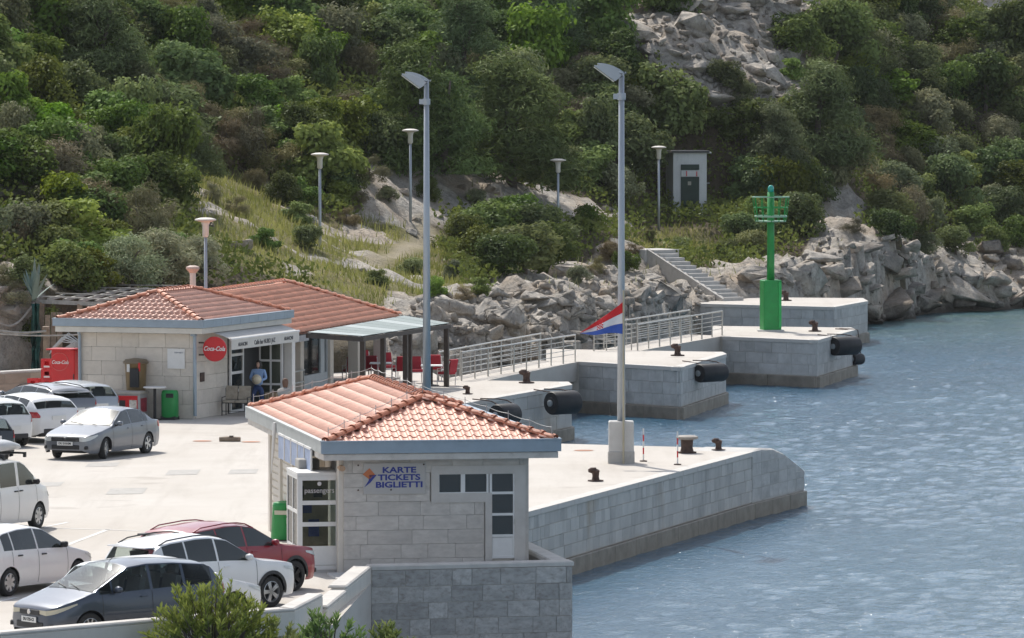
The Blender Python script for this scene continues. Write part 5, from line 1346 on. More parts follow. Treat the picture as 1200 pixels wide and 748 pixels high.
# ------------------------------------------------------------------ foliage
def leaf_mat(name, cols, trans=.36, randv=.30, hue=.03):
    m, nt, b = new_mat(name); nt.nodes.remove(b)
    at = nt.nodes.new('ShaderNodeAttribute'); at.attribute_name = 'tint'; oi = nt.nodes.new('ShaderNodeObjectInfo')
    c = mixc(nt, at.outputs['Fac'], cols[0], cols[1])
    hs = nt.nodes.new('ShaderNodeHueSaturation'); nt.links.new(c, hs.inputs['Color'])
    nt.links.new(ramp(nt, oi.outputs['Random'], 0, 1, 1-randv, 1+randv), hs.inputs['Value'])
    r2 = mathn(nt, 'FRACT', mathn(nt, 'MULTIPLY', oi.outputs['Random'], 7.31))
    nt.links.new(ramp(nt, r2, 0, 1, .5-hue, .5+hue), hs.inputs['Hue'])
    r3 = mathn(nt, 'FRACT', mathn(nt, 'MULTIPLY', oi.outputs['Random'], 13.7)); nt.links.new(ramp(nt, r3, 0, 1, .75, 1.12), hs.inputs['Saturation'])
    df = nt.nodes.new('ShaderNodeBsdfDiffuse'); tr = nt.nodes.new('ShaderNodeBsdfTranslucent'); gl = nt.nodes.new('ShaderNodeBsdfGlossy'); gl.inputs['Roughness'].default_value = .45
    for n_ in (df, tr): nt.links.new(hs.outputs[0], n_.inputs['Color'])
    gl.inputs['Color'].default_value = (.8, .85, .8, 1)
    m1 = nt.nodes.new('ShaderNodeMixShader'); m1.inputs[0].default_value = trans; nt.links.new(df.outputs[0], m1.inputs[1]); nt.links.new(tr.outputs[0], m1.inputs[2])
    m2 = nt.nodes.new('ShaderNodeMixShader'); m2.inputs[0].default_value = .012; nt.links.new(m1.outputs[0], m2.inputs[1]); nt.links.new(gl.outputs[0], m2.inputs[2])
    nt.links.new(m2.outputs[0], nt.nodes['Material Output'].inputs[0])
    return m
lm = {'oak': leaf_mat('evergreen leaves', ((0.073, 0.106, 0.026), (0.190, 0.238, 0.056))), 'bright': leaf_mat('fresh leaves', ((0.108, 0.167, 0.030), (0.271, 0.356, 0.066)), .34),
      'grey': leaf_mat('grey green leaves', ((0.136, 0.154, 0.073), (0.317, 0.328, 0.160))), 'dry': leaf_mat('dry twiggy shrub', ((0.153, 0.137, 0.069), (0.325, 0.273, 0.148)), .15),
      'pine': leaf_mat('pine needles', ((0.087, 0.121, 0.043), (0.217, 0.264, 0.091)), .25, .2), 'olive': leaf_mat('olive leaves', ((0.217, 0.248, 0.127), (0.490, 0.510, 0.279)), .25, .1),
      'ole': leaf_mat('oleander leaves', ((0.108, 0.174, 0.038), (0.306, 0.365, 0.086)), .3, .1), 'agave': leaf_mat('agave', ((0.200, 0.291, 0.187), (0.362, 0.473, 0.307)), .1, .1),
      'grass': leaf_mat('dry grass blades', ((0.16, 0.17, 0.05), (0.44, 0.40, 0.17)), .35, .1), 'under': leaf_mat('undergrowth leaves', ((0.080, 0.100, 0.030), (0.235, 0.248, 0.078)), .3, .1)}
m_bark = M('grey bark', (.13, .105, .085), .9, var=.3, scale=6, bump=.5)
def leaf_quads(r_, pos, nrm, ln, wd, tint):
    """rhombic leaves at pos, facing nrm"""
    n = len(pos); a = r_.normal(size=(n, 3)); a -= (a*nrm).sum(1)[:, None]*nrm; a /= np.linalg.norm(a, axis=1)[:, None]+1e-9
    b = np.cross(nrm, a); L = (ln*r_.uniform(.6, 1.35, n))[:, None]; Wq = (wd*r_.uniform(.7, 1.3, n))[:, None]
    V = np.stack([pos-a*L*.5, pos+b*Wq*.5+a*L*.06, pos+a*L*.5, pos-b*Wq*.5+a*L*.06], 1).reshape(-1, 3)
    return V, np.arange(4*n).reshape(n, 4), np.repeat(tint, 4)
def lobes_dome(r_, n, Rr, Ht, lr, base=.12):
    out = []
    for _ in range(n):
        th = r_.uniform(0, 6.28); u = r_.uniform(0, 1)**.7; z = base+ (1-base)*r_.uniform(0, 1)
        rad = Rr*.78*u*math.sqrt(max(.06, 1-(max(0, z-.35)/.72)**2))
        out.append((rad*math.cos(th), rad*math.sin(th), Ht*(z*.82+.02), lr*r_.uniform(.6, 1.25)*Rr))
    return np.array(out)
def crown(kind, mat, seed, Rr, Ht, nl, leaves, ln, wd, lr=.36, flat=.8, name='shrub', shell=.35, base=.12):
    r_ = np.random.default_rng(seed); lob = lobes_dome(r_, nl, Rr, Ht, lr, base)
    if kind == 'pine':      # cushions of needles on rising tiers
        lob = []
        for t in range(6):
            z = .10+.155*t; rr_ = Rr*(1.0-.15*t)*r_.uniform(.85, 1.1)
            for k in range(9-t):
                th = r_.uniform(0, 6.28); u = r_.uniform(.35, .95); lob.append((rr_*u*math.cos(th), rr_*u*math.sin(th), Ht*(z+r_.uniform(-.06, .08)), Rr*r_.uniform(.24, .42)))
        lob = np.array(lob); nl = len(lob)
    w = lob[:, 3]**2; idx = r_.choice(nl, leaves, p=w/w.sum())
    d = r_.normal(size=(leaves, 3)); d[:, 2] = d[:, 2]*.9+.28; d /= np.linalg.norm(d, axis=1)[:, None]
    rad = lob[idx, 3]*(1-shell*r_.random(leaves)**1.6)*r_.uniform(.9, 1.12, leaves)*(1+.35*np.clip(r_.normal(0, 1, leaves)-1.1, 0, 2))*(1+.22*np.sin(d@r_.normal(0, 4, 3)+idx*1.7))
    pos = lob[idx, :3]+d*rad[:, None]*np.array([1, 1, flat])
    pos[:, 2] = np.maximum(pos[:, 2], .03*Ht)
    nrm = d*.75+np.array([0, 0, .35])+r_.normal(size=d.shape)*.42; nrm /= np.linalg.norm(nrm, axis=1)[:, None]
    lt = r_.uniform(0, 1, nl); tint = np.clip(lt[idx]*.55+r_.uniform(0, .45, leaves), 0, 1)
    V, F_, T = leaf_quads(r_, pos, nrm, ln, wd, tint)
    me_ = np_mesh('crown', V, F_, mat); attr(me_, 'tint', T)
    tb = MB(); lean = r_.normal(0, .06, 2)*Ht
    th = .035*Ht+.03 if kind != 'pine' else .03*Ht+.04
    topz = Ht*(.55 if kind != 'pine' else .9)
    trunk = [Vector((lean[0]*t*t, lean[1]*t*t, -.5+(topz+.5)*t)) for t in (0, .3, .6, 1)]
    tb.tube(trunk, [th, th*.8, th*.55, th*.2], 7)
    for k in r_.choice(nl, min(nl, 7), replace=False):
        e = Vector(lob[k, :3]); s = Vector((lean[0]*.2, lean[1]*.2, min(e.z*.55, topz*.8))); tb.tube([s, s.lerp(e, .5)+Vector((0, 0, .08*Ht)), e], [th*.45, th*.3, th*.1], 5)
    return me_, tb.mesh('trunk', m_bark, True)
PR = {'oak': [crown('s', lm['oak'], 1+i, 1.6, 2.5, 26, 5600, .17, .105, lr=.33) for i in range(3)],
      'bright': [crown('s', lm['bright'], 11+i, 1.4, 2.0, 22, 5000, .18, .115, lr=.34) for i in range(2)],
      'grey': [crown('s', lm['grey'], 21+i, 1.3, 1.8, 20, 4600, .15, .07, lr=.34) for i in range(2)],
      'dry': [crown('s', lm['dry'], 31+i, 1.3, 1.9, 22, 4600, .22, .028, lr=.36, shell=.8) for i in range(2)],
      'pine': [crown('pine', lm['pine'], 41+i, 2.3, 4.6, 25, 20000, .24, .05, flat=.75, shell=.75) for i in range(3)],
      'olive': [crown('s', lm['olive'], 51, 1.5, 2.3, 26, 6000, .17, .045, lr=.32, shell=.7)]}
veg_n = 0
def plant(kind, q, sc, label, cat, group, name, vi=None, zs=1.0, sink=.15):
    global veg_n
    cm, tm = PR[kind][veg_n % len(PR[kind]) if vi is None else vi]; veg_n += 1
    o = thing(name, label, cat, q-Vector((0, 0, sink)), rr.uniform(0, 6.28), group); o.scale = (sc*rr.uniform(.8, 1.3), sc*rr.uniform(.8, 1.25), sc*zs); o.rotation_euler = (rr.uniform(-.14, .14), rr.uniform(-.14, .14), rr.uniform(0, 6.28))
    link('crown', cm, o); link('trunk', tm, o)
    return o
WOOD = [(-300, 290), (0, 300), (110, 318), (190, 308), (203, 215), (250, 196), (320, 210), (345, 245), (385, 255), (400, 192), (460, 192), (560, 202), (640, 218), (700, 240), (735, 252), (790, 258), (850, 296), (900, 300), (940, 285), (962, 212), (1005, 222), (1020, 280), (1100, 294), (1200, 282), (1500, 282)]
wx_, wy_ = [p[0] for p in WOOD], [p[1] for p in WOOD]
ZON = [(60, 100, 'on the upper left slope'), (120, 240, 'above the timber pergola'), (260, 90, 'high above the cafe'), (300, 220, 'above the cafe roof'), (420, 60, 'at the top left of the left mast'), (430, 180, 'left of the left mast above the cliff'), (560, 60, 'at the top between the two masts'), (600, 190, 'just above the pale cliff'), (700, 100, 'left of the scree'), (720, 220, 'between right mast and white hut'), (830, 110, 'among the scree boulders'), (880, 230, 'right of the white hut'), (960, 40, 'at the top right beyond the scree'), (1000, 160, 'beside the grey rock slab'), (1100, 60, 'below the right skyline'), (1130, 180, 'on the right headland'), (1130, 270, 'just above the right shore rocks'), (400, 320, 'on the grassy slope'), (700, 315, 'among the shore rocks'), (30, 300, 'beside the rocks at the left edge')]
def zone(q):
    a, b_ = proj(q.x, q.y, q.z); return min(ZON, key=lambda t: (t[0]-a)**2+((t[1]-b_)*1.4)**2)[2]
LBL = {'oak': ('dark evergreen shrub ', 'dark evergreen shrubs'), 'bright': ('fresh green leafy shrub ', 'fresh green shrubs'),
       'grey': ('grey green shrub ', 'grey green shrubs'), 'dry': ('brownish twiggy shrub ', 'brown twiggy shrubs')}
def shrub(kind, q, sc, zs=1.0, **k): return plant(kind, q, sc, LBL[kind][0]+zone(q), 'shrub', LBL[kind][1], 'shrub', zs=zs, **k)
# individual pines that stand out
pines = [(115, 118, 1.25, 'broad soft pine at the upper left of the slope'), (175, 165, .85, 'pale pine below the broad pine on the left'), (215, 205, .7, 'small yellowish pine above the grassy slope on the left'),
         (478, 190, 1.35, 'tall dark pine behind the left floodlight mast'), (548, 120, 1.3, 'tall pine at the top centre of the slope'), (600, 218, 1.45, 'large dark pine above the pale rock cliff'), (520, 205, 1.15, 'dense pine between the mast and the cliff'),
         (955, 190, 1.25, 'spreading pine in front of the grey rock slab on the right'), (905, 215, .95, 'pine beside the white hut on the right'), (30, 60, 1.0, 'pine at the top left corner'), (1010, 95, 1.05, 'dark pine below the boulders on the right ridge'), (640, 60, 1.1, 'dark pine left of the scree')]
taken = []
for px, py, sc, lb in pines:
    q = hit(px, py)
    if q is not None:
        plant('pine', q, sc, lb, 'tree', None, 'pine_tree'); x_, y_ = proj(q.x, q.y, q.z); taken.append((px, py))
blk = [SCREE, CLIFF, LEFTR, SLAB, RIDGE]
cand = []; tries = 0
SHED = (780, 165, 850, 262)
while len(cand) < 285 and tries < 40000:
    tries += 1; x = rr.uniform(-90, 1290); y = rr.uniform(-34, 318)
    if y > np.interp(x, wx_, wy_)+rr.uniform(-8, 4): continue
    inb = any(inpoly(np.array([x]*4), np.array([y, y-22, y-42, y-(74 if p is SCREE else (64 if p is LEFTR else 42))]), p).any() for p in blk)
    if inb and rr.random() > .035: continue
    if x > 1120 and y < 42+(x-1120)*.35: continue
    if SHED[0]-38 < x < SHED[2]+18 and 168 < y < 310: continue
    md = 26 if y > 0 else 34
    if any((x-a)**2+((y-b_)*1.25)**2 < md*md for a, b_ in cand): continue
    q = hit(x, y)
    if q is None: continue
    cand.append((x, y))
    k = vnoise(np.array([q.x]), np.array([q.y]), 7, 91)[0]*.6+rr.random()*.4
    kind = 'oak' if k < .40 else ('bright' if k < .56 else ('grey' if k < .70 else 'dry'))
    if x > 560 and kind == 'dry' and rr.random() < .6: kind = 'oak'
    shrub(kind, q, rr.uniform(.85, 1.4)*(1.12 if y < 120 else 1.0)*(1.0 if y > 0 else 1.2), rr.uniform(.8, 1.15) if rr.random() < .72 else rr.uniform(1.15, 1.5))
# dark bush mass in the middle, and single bushes on grass, scree and shore
for px, py, sc in ((540, 300, 1.0), (565, 318, 1.0), (590, 328, 1.05), (615, 325, 1.15), (640, 318, 1.1), (575, 292, 1.2), (605, 298, 1.25), (635, 295, 1.1), (655, 300, .8), (600, 275, 1.0)):
    q = hit(px, py)
    if q is not None: plant('oak', q, sc, 'very dark bush in the clump between the path and the rocks', 'shrub', 'dark clump above the rocks', 'shrub', zs=.9)
for px, py, kd, sc in ((850, 305, 'bright', .6), (868, 292, 'oak', .9), (885, 300, 'grey', .8), (715, 308, 'dry', .55), (700, 322, 'dry', .5), (530, 330, 'grey', .6), (512, 345, 'bright', .4), (560, 345, 'bright', .45), (485, 322, 'grey', .5), (440, 335, 'bright', .4), (360, 290, 'oak', .5),
                       (350, 262, 'bright', .6), (330, 240, 'oak', .7), (300, 222, 'dry', .6), (275, 250, 'dry', .5), (310, 290, 'bright', .5), (250, 235, 'dry', .5), (90, 330, 'bright', .9), (70, 320, 'oak', .8), (20, 300, 'dry', .8), (5, 345, 'dry', .5), (30, 385, 'oak', .6), (10, 420, 'dry', .5), (45, 425, 'oak', .7), (75, 335, 'bright', .9), (100, 336, 'oak', .7), (60, 262, 'grey', .8), (15, 268, 'bright', .6), (95, 280, 'oak', 1.0),
                       (848, 112, 'oak', .75), (872, 118, 'grey', .7), (930, 95, 'bright', .7), (870, 140, 'grey', .7), (1150, 75, 'bright', .7), (1180, 95, 'bright', .8), (1165, 62, 'dry', .4), (1000, 275, 'dry', .5), (1060, 275, 'oak', .8), (800, 296, 'bright', .45), (760, 282, 'grey', .4), (745, 300, 'dry', .4), (420, 245, 'dry', .5), (690, 270, 'oak', .6), (815, 150, 'bright', .9), (875, 175, 'oak', 1.2), (895, 185, 'grey', 1.0), (885, 240, 'oak', 1.2), (930, 150, 'bright', 1.0), (920, 250, 'dry', 1.0), (945, 235, 'oak', 1.0), (770, 150, 'grey', .9), (385, 225, 'oak', .8), (398, 238, 'bright', .6), (412, 222, 'oak', .7), (432, 212, 'dry', .7), (455, 240, 'grey', .5), (405, 262, 'dry', .5), (500, 235, 'oak', .5), (560, 245, 'grey', .6), (1045, 290, 'oak', .8), (1085, 298, 'grey', .7), (1120, 300, 'oak', .8), (1160, 292, 'bright', .7), (1190, 290, 'oak', .8), (680, 335, 'grey', .5), (735, 318, 'oak', .5), (545, 355, 'dry', .4)):
    q = hit(px, py)
    if q is not None: shrub(kd, q, sc)
for i, (px, py, sc, lb) in enumerate(((155, 338, 1.0, 'silvery olive bush behind the cafe roof, leftmost of three'), (190, 338, 1.1, 'silvery olive bush behind the cafe roof, middle of three'), (228, 336, .95, 'silvery olive bush behind the cafe roof, rightmost of three'))):
    plant('olive', hit(px, py), sc, lb, 'shrub', None, 'olive_bush')
# undergrowth and grass
def carpet(name, label, mat, n, size, wd, hgt, cond, seed, up=0.0):
    r_ = np.random.default_rng(seed); jy = r_.integers(0, TX.shape[0], n*6); jx = r_.integers(0, TX.shape[1], n*6)
    x = TX[jy, jx]+r_.uniform(-.4, .4, n*6); y = TY[jy, jx]+r_.uniform(-.4, .4, n*6); z = H(x, y); a, b_ = proj(x, y, z)
    ok = cond(a, b_, jy, jx) & (a > -80) & (a < 1290) & (b_ > -60) & (z > 1.0); x, y, z = x[ok][:n], y[ok][:n], z[ok][:n]
    pos = np.stack([x, y, z+r_.random(len(x))*hgt+.02], 1); nr = r_.normal(size=pos.shape); nr[:, 2] *= (1-up); nr /= np.linalg.norm(nr, axis=1)[:, None]
    cl = vnoise(x, y, 1.7, seed); V, F_, T = leaf_quads(r_, pos, nr, size, wd, np.clip(cl*.7+r_.uniform(0, .4, len(x)), 0, 1))
    if up:      # upright blades
        n_ = len(x); L = size*r_.uniform(.5, 1.3, n_); th = r_.uniform(0, 6.28, n_); lean = r_.normal(0, .25, (n_, 2)); w = wd*r_.uniform(.6, 1.3, n_)
        bx = np.stack([x, y, z-.03], 1); sd = np.stack([np.cos(th)*w, np.sin(th)*w, np.zeros(n_)], 1); tp2 = bx+np.stack([lean[:, 0]*L, lean[:, 1]*L, L], 1)
        V = np.stack([bx-sd, bx+sd, tp2], 1).reshape(-1, 3); F_ = np.arange(3*n_).reshape(n_, 3); T = np.repeat(np.clip(cl*.75+r_.uniform(0, .35, n_), 0, 1), 3)
    me_ = np_mesh(name, V, F_, mat); attr(me_, 'tint', T); o = link(name, me_); tag(o, label, None, None, 'stuff')
rkm = blur(rock, 1); grm = blur(grass, 2)
carpet('undergrowth', 'low scrub and ground cover under the hillside thicket', lm['under'], 150000, .26, .15, .95, lambda a, b_, j, i: (rkm[j, i] < .4) & (grm[j, i] < .4) & (b_ < 340), 301)
carpet('grass', 'dry and green grass on the slope above the restaurant', lm['grass'], 70000, .42, .035, 0, lambda a, b_, j, i: (grm[j, i] > .3) & (rkm[j, i] < .7) & (trail[j, i] < .06), 302, .9)
carpet('grass', 'thin dry grass between the shore rocks', lm['grass'], 9000, .40, .035, 0, lambda a, b_, j, i: (rkm[j, i] > .5) & (b_ > 200) & (b_ < 340) & (vnoise(TX[j, i], TY[j, i], 2.6, 77) > .62), 303, .9)
# ------------------------------------------------------------------ quay furniture
def mast(label, base, ztop, r0, r1, block):
    o = thing('floodlight_mast', label, 'lamp post', base, 0)
    h = ztop-base.z; b0 = 0.0
    if block:
        MB().rbox((0, .12, .62), (.74, .62, 1.24), .03).build('concrete_base', m_conc, o); MB().rbox((0, .12, .18), (.78, .66, .36), .02).build('base_course', M('darker concrete', (.46, .44, .41), .85, var=.1, dirt=.3), o); b0 = 1.2
    MB().tube([(0, .1, b0), (0, .1, h*.5), (0, .1, h)], [r0, (r0+r1)/2, r1], 12).build('pole', m_pole, o, smooth=True)
    MB().lathe([(r1*1.5, h-.78), (r1*1.55, h-.74), (r1*1.55, h-.62), (r1*1.5, h-.58)], (0, .1, 0), 12).box((-.16, .1, h-.68), (.16, .14, .16)).build('collar', m_pole, o)
    for y, dz, dx in ((-.18, .0, .0), (.38, .06, .10)):
        g = []
        for t in np.linspace(0, 1, 8):
            x = -.80+.84*t+dx; zt_ = h+.24-.32*t**2.2+dz; zb_ = h+.21-.46*min(1, t*1.35)+dz+ (0 if t < .74 else (t-.74)*.9)
            g.append([(x, y-.17, zb_), (x, y+.17, zb_), (x, y+.17, zt_), (x, y-.17, zt_)])
        q = MB().grid(g, True); q.f += [(0, 1, 2, 3), tuple(range(len(q.v)-4, len(q.v)))[::-1]]
        hd = q.build('lamp_head', m_pole, o)
        g0, g1 = g[0][0], g[5][0]; a = Vector((g0[0], y, g0[2])); b_ = Vector((g1[0], y, g1[2])); d = b_-a
        MB().box((a+b_)/2+Vector((-.02, 0, -.02)), (d.length*.96, .30, .03), 0, math.atan2(-d.z, d.x)).build('lamp_glass', M('lamp lens', (.62, .60, .50), .35, var=.05), hd)
    MB().tube([(0, .1, h-.05), (-.1, .1, h+.02)], .05, 8).build('bracket', m_pole, o)
    return o
b1 = PD(500, 492, 190); b1.z = Z0
mast('tall grey floodlight mast behind the ticket office roof', b1, PD(500, 95, 190).z, .14, .08, False)
b2 = P(728, 543, Z0)
mast('tall grey floodlight mast on a concrete block at the quay edge', b2, PD(727, 86, b2.y).z, .12, .08, True)
# flag on a thin staff in front of the mast
fp = thing('flag', 'red white and blue flag with chequered shield drooping at the mast', 'flag', b2+Vector((.06, -.32, 0)), 0)
MB().tube([(0, 0, 0), (0, 0, 5.1)], .03, 8).build('staff', M('yellowish pipe', (.42, .38, .28), .5, .3), fp)
zf0 = PD(729, 391, b2.y).z-Z0; zf1 = PD(729, 353, b2.y).z-Z0
def flag_pt(u, v):
    ztop_ = zf1-(zf1-zf0-.06)*min(1, u*1.02)**.85; zbot_ = zf0+.03*math.sin(u*7)
    return Vector((-1.26*u**.92-.01, .10*math.sin(u*9+v*2.4)*u**.5 + .05*math.sin(v*7+u*3)*u, zbot_+(ztop_-zbot_)*v))
for nm, v0, v1, mt in (('red_stripe', 2/3, 1, M('flag red', (.62, .02, .025), .8, var=.05)), ('white_stripe', 1/3, 2/3, M('flag white', (.72, .72, .74), .8, var=.05)), ('blue_stripe', 0, 1/3, M('flag blue', (.04, .10, .42), .8, var=.05))):
    q = MB().grid([[flag_pt(u, v0+(v1-v0)*k/6) for k in range(7)] for u in np.linspace(0, 1, 25)]).build(nm, mt, fp, smooth=True); q.modifiers.new('t', 'SOLIDIFY').thickness = .004
for i in range(5):
    for j in range(5):
        u, v = .44+i*.03, .36+j*.085
        p = [flag_pt(u+a, v+b_)+Vector((0, -.014, 0)) for a, b_ in ((0, 0), (.03, 0), (.03, .085), (0, .085))]
        if (i+j) % 2 == 0: MB().add(p, [(0, 1, 2, 3)]).build('shield_square', _m['flag red'], fp)
# striped marker posts
for px, py, lb in ((754, 541, 'red and white marker post nearest the floodlight base'), (794, 545, 'red and white marker post beside the large bollard')):
    o = thing('marker_post', lb, 'post', P(px, py, Z0), 0, 'striped marker posts')
    MB().lathe([(.11, 0), (.11, .03), (.04, .04)], seg=12).build('foot', m_rust, o)
    for i in range(5): MB().tube([(0, 0, .03+.19*i), (0, 0, .03+.19*(i+1))], .022, 8).build('band', m_red if i % 2 else m_white, o)
# bollards
def bollard(px, py, s, label, big=False):
    o = thing('bollard', label, 'bollard', P(px, py, Z0+.004), rnd.uniform(-.3, .3), 'rusty mooring bollards')
    MB().lathe([(.36*s, 0), (.36*s, .05*s), (.2*s, .07*s)], seg=18).build('base_plate', m_rust, o)
    if big: MB().lathe([(.26*s, .05*s), (.22*s, .2*s), (.24*s, .52*s)], seg=20).build('stem', m_rust, o, smooth=True, angle=50); MB().lathe([(.24*s, .50*s), (.42*s, .54*s), (.42*s, .62*s), (.30*s, .66*s)], seg=24).build('head', M('pale worn iron', (.30, .27, .24), .7, .1, var=.3), o, smooth=True, angle=50)
    else:
        MB().lathe([(.18*s, .05*s), (.15*s, .22*s), (.17*s, .40*s), (.19*s, .48*s), (.1*s, .55*s)], seg=16).build('stem', m_rust, o, smooth=True, angle=50)
        MB().tube([(-.02*s, 0, .46*s), (-.22*s, 0, .50*s), (-.34*s, 0, .47*s)], [.17*s, .13*s, .07*s], 10).build('horn', m_rust, o, smooth=True)
bollard(698, 564, .62, 'small rusty horned bollard nearest the ticket office'); bollard(805, 531, .80, 'large mushroom bollard with pale worn cap', True); bollard(842, 528, .60, 'small rusty bollard near the tip of the pier')
bollard(617, 449, .80, 'dark horned bollard on the quay behind the ticket office'); bollard(794, 417, .78, 'dark horned bollard on the middle pier'); bollard(955, 388.5, .78, 'rusty bollard right of the green light'); bollard(921, 352.5, .8, 'rusty bollard on the farthest pier')
bollard(548, 462, .5, 'low rusty ring post by the terrace edge')
# fenders with chains
def fender(px, py, D, L, r, ang, label, chains):
    q = PD(px, py, D); o = thing('fender', label, 'fender', q, ang, 'black rubber fenders')
    MB().lathe([(r*.45, -L/2-.02), (r*.5, -L/2), (r*.93, -L/2), (r, -L/2+.06), (r, L/2-.06), (r*.93, L/2), (r*.5, L/2), (r*.45, L/2+.02)], seg=24, axis='X').build('drum', m_black, o, smooth=True, angle=40)
    MB().lathe([(.07, -L/2-.10), (.12, -L/2-.08), (.12, -L/2-.01)], seg=10, axis='X').build('hub', m_gutin, o)
    for x in (-L*.42, L*.42): MB().tube([(x, 0, r*.95), (x, r*.7, max(r*.9, Z0-q.z)), (x, r+.25, Z0-q.z+.03), (x*.5, r+.9, Z0-q.z+.03)], .022, 6).build('chain', m_rust, o)
ql = math.atan2(qd.y, qd.x)
fender(660, 472, 206.4, 1.15, .42, ql*.55, 'black fender drum on the quay corner behind the ticket office', .75); fender(592, 486, 200.8, 1.0, .38, ql*.7, 'black fender half hidden behind the ticket office roof', .8)
fender(833, 437, 225.9, 1.35, .36, ql*.6, 'black fender drum on the middle pier', .72); fender(990, 405.5, 247.3, 1.4, .40, ql*.6, 'black fender drum on the light pier', .72); fender(1004, 421, 252.5, .6, .25, ql*.6, 'small black fender below the drum on the light pier', 1.2)
# stainless railings
def railing(a, b_, label, n):
    o = thing('railing', label, 'railing'); d = b_-a
    for i in range(n+1):
        p = a+d*(i/n); MB().tube([p, p+Vector((0, 0, 1.03))], .026 if i % 2 else .032, 8).build('post', m_steel, o)
    ang = math.atan2(d.y, d.x)
    for k, z in enumerate((1.05, .84, .66, .48, .30)):
        MB().tube([a+Vector((0, 0, z)), b_+Vector((0, 0, z))], .032 if k == 0 else .014, 8).build('top_rail' if k == 0 else 'rail', m_steel, o)
inn = woff.normalized()*.12; up_ = Vector((0, 0, .0))
railing(P(541, 446.5, Z0), w1b+inn, 'steel railing on the near side of the first footbridge', 9); railing(q7+woff-inn-(w1b-w1a).normalized()*1.2, w1b+woff-inn, 'steel railing on the far side of the first footbridge', 10)
railing(w2a+inn, w2b+inn, 'steel railing on the near side of the second footbridge', 8); railing(w2a+woff-inn, w2b+woff-inn, 'steel railing on the far side of the second footbridge', 8)
railing(P(696, 411.5, Z0), P(740, 410.5, Z0), 'short steel railing behind the flag', 3)
# mushroom path lamps
def path_lamp(px, pt, pb, D, label):
    q = PD(px, pb, D); top_ = PD(px, pt, D); h = top_.z-q.z
    o = thing('path_lamp', label, 'street lamp', q, 0, 'mushroom path lamps')
    MB().tube([(0, 0, -4.5 if D < 220 else -.8), (0, 0, h-.7)], [.075, .06], 10).build('pole', m_pole, o, smooth=True)
    MB().lathe([(.07, h-.72), (.12, h-.66), (.12, h-.30), (.17, h-.16)], seg=14).build('lantern', M('milky lamp', (.62, .60, .55), .4), o, smooth=True, angle=40)
    MB().lathe([(.15, h-.18), (.40, h-.10), (.385, h-.06), (.2, h-.01), (.05, h)], seg=20).build('hood', M('pale lamp hood', (.60, .55, .49), .5), o, smooth=True, angle=40)
path_lamp(375, 179, 303, 255, 'path lamp on the grassy slope above the restaurant'); path_lamp(481, 151, 264, 278, 'path lamp just left of the left floodlight mast'); path_lamp(654, 186, 268, 292, 'path lamp at the foot of the cliff between the masts')
path_lamp(772, 171, 275, 306, 'path lamp left of the white hut'); path_lamp(241, 255, 305, 212, 'path lamp with wide hood right behind the cafe')
# white hut on the slope
sq = PD(812, 253, 313); shed = thing('utility_hut', 'small white utility hut with dark door on the slope', 'building', sq, R(12))
m_hutw = M('stained white render', (.62, .63, .63), .8, var=.06, scale=1.2, dirt=.45, dirtcol=(.30, .31, .32), streak=True)
MB().box((-.15, .9, 1.3), (1.85, 1.7, 4.2)).build('wall', m_hutw, shed); MB().rbox((-.15, .9, 3.46), (2.1, 2.0, .12), .02).build('roof', M('dark roof felt', (.10, .10, .10), .9), shed)
MB().box((-.16, .02, .95), (1.0, .08, 2.3)).build('door', M('dark green door', (.025, .045, .035), .6, var=.3), shed); MB().box((-.16, .02, 2.62), (1.0, .08, .30)).build('vent', M('dark green door', (.025, .045, .035), .6), shed)
nbp = MB().box((-.16, .0, 2.28), (.98, .06, .32)).build('notice', m_hutw, shed); MB().box((-.36, -.04, 2.28), (.05, .02, .28)).box((.2, -.04, 2.26), (.05, .02, .26)).build('mark', m_red, nbp); MB().box((-.2, -.03, 1.75), (.18, .03, .2)).build('warning_plate', M('worn plate', (.35, .33, .28), .6), shed)
MB().tube([(.8, .2, 3.4), (1.05, .1, 3.38)], .05, 8).tube([(.78, .4, 1.75), (1.0, .3, 1.75)], .03, 6).build('bracket', m_gutin, shed)
# concrete steps
sa = P(849, 353, Z0); st_t = PD(760, 293, 288.5); d = st_t-sa; d.z = 0; run = d.length; d.normalize(); nrm = Vector((d.y, -d.x, 0)); 
if nrm.y < 0: nrm = -nrm
stair = thing('concrete_steps', 'flight of pale concrete steps climbing from the farthest pier', 'stairs'); N = 13; rise = (st_t.z-Z0)/N; ang = math.atan2(d.y, d.x)
for i in range(N):
    p = sa+d*(run*(i+.5)/N)+nrm*.55; zt_ = Z0+rise*(i+1); MB().box((p.x, p.y, zt_/2-.5), (run/N+.002, 1.1, zt_+1.0), ang).build('step', M('worn step concrete', (.47, .455, .43), .85, var=.12, dirt=.3), stair)
for sd in (0,):
    a = sa-nrm*.12; b_ = sa+d*run-nrm*.12
    MB().add([(a.x, a.y, 0), (b_.x, b_.y, 0), (b_.x, b_.y, st_t.z+.05), (a.x, a.y, Z0+.12)]+[(p.x+nrm.x*.2, p.y+nrm.y*.2, p.z) for p in (Vector((a.x, a.y, 0)), Vector((b_.x, b_.y, 0)), Vector((b_.x, b_.y, st_t.z+.05)), Vector((a.x, a.y, Z0+.12)))], [(3, 2, 1, 0), (4, 5, 6, 7), (2, 3, 7, 6), (0, 3, 7, 4)[::-1], (1, 2, 6, 5)]).build('side_wall', M('darker concrete', (.46, .44, .41), .85), stair)
p = sa+d*(run+.9)+nrm*.75; MB().box((p.x, p.y, st_t.z/2-.5), (1.9, 2.0, st_t.z+1.0), ang).build('landing', m_conc, stair)
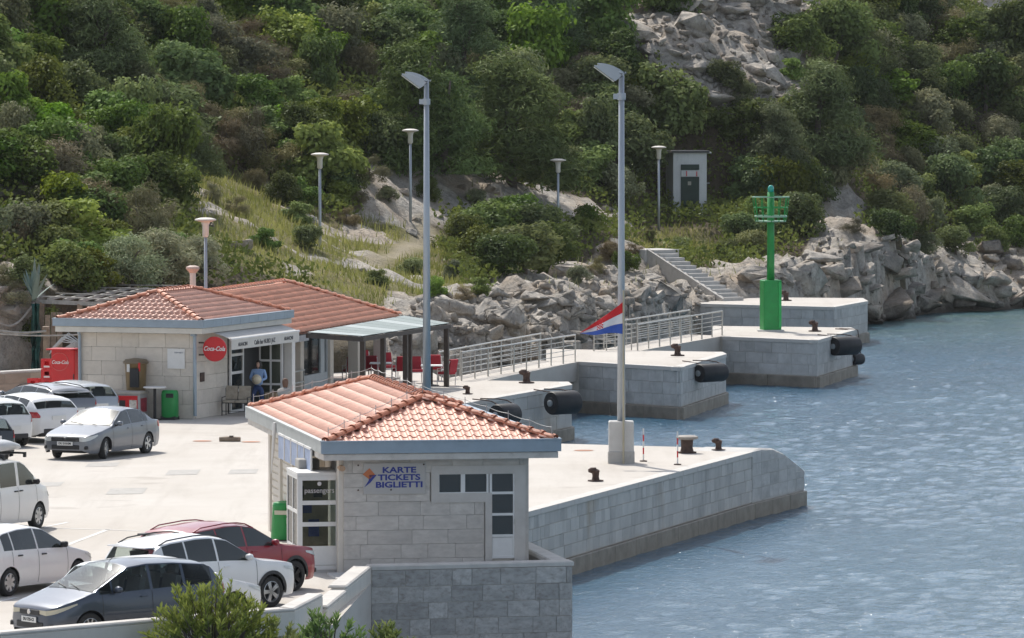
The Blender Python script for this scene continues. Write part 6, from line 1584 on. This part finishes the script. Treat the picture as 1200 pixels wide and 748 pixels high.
# green navigation light
nl_ = P(903, 388, Z0); gl_ = thing('navigation_light', 'bright green harbour light tower with round cage', 'lighthouse', nl_, 0)
m_ng = M('navigation green', (.018, .29, .06), .42, var=.12, scale=3, dirt=.3, dirtcol=(.05, .20, .07)); sN = FPX/nl_.y
MB().rbox((0, 0, .03), (1.15, 1.15, .06), .01).build('foot_plate', m_conc, gl_); MB().rbox((0, 0, 1.14), (.80, .72, 2.16), .03, R(12)).build('pedestal', m_ng, gl_); MB().box((.36, -.12, 1.14), (.12, .4, 2.0), R(12)).build('pedestal_door', M('paler green', (.03, .42, .10), .4), gl_)
zc = PD(903, 232, nl_.y).z-Z0; MB().tube([(0, 0, 2.2), (0, 0, zc+.25)], [.17, .15], 14).build('column', m_ng, gl_, smooth=True)
z0_, z1_ = PD(903, 260, nl_.y).z-Z0, PD(903, 231, nl_.y).z-Z0
MB().lathe([(.10, z0_), (.66, z0_), (.66, z0_+.05), (.10, z0_+.05)], seg=24).build('platform', M('pale green plate', (.30, .48, .33), .5), gl_)
for k, (z, rad) in enumerate(((z0_+.24, .67), (z0_+.62, .73), (z1_, .79))):
    MB().tube([(rad*math.cos(t), rad*math.sin(t), z) for t in np.linspace(0, 2*math.pi, 25)], .025 if k else .05, 6).build('ring', M('pale green plate', (.30, .48, .33), .5) if k != 1 else m_ng, gl_)
for t in np.linspace(0, 2*math.pi, 13)[:-1]: MB().tube([(.65*math.cos(t), .65*math.sin(t), z0_), (.79*math.cos(t), .79*math.sin(t), z1_)], .022, 6).build('upright', m_ng, gl_)
MB().lathe([(.10, zc+.1), (.14, zc+.2), (.12, zc+.24)], seg=14).build('lamp_base', m_dark, gl_); MB().lathe([(.13, zc+.24), (.14, zc+.42), (.09, zc+.52), (.03, zc+.55)], seg=14).build('lantern', glass_mat('green lantern', (.02, .38, .30), 1, .1), gl_, smooth=True)

# ------------------------------------------------------------------ things around the cafe and the bins
cM = Matrix.Translation(CAF0) @ Matrix.Rotation(CR, 4, 'Z')
def CP(x, y, z=0.0): return cM @ Vector((x, y, z))
fr = thing('drinks_fridge', 'tall red soft drink fridge against the cafe wall', 'fridge', P(79, 481, Z0), CR)
MB().rbox((0, 0, 1.05), (.86, .74, 2.04), .03).build('cabinet', m_red, fr); MB().box((0, 0, .02), (.8, .66, .06)).build('plinth', m_dark, fr); MB().rbox((0, 0, 2.09), (.90, .78, .05), .01).build('top', m_red, fr)
MB().tube([(-.12+.32*math.cos(t), -.376, 1.66+.30*math.sin(t)) for t in np.linspace(0, 2*math.pi, 25)], .012, 5).build('ring', M('faded red', (.66, .15, .14), .5), fr)
lettering('Coca-Cola', .17, M('white vinyl', (.8, .8, .8), .5), fr, (-.10, -.378, 1.64), (R(90), 0, 0), shear=.35, bold=.003, sx=.85)
for x in (-.2, .12):
    MB().lathe([(.05, .30), (.075, .45), (.07, .62), (.035, .75), (.04, .86), (.02, .88)], (x, 0, 0), 10).build('printed_bottle', M('bottle print', (.55, .40, .26), .5, var=.4, scale=8), fr).scale = (1, .02, 1)
    fr.children[-1].location = (0, -.376, 0)
MB().box((.40, -.385, 1.0), (.03, .03, .5)).build('handle', m_dark, fr)
def crate(q, label):
    o = thing('crate', label, 'crate', q, CR+rnd.uniform(-.06, .06), 'red drink crates'); o.scale = (1.05, 1.1, 1.15)
    MB().box((0, 0, .02), (.40, .30, .03)).box((-.19, 0, .16), (.02, .30, .27)).box((.19, 0, .16), (.02, .30, .27)).box((0, .14, .16), (.36, .02, .27)).build('shell', m_red, o)
    MB().box((0, -.14, .07), (.36, .02, .09)).box((0, -.14, .26), (.36, .02, .07)).box((-.13, -.14, .165), (.1, .02, .12)).box((.13, -.14, .165), (.1, .02, .12)).build('front', m_red, o)
    MB().box((0, -.156, .07), (.20, .006, .05)).build('print', m_white, o)
for i in range(5): crate(P(57, 480, Z0)+Vector((0, 0, .345*i)), ['bottom red crate of the tall stack beside the fridge', 'second red crate from the bottom beside the fridge', 'third red crate from the bottom beside the fridge', 'fourth red crate from the bottom beside the fridge', 'topmost red crate of the tall stack beside the fridge'][i])
for i in range(3): crate(P(41, 479, Z0)+Vector((0, 0, .345*i)), ['bottom red crate of the short left stack', 'middle red crate of the short left stack', 'top red crate of the short left stack'][i])
pal = thing('pallet_stack', 'stack of pale timber pallets by the low stone wall', 'pallet', P(4, 463, Z0), R(-12))
for i in range(4):
    for k in range(5): MB().box((-.48+.24*k, 0, .13+.15*i), (.18, 1.0, .025)).build('board', M('pallet wood', (.45, .35, .24), .8, var=.2, rand=.1), pal)
    for k in (-.42, 0, .42): MB().box((0, k, .07+.15*i), (1.15, .1, .095)).build('block', m_wood, pal)
fz = thing('chest_freezer', 'grey chest freezer with red printed front', 'freezer', CP(-2.0, -1.10), CR)
MB().rbox((0, 0, .45), (1.30, .72, .84), .03).build('cabinet', M('freezer grey', (.36, .36, .36), .5, var=.08, dirt=.2), fz); MB().rbox((0, 0, .90), (1.36, .80, .08), .02).build('lid', M('grey cover', (.40, .37, .33), .8, var=.12, scale=4), fz)
pf = MB().box((-.02, -.366, .50), (1.2, .012, .62)).build('printed_panel', m_red, fz); MB().box((.655, -.02, .5), (.012, .5, .45)).build('printed_panel', M('dark red print', (.28, .03, .05), .5, var=.4, scale=7), fz)
MB().box((-.35, -.375, .62), (.3, .006, .2)).box((.42, -.375, .5), (.26, .006, .34)).build('print', M('pale print', (.62, .58, .52), .5, var=.5, scale=9), pf); MB().box((.04, -.375, .48), (.22, .006, .36)).build('print', m_dark, pf)
bb = thing('brown_bin', 'tall bronze brown bin standing on the chest freezer side', 'bin', CP(-1.92, -.40), CR)
MB().lathe([(.27, .55), (.30, .58), (.36, 1.78), (.38, 1.82)], seg=24).build('body', M('bronze plastic', (.20, .135, .06), .4, .2, var=.12), bb, smooth=True, angle=40); MB().lathe([(.42, 1.82), (.43, 1.86), (.36, 1.95), (.1, 1.99)], seg=24).build('lid', M('brown lid', (.17, .13, .085), .5, var=.1), bb, smooth=True, angle=40)
MB().lathe([(.25, 0), (.25, .56)], seg=16).build('pedestal', m_dark, bb); MB().box((.10, -.36, 1.36), (.30, .10, .62)).build('control_box', m_dark, bb); MB().box((-.12, -.36, 1.68), (.1, .03, .26)).build('sticker', m_white, bb); MB().box((.26, -.34, 1.72), (.07, .03, .28)).build('sticker', m_red, bb)
tb_ = thing('bar_table', 'small round white table on a black post', 'table', CP(-1.02, -.95), 0); MB().lathe([(.36, 1.05), (.38, 1.06), (.38, 1.09), (.36, 1.10)], seg=24).build('table_top', m_white, tb_); MB().tube([(0, 0, 0), (0, 0, 1.05)], .05, 10).lathe([(.24, 0), (.22, .03), (.05, .06)], seg=16).build('post', m_dark, tb_)
gb = thing('litter_bin', 'green litter bin with black base against the cafe wall', 'bin', CP(-.62, -.62), CR)
g = []
for z, s in ((.06, .92), (.10, 1.0), (.82, 1.0), (.92, .95), (.97, .80)): g.append([(.27*s*math.copysign(abs(math.cos(t))**.6, math.cos(t)), .22*s*math.copysign(abs(math.sin(t))**.6, math.sin(t)), z) for t in np.linspace(0, 2*math.pi, 25)[:-1]])
q = MB().grid(g, True); q.f += [tuple(range(24))[::-1], tuple(range(len(q.v)-24, len(q.v)))]; q.build('body', m_green, gb, smooth=True, angle=40); MB().rbox((0, 0, .05), (.52, .42, .14), .02).build('base', m_dark, gb); MB().box((.08, -.222, .80), (.26, .02, .14)).build('slot', m_dark, gb)
gb2 = thing('litter_bin', 'green round litter bin beside the ticket office porch', 'bin', P(332, 633, Z0), R(-8))
MB().lathe([(.30, .03), (.31, .06), (.265, .84), (.27, .86), (.24, .93), (.08, .97)], seg=26).build('body', m_green, gb2, smooth=True, angle=40); MB().lathe([(.28, 0), (.29, .05)], seg=20).build('base', m_dark, gb2); MB().box((0, -.27, .70), (.34, .05, .10)).build('slot', M('cream label', (.62, .60, .48), .6), gb2)
# metal bench with two cushions
bn = thing('bench', 'dark metal bench with two beige cushions by the cafe door', 'bench', CP(.62, 2.2), CR+R(6))
mb_ = MB()
for x in (-.44, .44):
    for y in (-.25, .25): mb_.tube([(x, y, 0), (x, y, .42 if y < 0 else .9)], .018, 6)
mb_.tube([(-.44, -.25, .42), (.44, -.25, .42)], .018, 6).tube([(-.44, .25, .42), (.44, .25, .42)], .018, 6).tube([(-.44, .25, .9), (.44, .25, .9)], .018, 6).tube([(-.44, -.25, .15), (.44, -.25, .15)], .012, 6)
for x in (-.44, .44): mb_.tube([(x, -.25, .42), (x, .25, .42)], .018, 6).tube([(x, -.25, .6), (x, .25, .62)], .015, 6).tube([(x, -.25, .42), (x, -.25, .6)], .015, 6)
mb_.build('frame', m_dark, bn)
m_cush = M('beige cushion', (.36, .32, .26), .9, var=.2, scale=8)
for x in (-.22, .22): MB().rbox((x, -.02, .47), (.42, .48, .09), .03).build('seat_cushion', m_cush, bn); MB().box((x, .20, .74), (.40, .09, .46), 0, 0, R(-14)).build('back_cushion', m_cush, bn)
# wicker basket chair and barrel table
wc = thing('wicker_chair', 'round wicker tub chair in front of the restaurant', 'chair', P(322, 486, Z0), 0)
MB().lathe([(.30, .05), (.33, .35), (.31, .72), (.29, .74), (.29, .40)], seg=18).build('tub', M('wicker', (.22, .16, .10), .8, var=.4, scale=22, bump=.5, bscale=60), wc)
for t in np.linspace(0, 2*math.pi, 15)[:-1]: MB().tube([(.31*math.cos(t), .31*math.sin(t), .04), (.335*math.cos(t), .335*math.sin(t), .36), (.315*math.cos(t), .315*math.sin(t), .73)], .012, 5).build('stake', M('pale cane', (.36, .29, .19), .7), wc)
# folded chairs stacked beside the fridge
fc = thing('folded_chairs', 'bundle of folded silver tube chairs behind the fridge', 'chair', P(80, 474, Z0), CR)
for i in range(9):
    y = -.45+.09*i; z = 1.9+.05*(i % 3)
    MB().tube([(-.5, y, z-.15+.03*i), (-.1, y, z+.28+.02*i), (.45, y, z+.22-.02*i), (.5, y, z-.2)], .018, 6).tube([(-.4, y+.03, z-.3), (.3, y+.03, z+.15)], .015, 6).build('frame', m_gutin, fc)
for x in (-.4, .4): MB().tube([(x, -.2, 0), (x, -.2, 1.8)], .03, 6).build('leg', m_gutin, fc)
# terrace chairs and tables
def terrace_chair():
    o = thing('terrace_chair', None, 'chair', (0, 0, 0), 0, 'red cushioned chairs on the terrace'); mw = MB()
    for sd in (-.27, .27): mw.tube([(sd, -.26, 0), (sd, -.25, .62), (sd, .20, .66), (sd, .26, .9)], .02, 6).tube([(sd, .18, 0), (sd, .22, .64)], .02, 6).tube([(sd, -.25, .4), (sd, .2, .4)], .018, 6)
    mw.tube([(-.27, .26, .9), (.27, .26, .9)], .02, 6).tube([(-.27, -.25, .4), (.27, -.25, .4)], .018, 6); mw.build('frame', m_white, o)
    mr = M('red cushion', (.36, .02, .035), .85, var=.12); MB().rbox((0, -.02, .46), (.50, .48, .10), .03).build('seat_cushion', mr, o); MB().box((0, .24, .72), (.50, .09, .48), 0, 0, R(-10)).build('back_cushion', mr, o)
    return o
tc0 = terrace_chair(); first = True
for px, py, rz, lb in ((488, 449, 20, 'red cushioned chair left of the mast on the terrace'), (524, 452, -120, 'red cushioned chair beside the last canopy post'), (437, 447, 160, 'red cushioned chair between the two stone pillars'), (412, 449, 200, 'red cushioned chair just right of the glass front'), (455, 444, 30, 'red cushioned chair behind the second timber post'), (470, 448, 200, 'red cushioned chair behind the third timber post'), (510, 446, 170, 'red cushioned chair right behind the mast'), (425, 441, 10, 'red cushioned chair at the back of the terrace')):
    o = tc0 if first else copy_tree(tc0); first = False; o.location = P(px, py, Z0); o.rotation_euler = (0, 0, R(rz)); o['label'] = lb
for px, py, lb in ((506, 452, 'white terrace table between the chairs by the mast'), (446, 449, 'white terrace table under the canopy')):
    o = thing('terrace_table', lb, 'table', P(px, py, Z0), 0, 'terrace tables'); MB().rbox((0, 0, .73), (.8, .8, .04), .02).build('table_top', m_white, o); MB().tube([(0, 0, 0), (0, 0, .72)], .04, 8).lathe([(.28, 0), (.25, .03), (.05, .05)], seg=14).build('stand', m_dark, o)
# drift timber on the paving
lg = thing('timber_offcut', 'short worn timber lying on the car park', 'timber', P(269, 515, Z0+.07), R(-4)); MB().tube([(-.32, 0, 0), (-.05, .01, .01), (.34, 0, 0)], [.07, .085, .075], 8).build('log', m_wood, lg); MB().box((.06, 0, .09), (.12, .14, .05)).build('knot', m_dkwood, lg)

# ------------------------------------------------------------------ people
def skin(name, chains, mat, parent, sub=1):
    """chains: lists of (x, y, z, rx, ry); consecutive joints are linked; equal positions are shared"""
    vs, es, rad, ix = [], [], [], {}
    for ch in chains:
        prev = None
        for x, y, z, rx, ry in ch:
            k = (round(x, 3), round(y, 3), round(z, 3))
            if k not in ix: ix[k] = len(vs); vs.append((x, y, z)); rad.append((rx, ry))
            if prev is not None and prev != ix[k]: es.append((prev, ix[k]))
            prev = ix[k]
    me_ = bpy.data.meshes.new(name); me_.from_pydata(vs, es, []); o = link(name, me_, parent); me_.materials.append(mat)
    md = o.modifiers.new('skin', 'SKIN'); md.use_smooth_shade = True
    for i, rd in enumerate(rad): me_.skin_vertices[0].data[i].radius = rd
    me_.skin_vertices[0].data[0].use_root = True
    o.modifiers.new('sub', 'SUBSURF').levels = sub; o.modifiers['sub'].render_levels = sub
    return o
m_skin = M('skin', (.52, .33, .25), .55, var=.05); m_hair = M('dark hair', (.022, .016, .013), .6, var=.2); m_jean = M('blue jeans', (.035, .065, .17), .85, var=.15, scale=8); m_top = M('light blue jumper', (.26, .40, .66), .85, var=.06, scale=8)
def head(o, z, y=0.0, hair=True, x=0.0, hm=None):
    h = skin('body', [[(x, y, z-.20, .055, .055), (x, y, z-.10, .055, .06), (x, y-.01, z-.05, .075, .085), (x, y-.005, z+.03, .082, .095), (x, y, z+.10, .06, .07)]], m_skin, o, 2)
    MB().box((x, y-.105, z-.01), (.022, .035, .05)).build('nose', m_skin, o)
    for s in (-.032, .032): MB().lathe([(.004, -.006), (.011, 0), (.004, .006)], (x+s, y-.092, z+.022), 8).build('eye', m_hair, o)
    MB().box((x, y-.094, z-.055), (.045, .012, .010)).build('mouth', M('lips', (.40, .16, .14), .5), o)
    if hair: MB().lathe([(.02, .145), (.07, .125), (.100, .06), (.102, -.02), (.085, -.12), (.05, -.2)], (x, y+.025, z), 14).build('hair', hm or m_hair, o, smooth=True)
    return h
def hand(o, p, d, side):
    """palm with four fingers and a thumb, pointing along d"""
    p = Vector(p); d = Vector(d).normalized(); s = d.cross(Vector((0, 0, 1))).normalized()*side; n = s.cross(d)
    ch = [[(*(p-d*.03), .024, .03), (*(p+d*.04), .022, .038), (*(p+d*.075), .018, .036)]]
    for k, l in ((-.027, .06), (-.009, .072), (.009, .068), (.027, .052)):
        a = p+d*.08+s*k; ch.append([(*a, .009, .009), (*(a+d*l*.55-n*.006), .0085, .0085), (*(a+d*l-n*.02), .007, .007)])
    a = p+d*.015+s*.036; ch.append([(*a, .011, .011), (*(a+d*.03+s*.018), .0095, .0095), (*(a+d*.055+s*.02-n*.01), .008, .008)])
    for c_ in ch: skin('hand', [c_], m_skin, o, 1)
wp_ = CP(.55, 4.35); wm = thing('person', 'person in light blue jumper and jeans standing in the cafe doorway', 'person', wp_, CR+R(8))
skin('jumper', [[(0, 0, .86, .18, .13), (0, .0, 1.05, .165, .12), (0, 0, 1.25, .18, .115), (0, 0, 1.38, .15, .10), (0, .01, 1.43, .07, .07)], [(0, 0, 1.38, .15, .10), (-.19, .0, 1.37, .068, .068), (-.27, -.02, 1.12, .055, .055), (-.10, -.24, 1.03, .042, .042)], [(0, 0, 1.38, .15, .10), (.19, 0, 1.37, .068, .068), (.27, -.02, 1.12, .055, .055), (.10, -.24, 1.05, .042, .042)]], m_top, wm, 2)
skin('jeans', [[(0, 0, .92, .165, .12), (0, 0, .84, .16, .125), (-.10, -.02, .78, .095, .10), (-.20, -.08, .45, .07, .075), (-.21, .02, .10, .052, .055)], [(0, 0, .84, .16, .125), (.10, 0, .78, .095, .10), (.12, -.02, .45, .07, .075), (.13, .02, .10, .052, .055)]], m_jean, wm, 2)
head(wm, 1.585, -.01); MB().tube([(.03, .10, 1.66), (.06, .15, 1.55), (.06, .13, 1.42)], [.035, .04, .015], 8).build('ponytail', m_hair, wm, smooth=True)
for x, y in ((-.21, -.02), (.13, -.02)): skin('shoe', [[(x, y+.06, .05, .045, .04), (x, y-.04, .05, .05, .04), (x, y-.14, .035, .04, .025)]], M('pale shoe', (.5, .48, .46), .7), wm, 1)
hand(wm, (-.08, -.27, 1.03), (.9, -.15, .05), 1); hand(wm, (.08, -.27, 1.05), (-.9, -.15, -.05), -1)
hatt = thing('straw_hat', 'round pale straw hat held by the person in the doorway', 'hat', wm.matrix_basis @ Vector((.02, -.30, 1.12)) if False else CP(.55, 4.35) + Matrix.Rotation(CR+R(8), 3, 'Z') @ Vector((.02, -.33, 1.10)), CR+R(8))
MB().lathe([(.165, .0), (.17, -.012), (.11, -.03), (.09, -.08), (.03, -.09)], (0, 0, 0), 22, 'Y').build('brim', M('straw', (.74, .66, .50), .8, var=.12, scale=12), hatt, smooth=True)
sp = thing('person', 'seated person in grey shirt seen from behind near the wicker chair', 'person', P(333, 490, Z0), R(150)); m_gs = M('grey shirt', (.36, .35, .33), .85, var=.08)
skin('shirt', [[(0, .05, .46, .17, .14), (0, .08, .70, .18, .13), (0, .0, .92, .18, .12), (0, -.06, 1.02, .08, .08)], [(0, .0, .92, .18, .12), (-.20, -.02, .90, .07, .07), (-.24, -.20, .66, .055, .055)], [(0, .0, .92, .18, .12), (.20, -.02, .90, .07, .07), (.24, -.20, .66, .055, .055)]], m_gs, sp, 2)
skin('trousers', [[(0, .05, .46, .16, .13), (-.10, -.08, .47, .09, .09), (-.13, -.45, .48, .07, .07), (-.13, -.45, .08, .05, .05)], [(0, .05, .46, .16, .13), (.10, -.08, .47, .09, .09), (.13, -.45, .48, .07, .07), (.13, -.45, .08, .05, .05)]], m_dark, sp, 2)
for s in (-1, 1): skin('forearm', [[(.24*s, -.20, .66, .04, .04), (.16*s, -.42, .56, .03, .03)]], m_skin, sp, 1); hand(sp, (.15*s, -.46, .55), (-.1*s, -1, -.1), s); skin('shoe', [[(.13*s, -.40, .05, .045, .04), (.13*s, -.58, .04, .042, .03)]], m_dkwood, sp, 1)
head(sp, 1.17, -.10, True, hm=M('short brown hair', (.16, .09, .06), .7))
st2 = thing('stool', 'low dark stool under the seated person', 'stool', P(333, 490, Z0), R(150)); MB().lathe([(.2, .30), (.2, .34)], (0, .05, 0), 16).build('seat', m_dkwood, st2)
for a_, b2_ in ((-.13, -.08), (.13, -.08), (-.13, .18), (.13, .18)): MB().tube([(a_, b2_, 0), (a_*.8, b2_*.8+.01, .30)], .018, 6).build('leg', m_dkwood, st2)

# ------------------------------------------------------------------ oleanders below the wall, agave
def oleander(px, py, D, Rr, Ht, label, seed, n):
    """clump of stems, whorls of long narrow leaves at every tip"""
    r_ = np.random.default_rng(seed); q = PD(px, py, D); base = Vector((q.x, q.y, q.z-Ht)); o = thing('oleander', label, 'shrub', base, 0, 'oleanders below the car park wall'); tb2 = MB(); pos = []; tip = []; tn = []
    for i in range(n):
        th = r_.uniform(0, 6.28); u = math.sqrt(r_.random()); e = Vector((Rr*u*math.cos(th), Rr*.7*u*math.sin(th), Ht*(1.0-.42*u*u)*r_.uniform(.62, 1.02))); s = Vector((e.x*.15, e.y*.15, 0))
        m_ = s.lerp(e, .6)+Vector((0, 0, .12*Ht)); tb2.tube([s, m_, e], [.016, .011, .006], 4, False); dv = (e-m_).normalized()
        for k in range(26):
            t = r_.uniform(.2, 1.0)**.7; p = m_.lerp(e, t); a = r_.uniform(0, 6.28); sd = Vector((math.cos(a), math.sin(a), r_.uniform(.25, 1.1))).normalized(); ld = (sd*.8+dv*.7).normalized(); L = r_.uniform(.11, .24)
            w = ld.cross(Vector((r_.normal(), r_.normal(), r_.normal()))).normalized()*.019
            pos += [p, p+ld*L*.5+w, p+ld*L+Vector((0, 0, -.02)), p+ld*L*.5-w]; tn += [min(1, max(0, .25+.5*t+r_.normal(0, .2)))]*4
    me_ = np_mesh('crown', np.array([tuple(v) for v in pos]), np.arange(len(pos)).reshape(-1, 4), lm['ole']); attr(me_, 'tint', tn); link('crown', me_, o); tb2.build('stems', m_bark, o)
oleander(248, 676, 116.6, 1.38, 2.4, 'large oleander bush in front of the grey people carrier', 401, 190); oleander(386, 708, 116.8, .75, 1.7, 'small oleander below the parapet wall', 402, 60); oleander(455, 724, 117.2, .55, 1.4, 'smallest oleander at the bottom edge', 403, 26); oleander(322, 712, 116.7, .55, 1.7, 'thin oleander between the large and the small one', 404, 26)
ag = thing('agave', 'blue grey agave with upright spiky leaves left of the pergola', 'plant', PD(40, 352, 209)); r_ = np.random.default_rng(9)
for i in range(22):
    a = r_.uniform(0, 6.28); el = r_.uniform(.75, 1.45); L = r_.uniform(1.0, 1.6); g = []
    for t in np.linspace(0, 1, 6):
        w = .085*(1-t)**.7*(1+.8*t); rad = L*t*math.cos(el); z = L*t*math.sin(el)-.25*t*t*(1.4-el); g.append([(rad*math.cos(a)-w*math.sin(a), rad*math.sin(a)+w*math.cos(a), z), (rad*math.cos(a), rad*math.sin(a), z-.03*(1-t)), (rad*math.cos(a)+w*math.sin(a), rad*math.sin(a)-w*math.cos(a), z)])
    MB().grid(g).build('leaf', M('agave skin', (.16, .225, .20), .6, var=.15), ag, smooth=True)
# ------------------------------------------------------------------ sea air
hz_o = MB().box((5, 195, 20), (240, 520, 58)).build('haze'); tag(hz_o, None, None, None, 'stuff')
mh = bpy.data.materials.new('sea haze'); mh.use_nodes = True; nt = mh.node_tree; nt.nodes.remove(nt.nodes['Principled BSDF'])
pv = nt.nodes.new('ShaderNodeVolumePrincipled'); pv.inputs['Color'].default_value = (.90, .94, 1, 1); pv.inputs['Density'].default_value = 0.00004; pv.inputs['Anisotropy'].default_value = 0.3
nt.links.new(pv.outputs[0], nt.nodes['Material Output'].inputs['Volume']); hz_o.data.materials.append(mh)
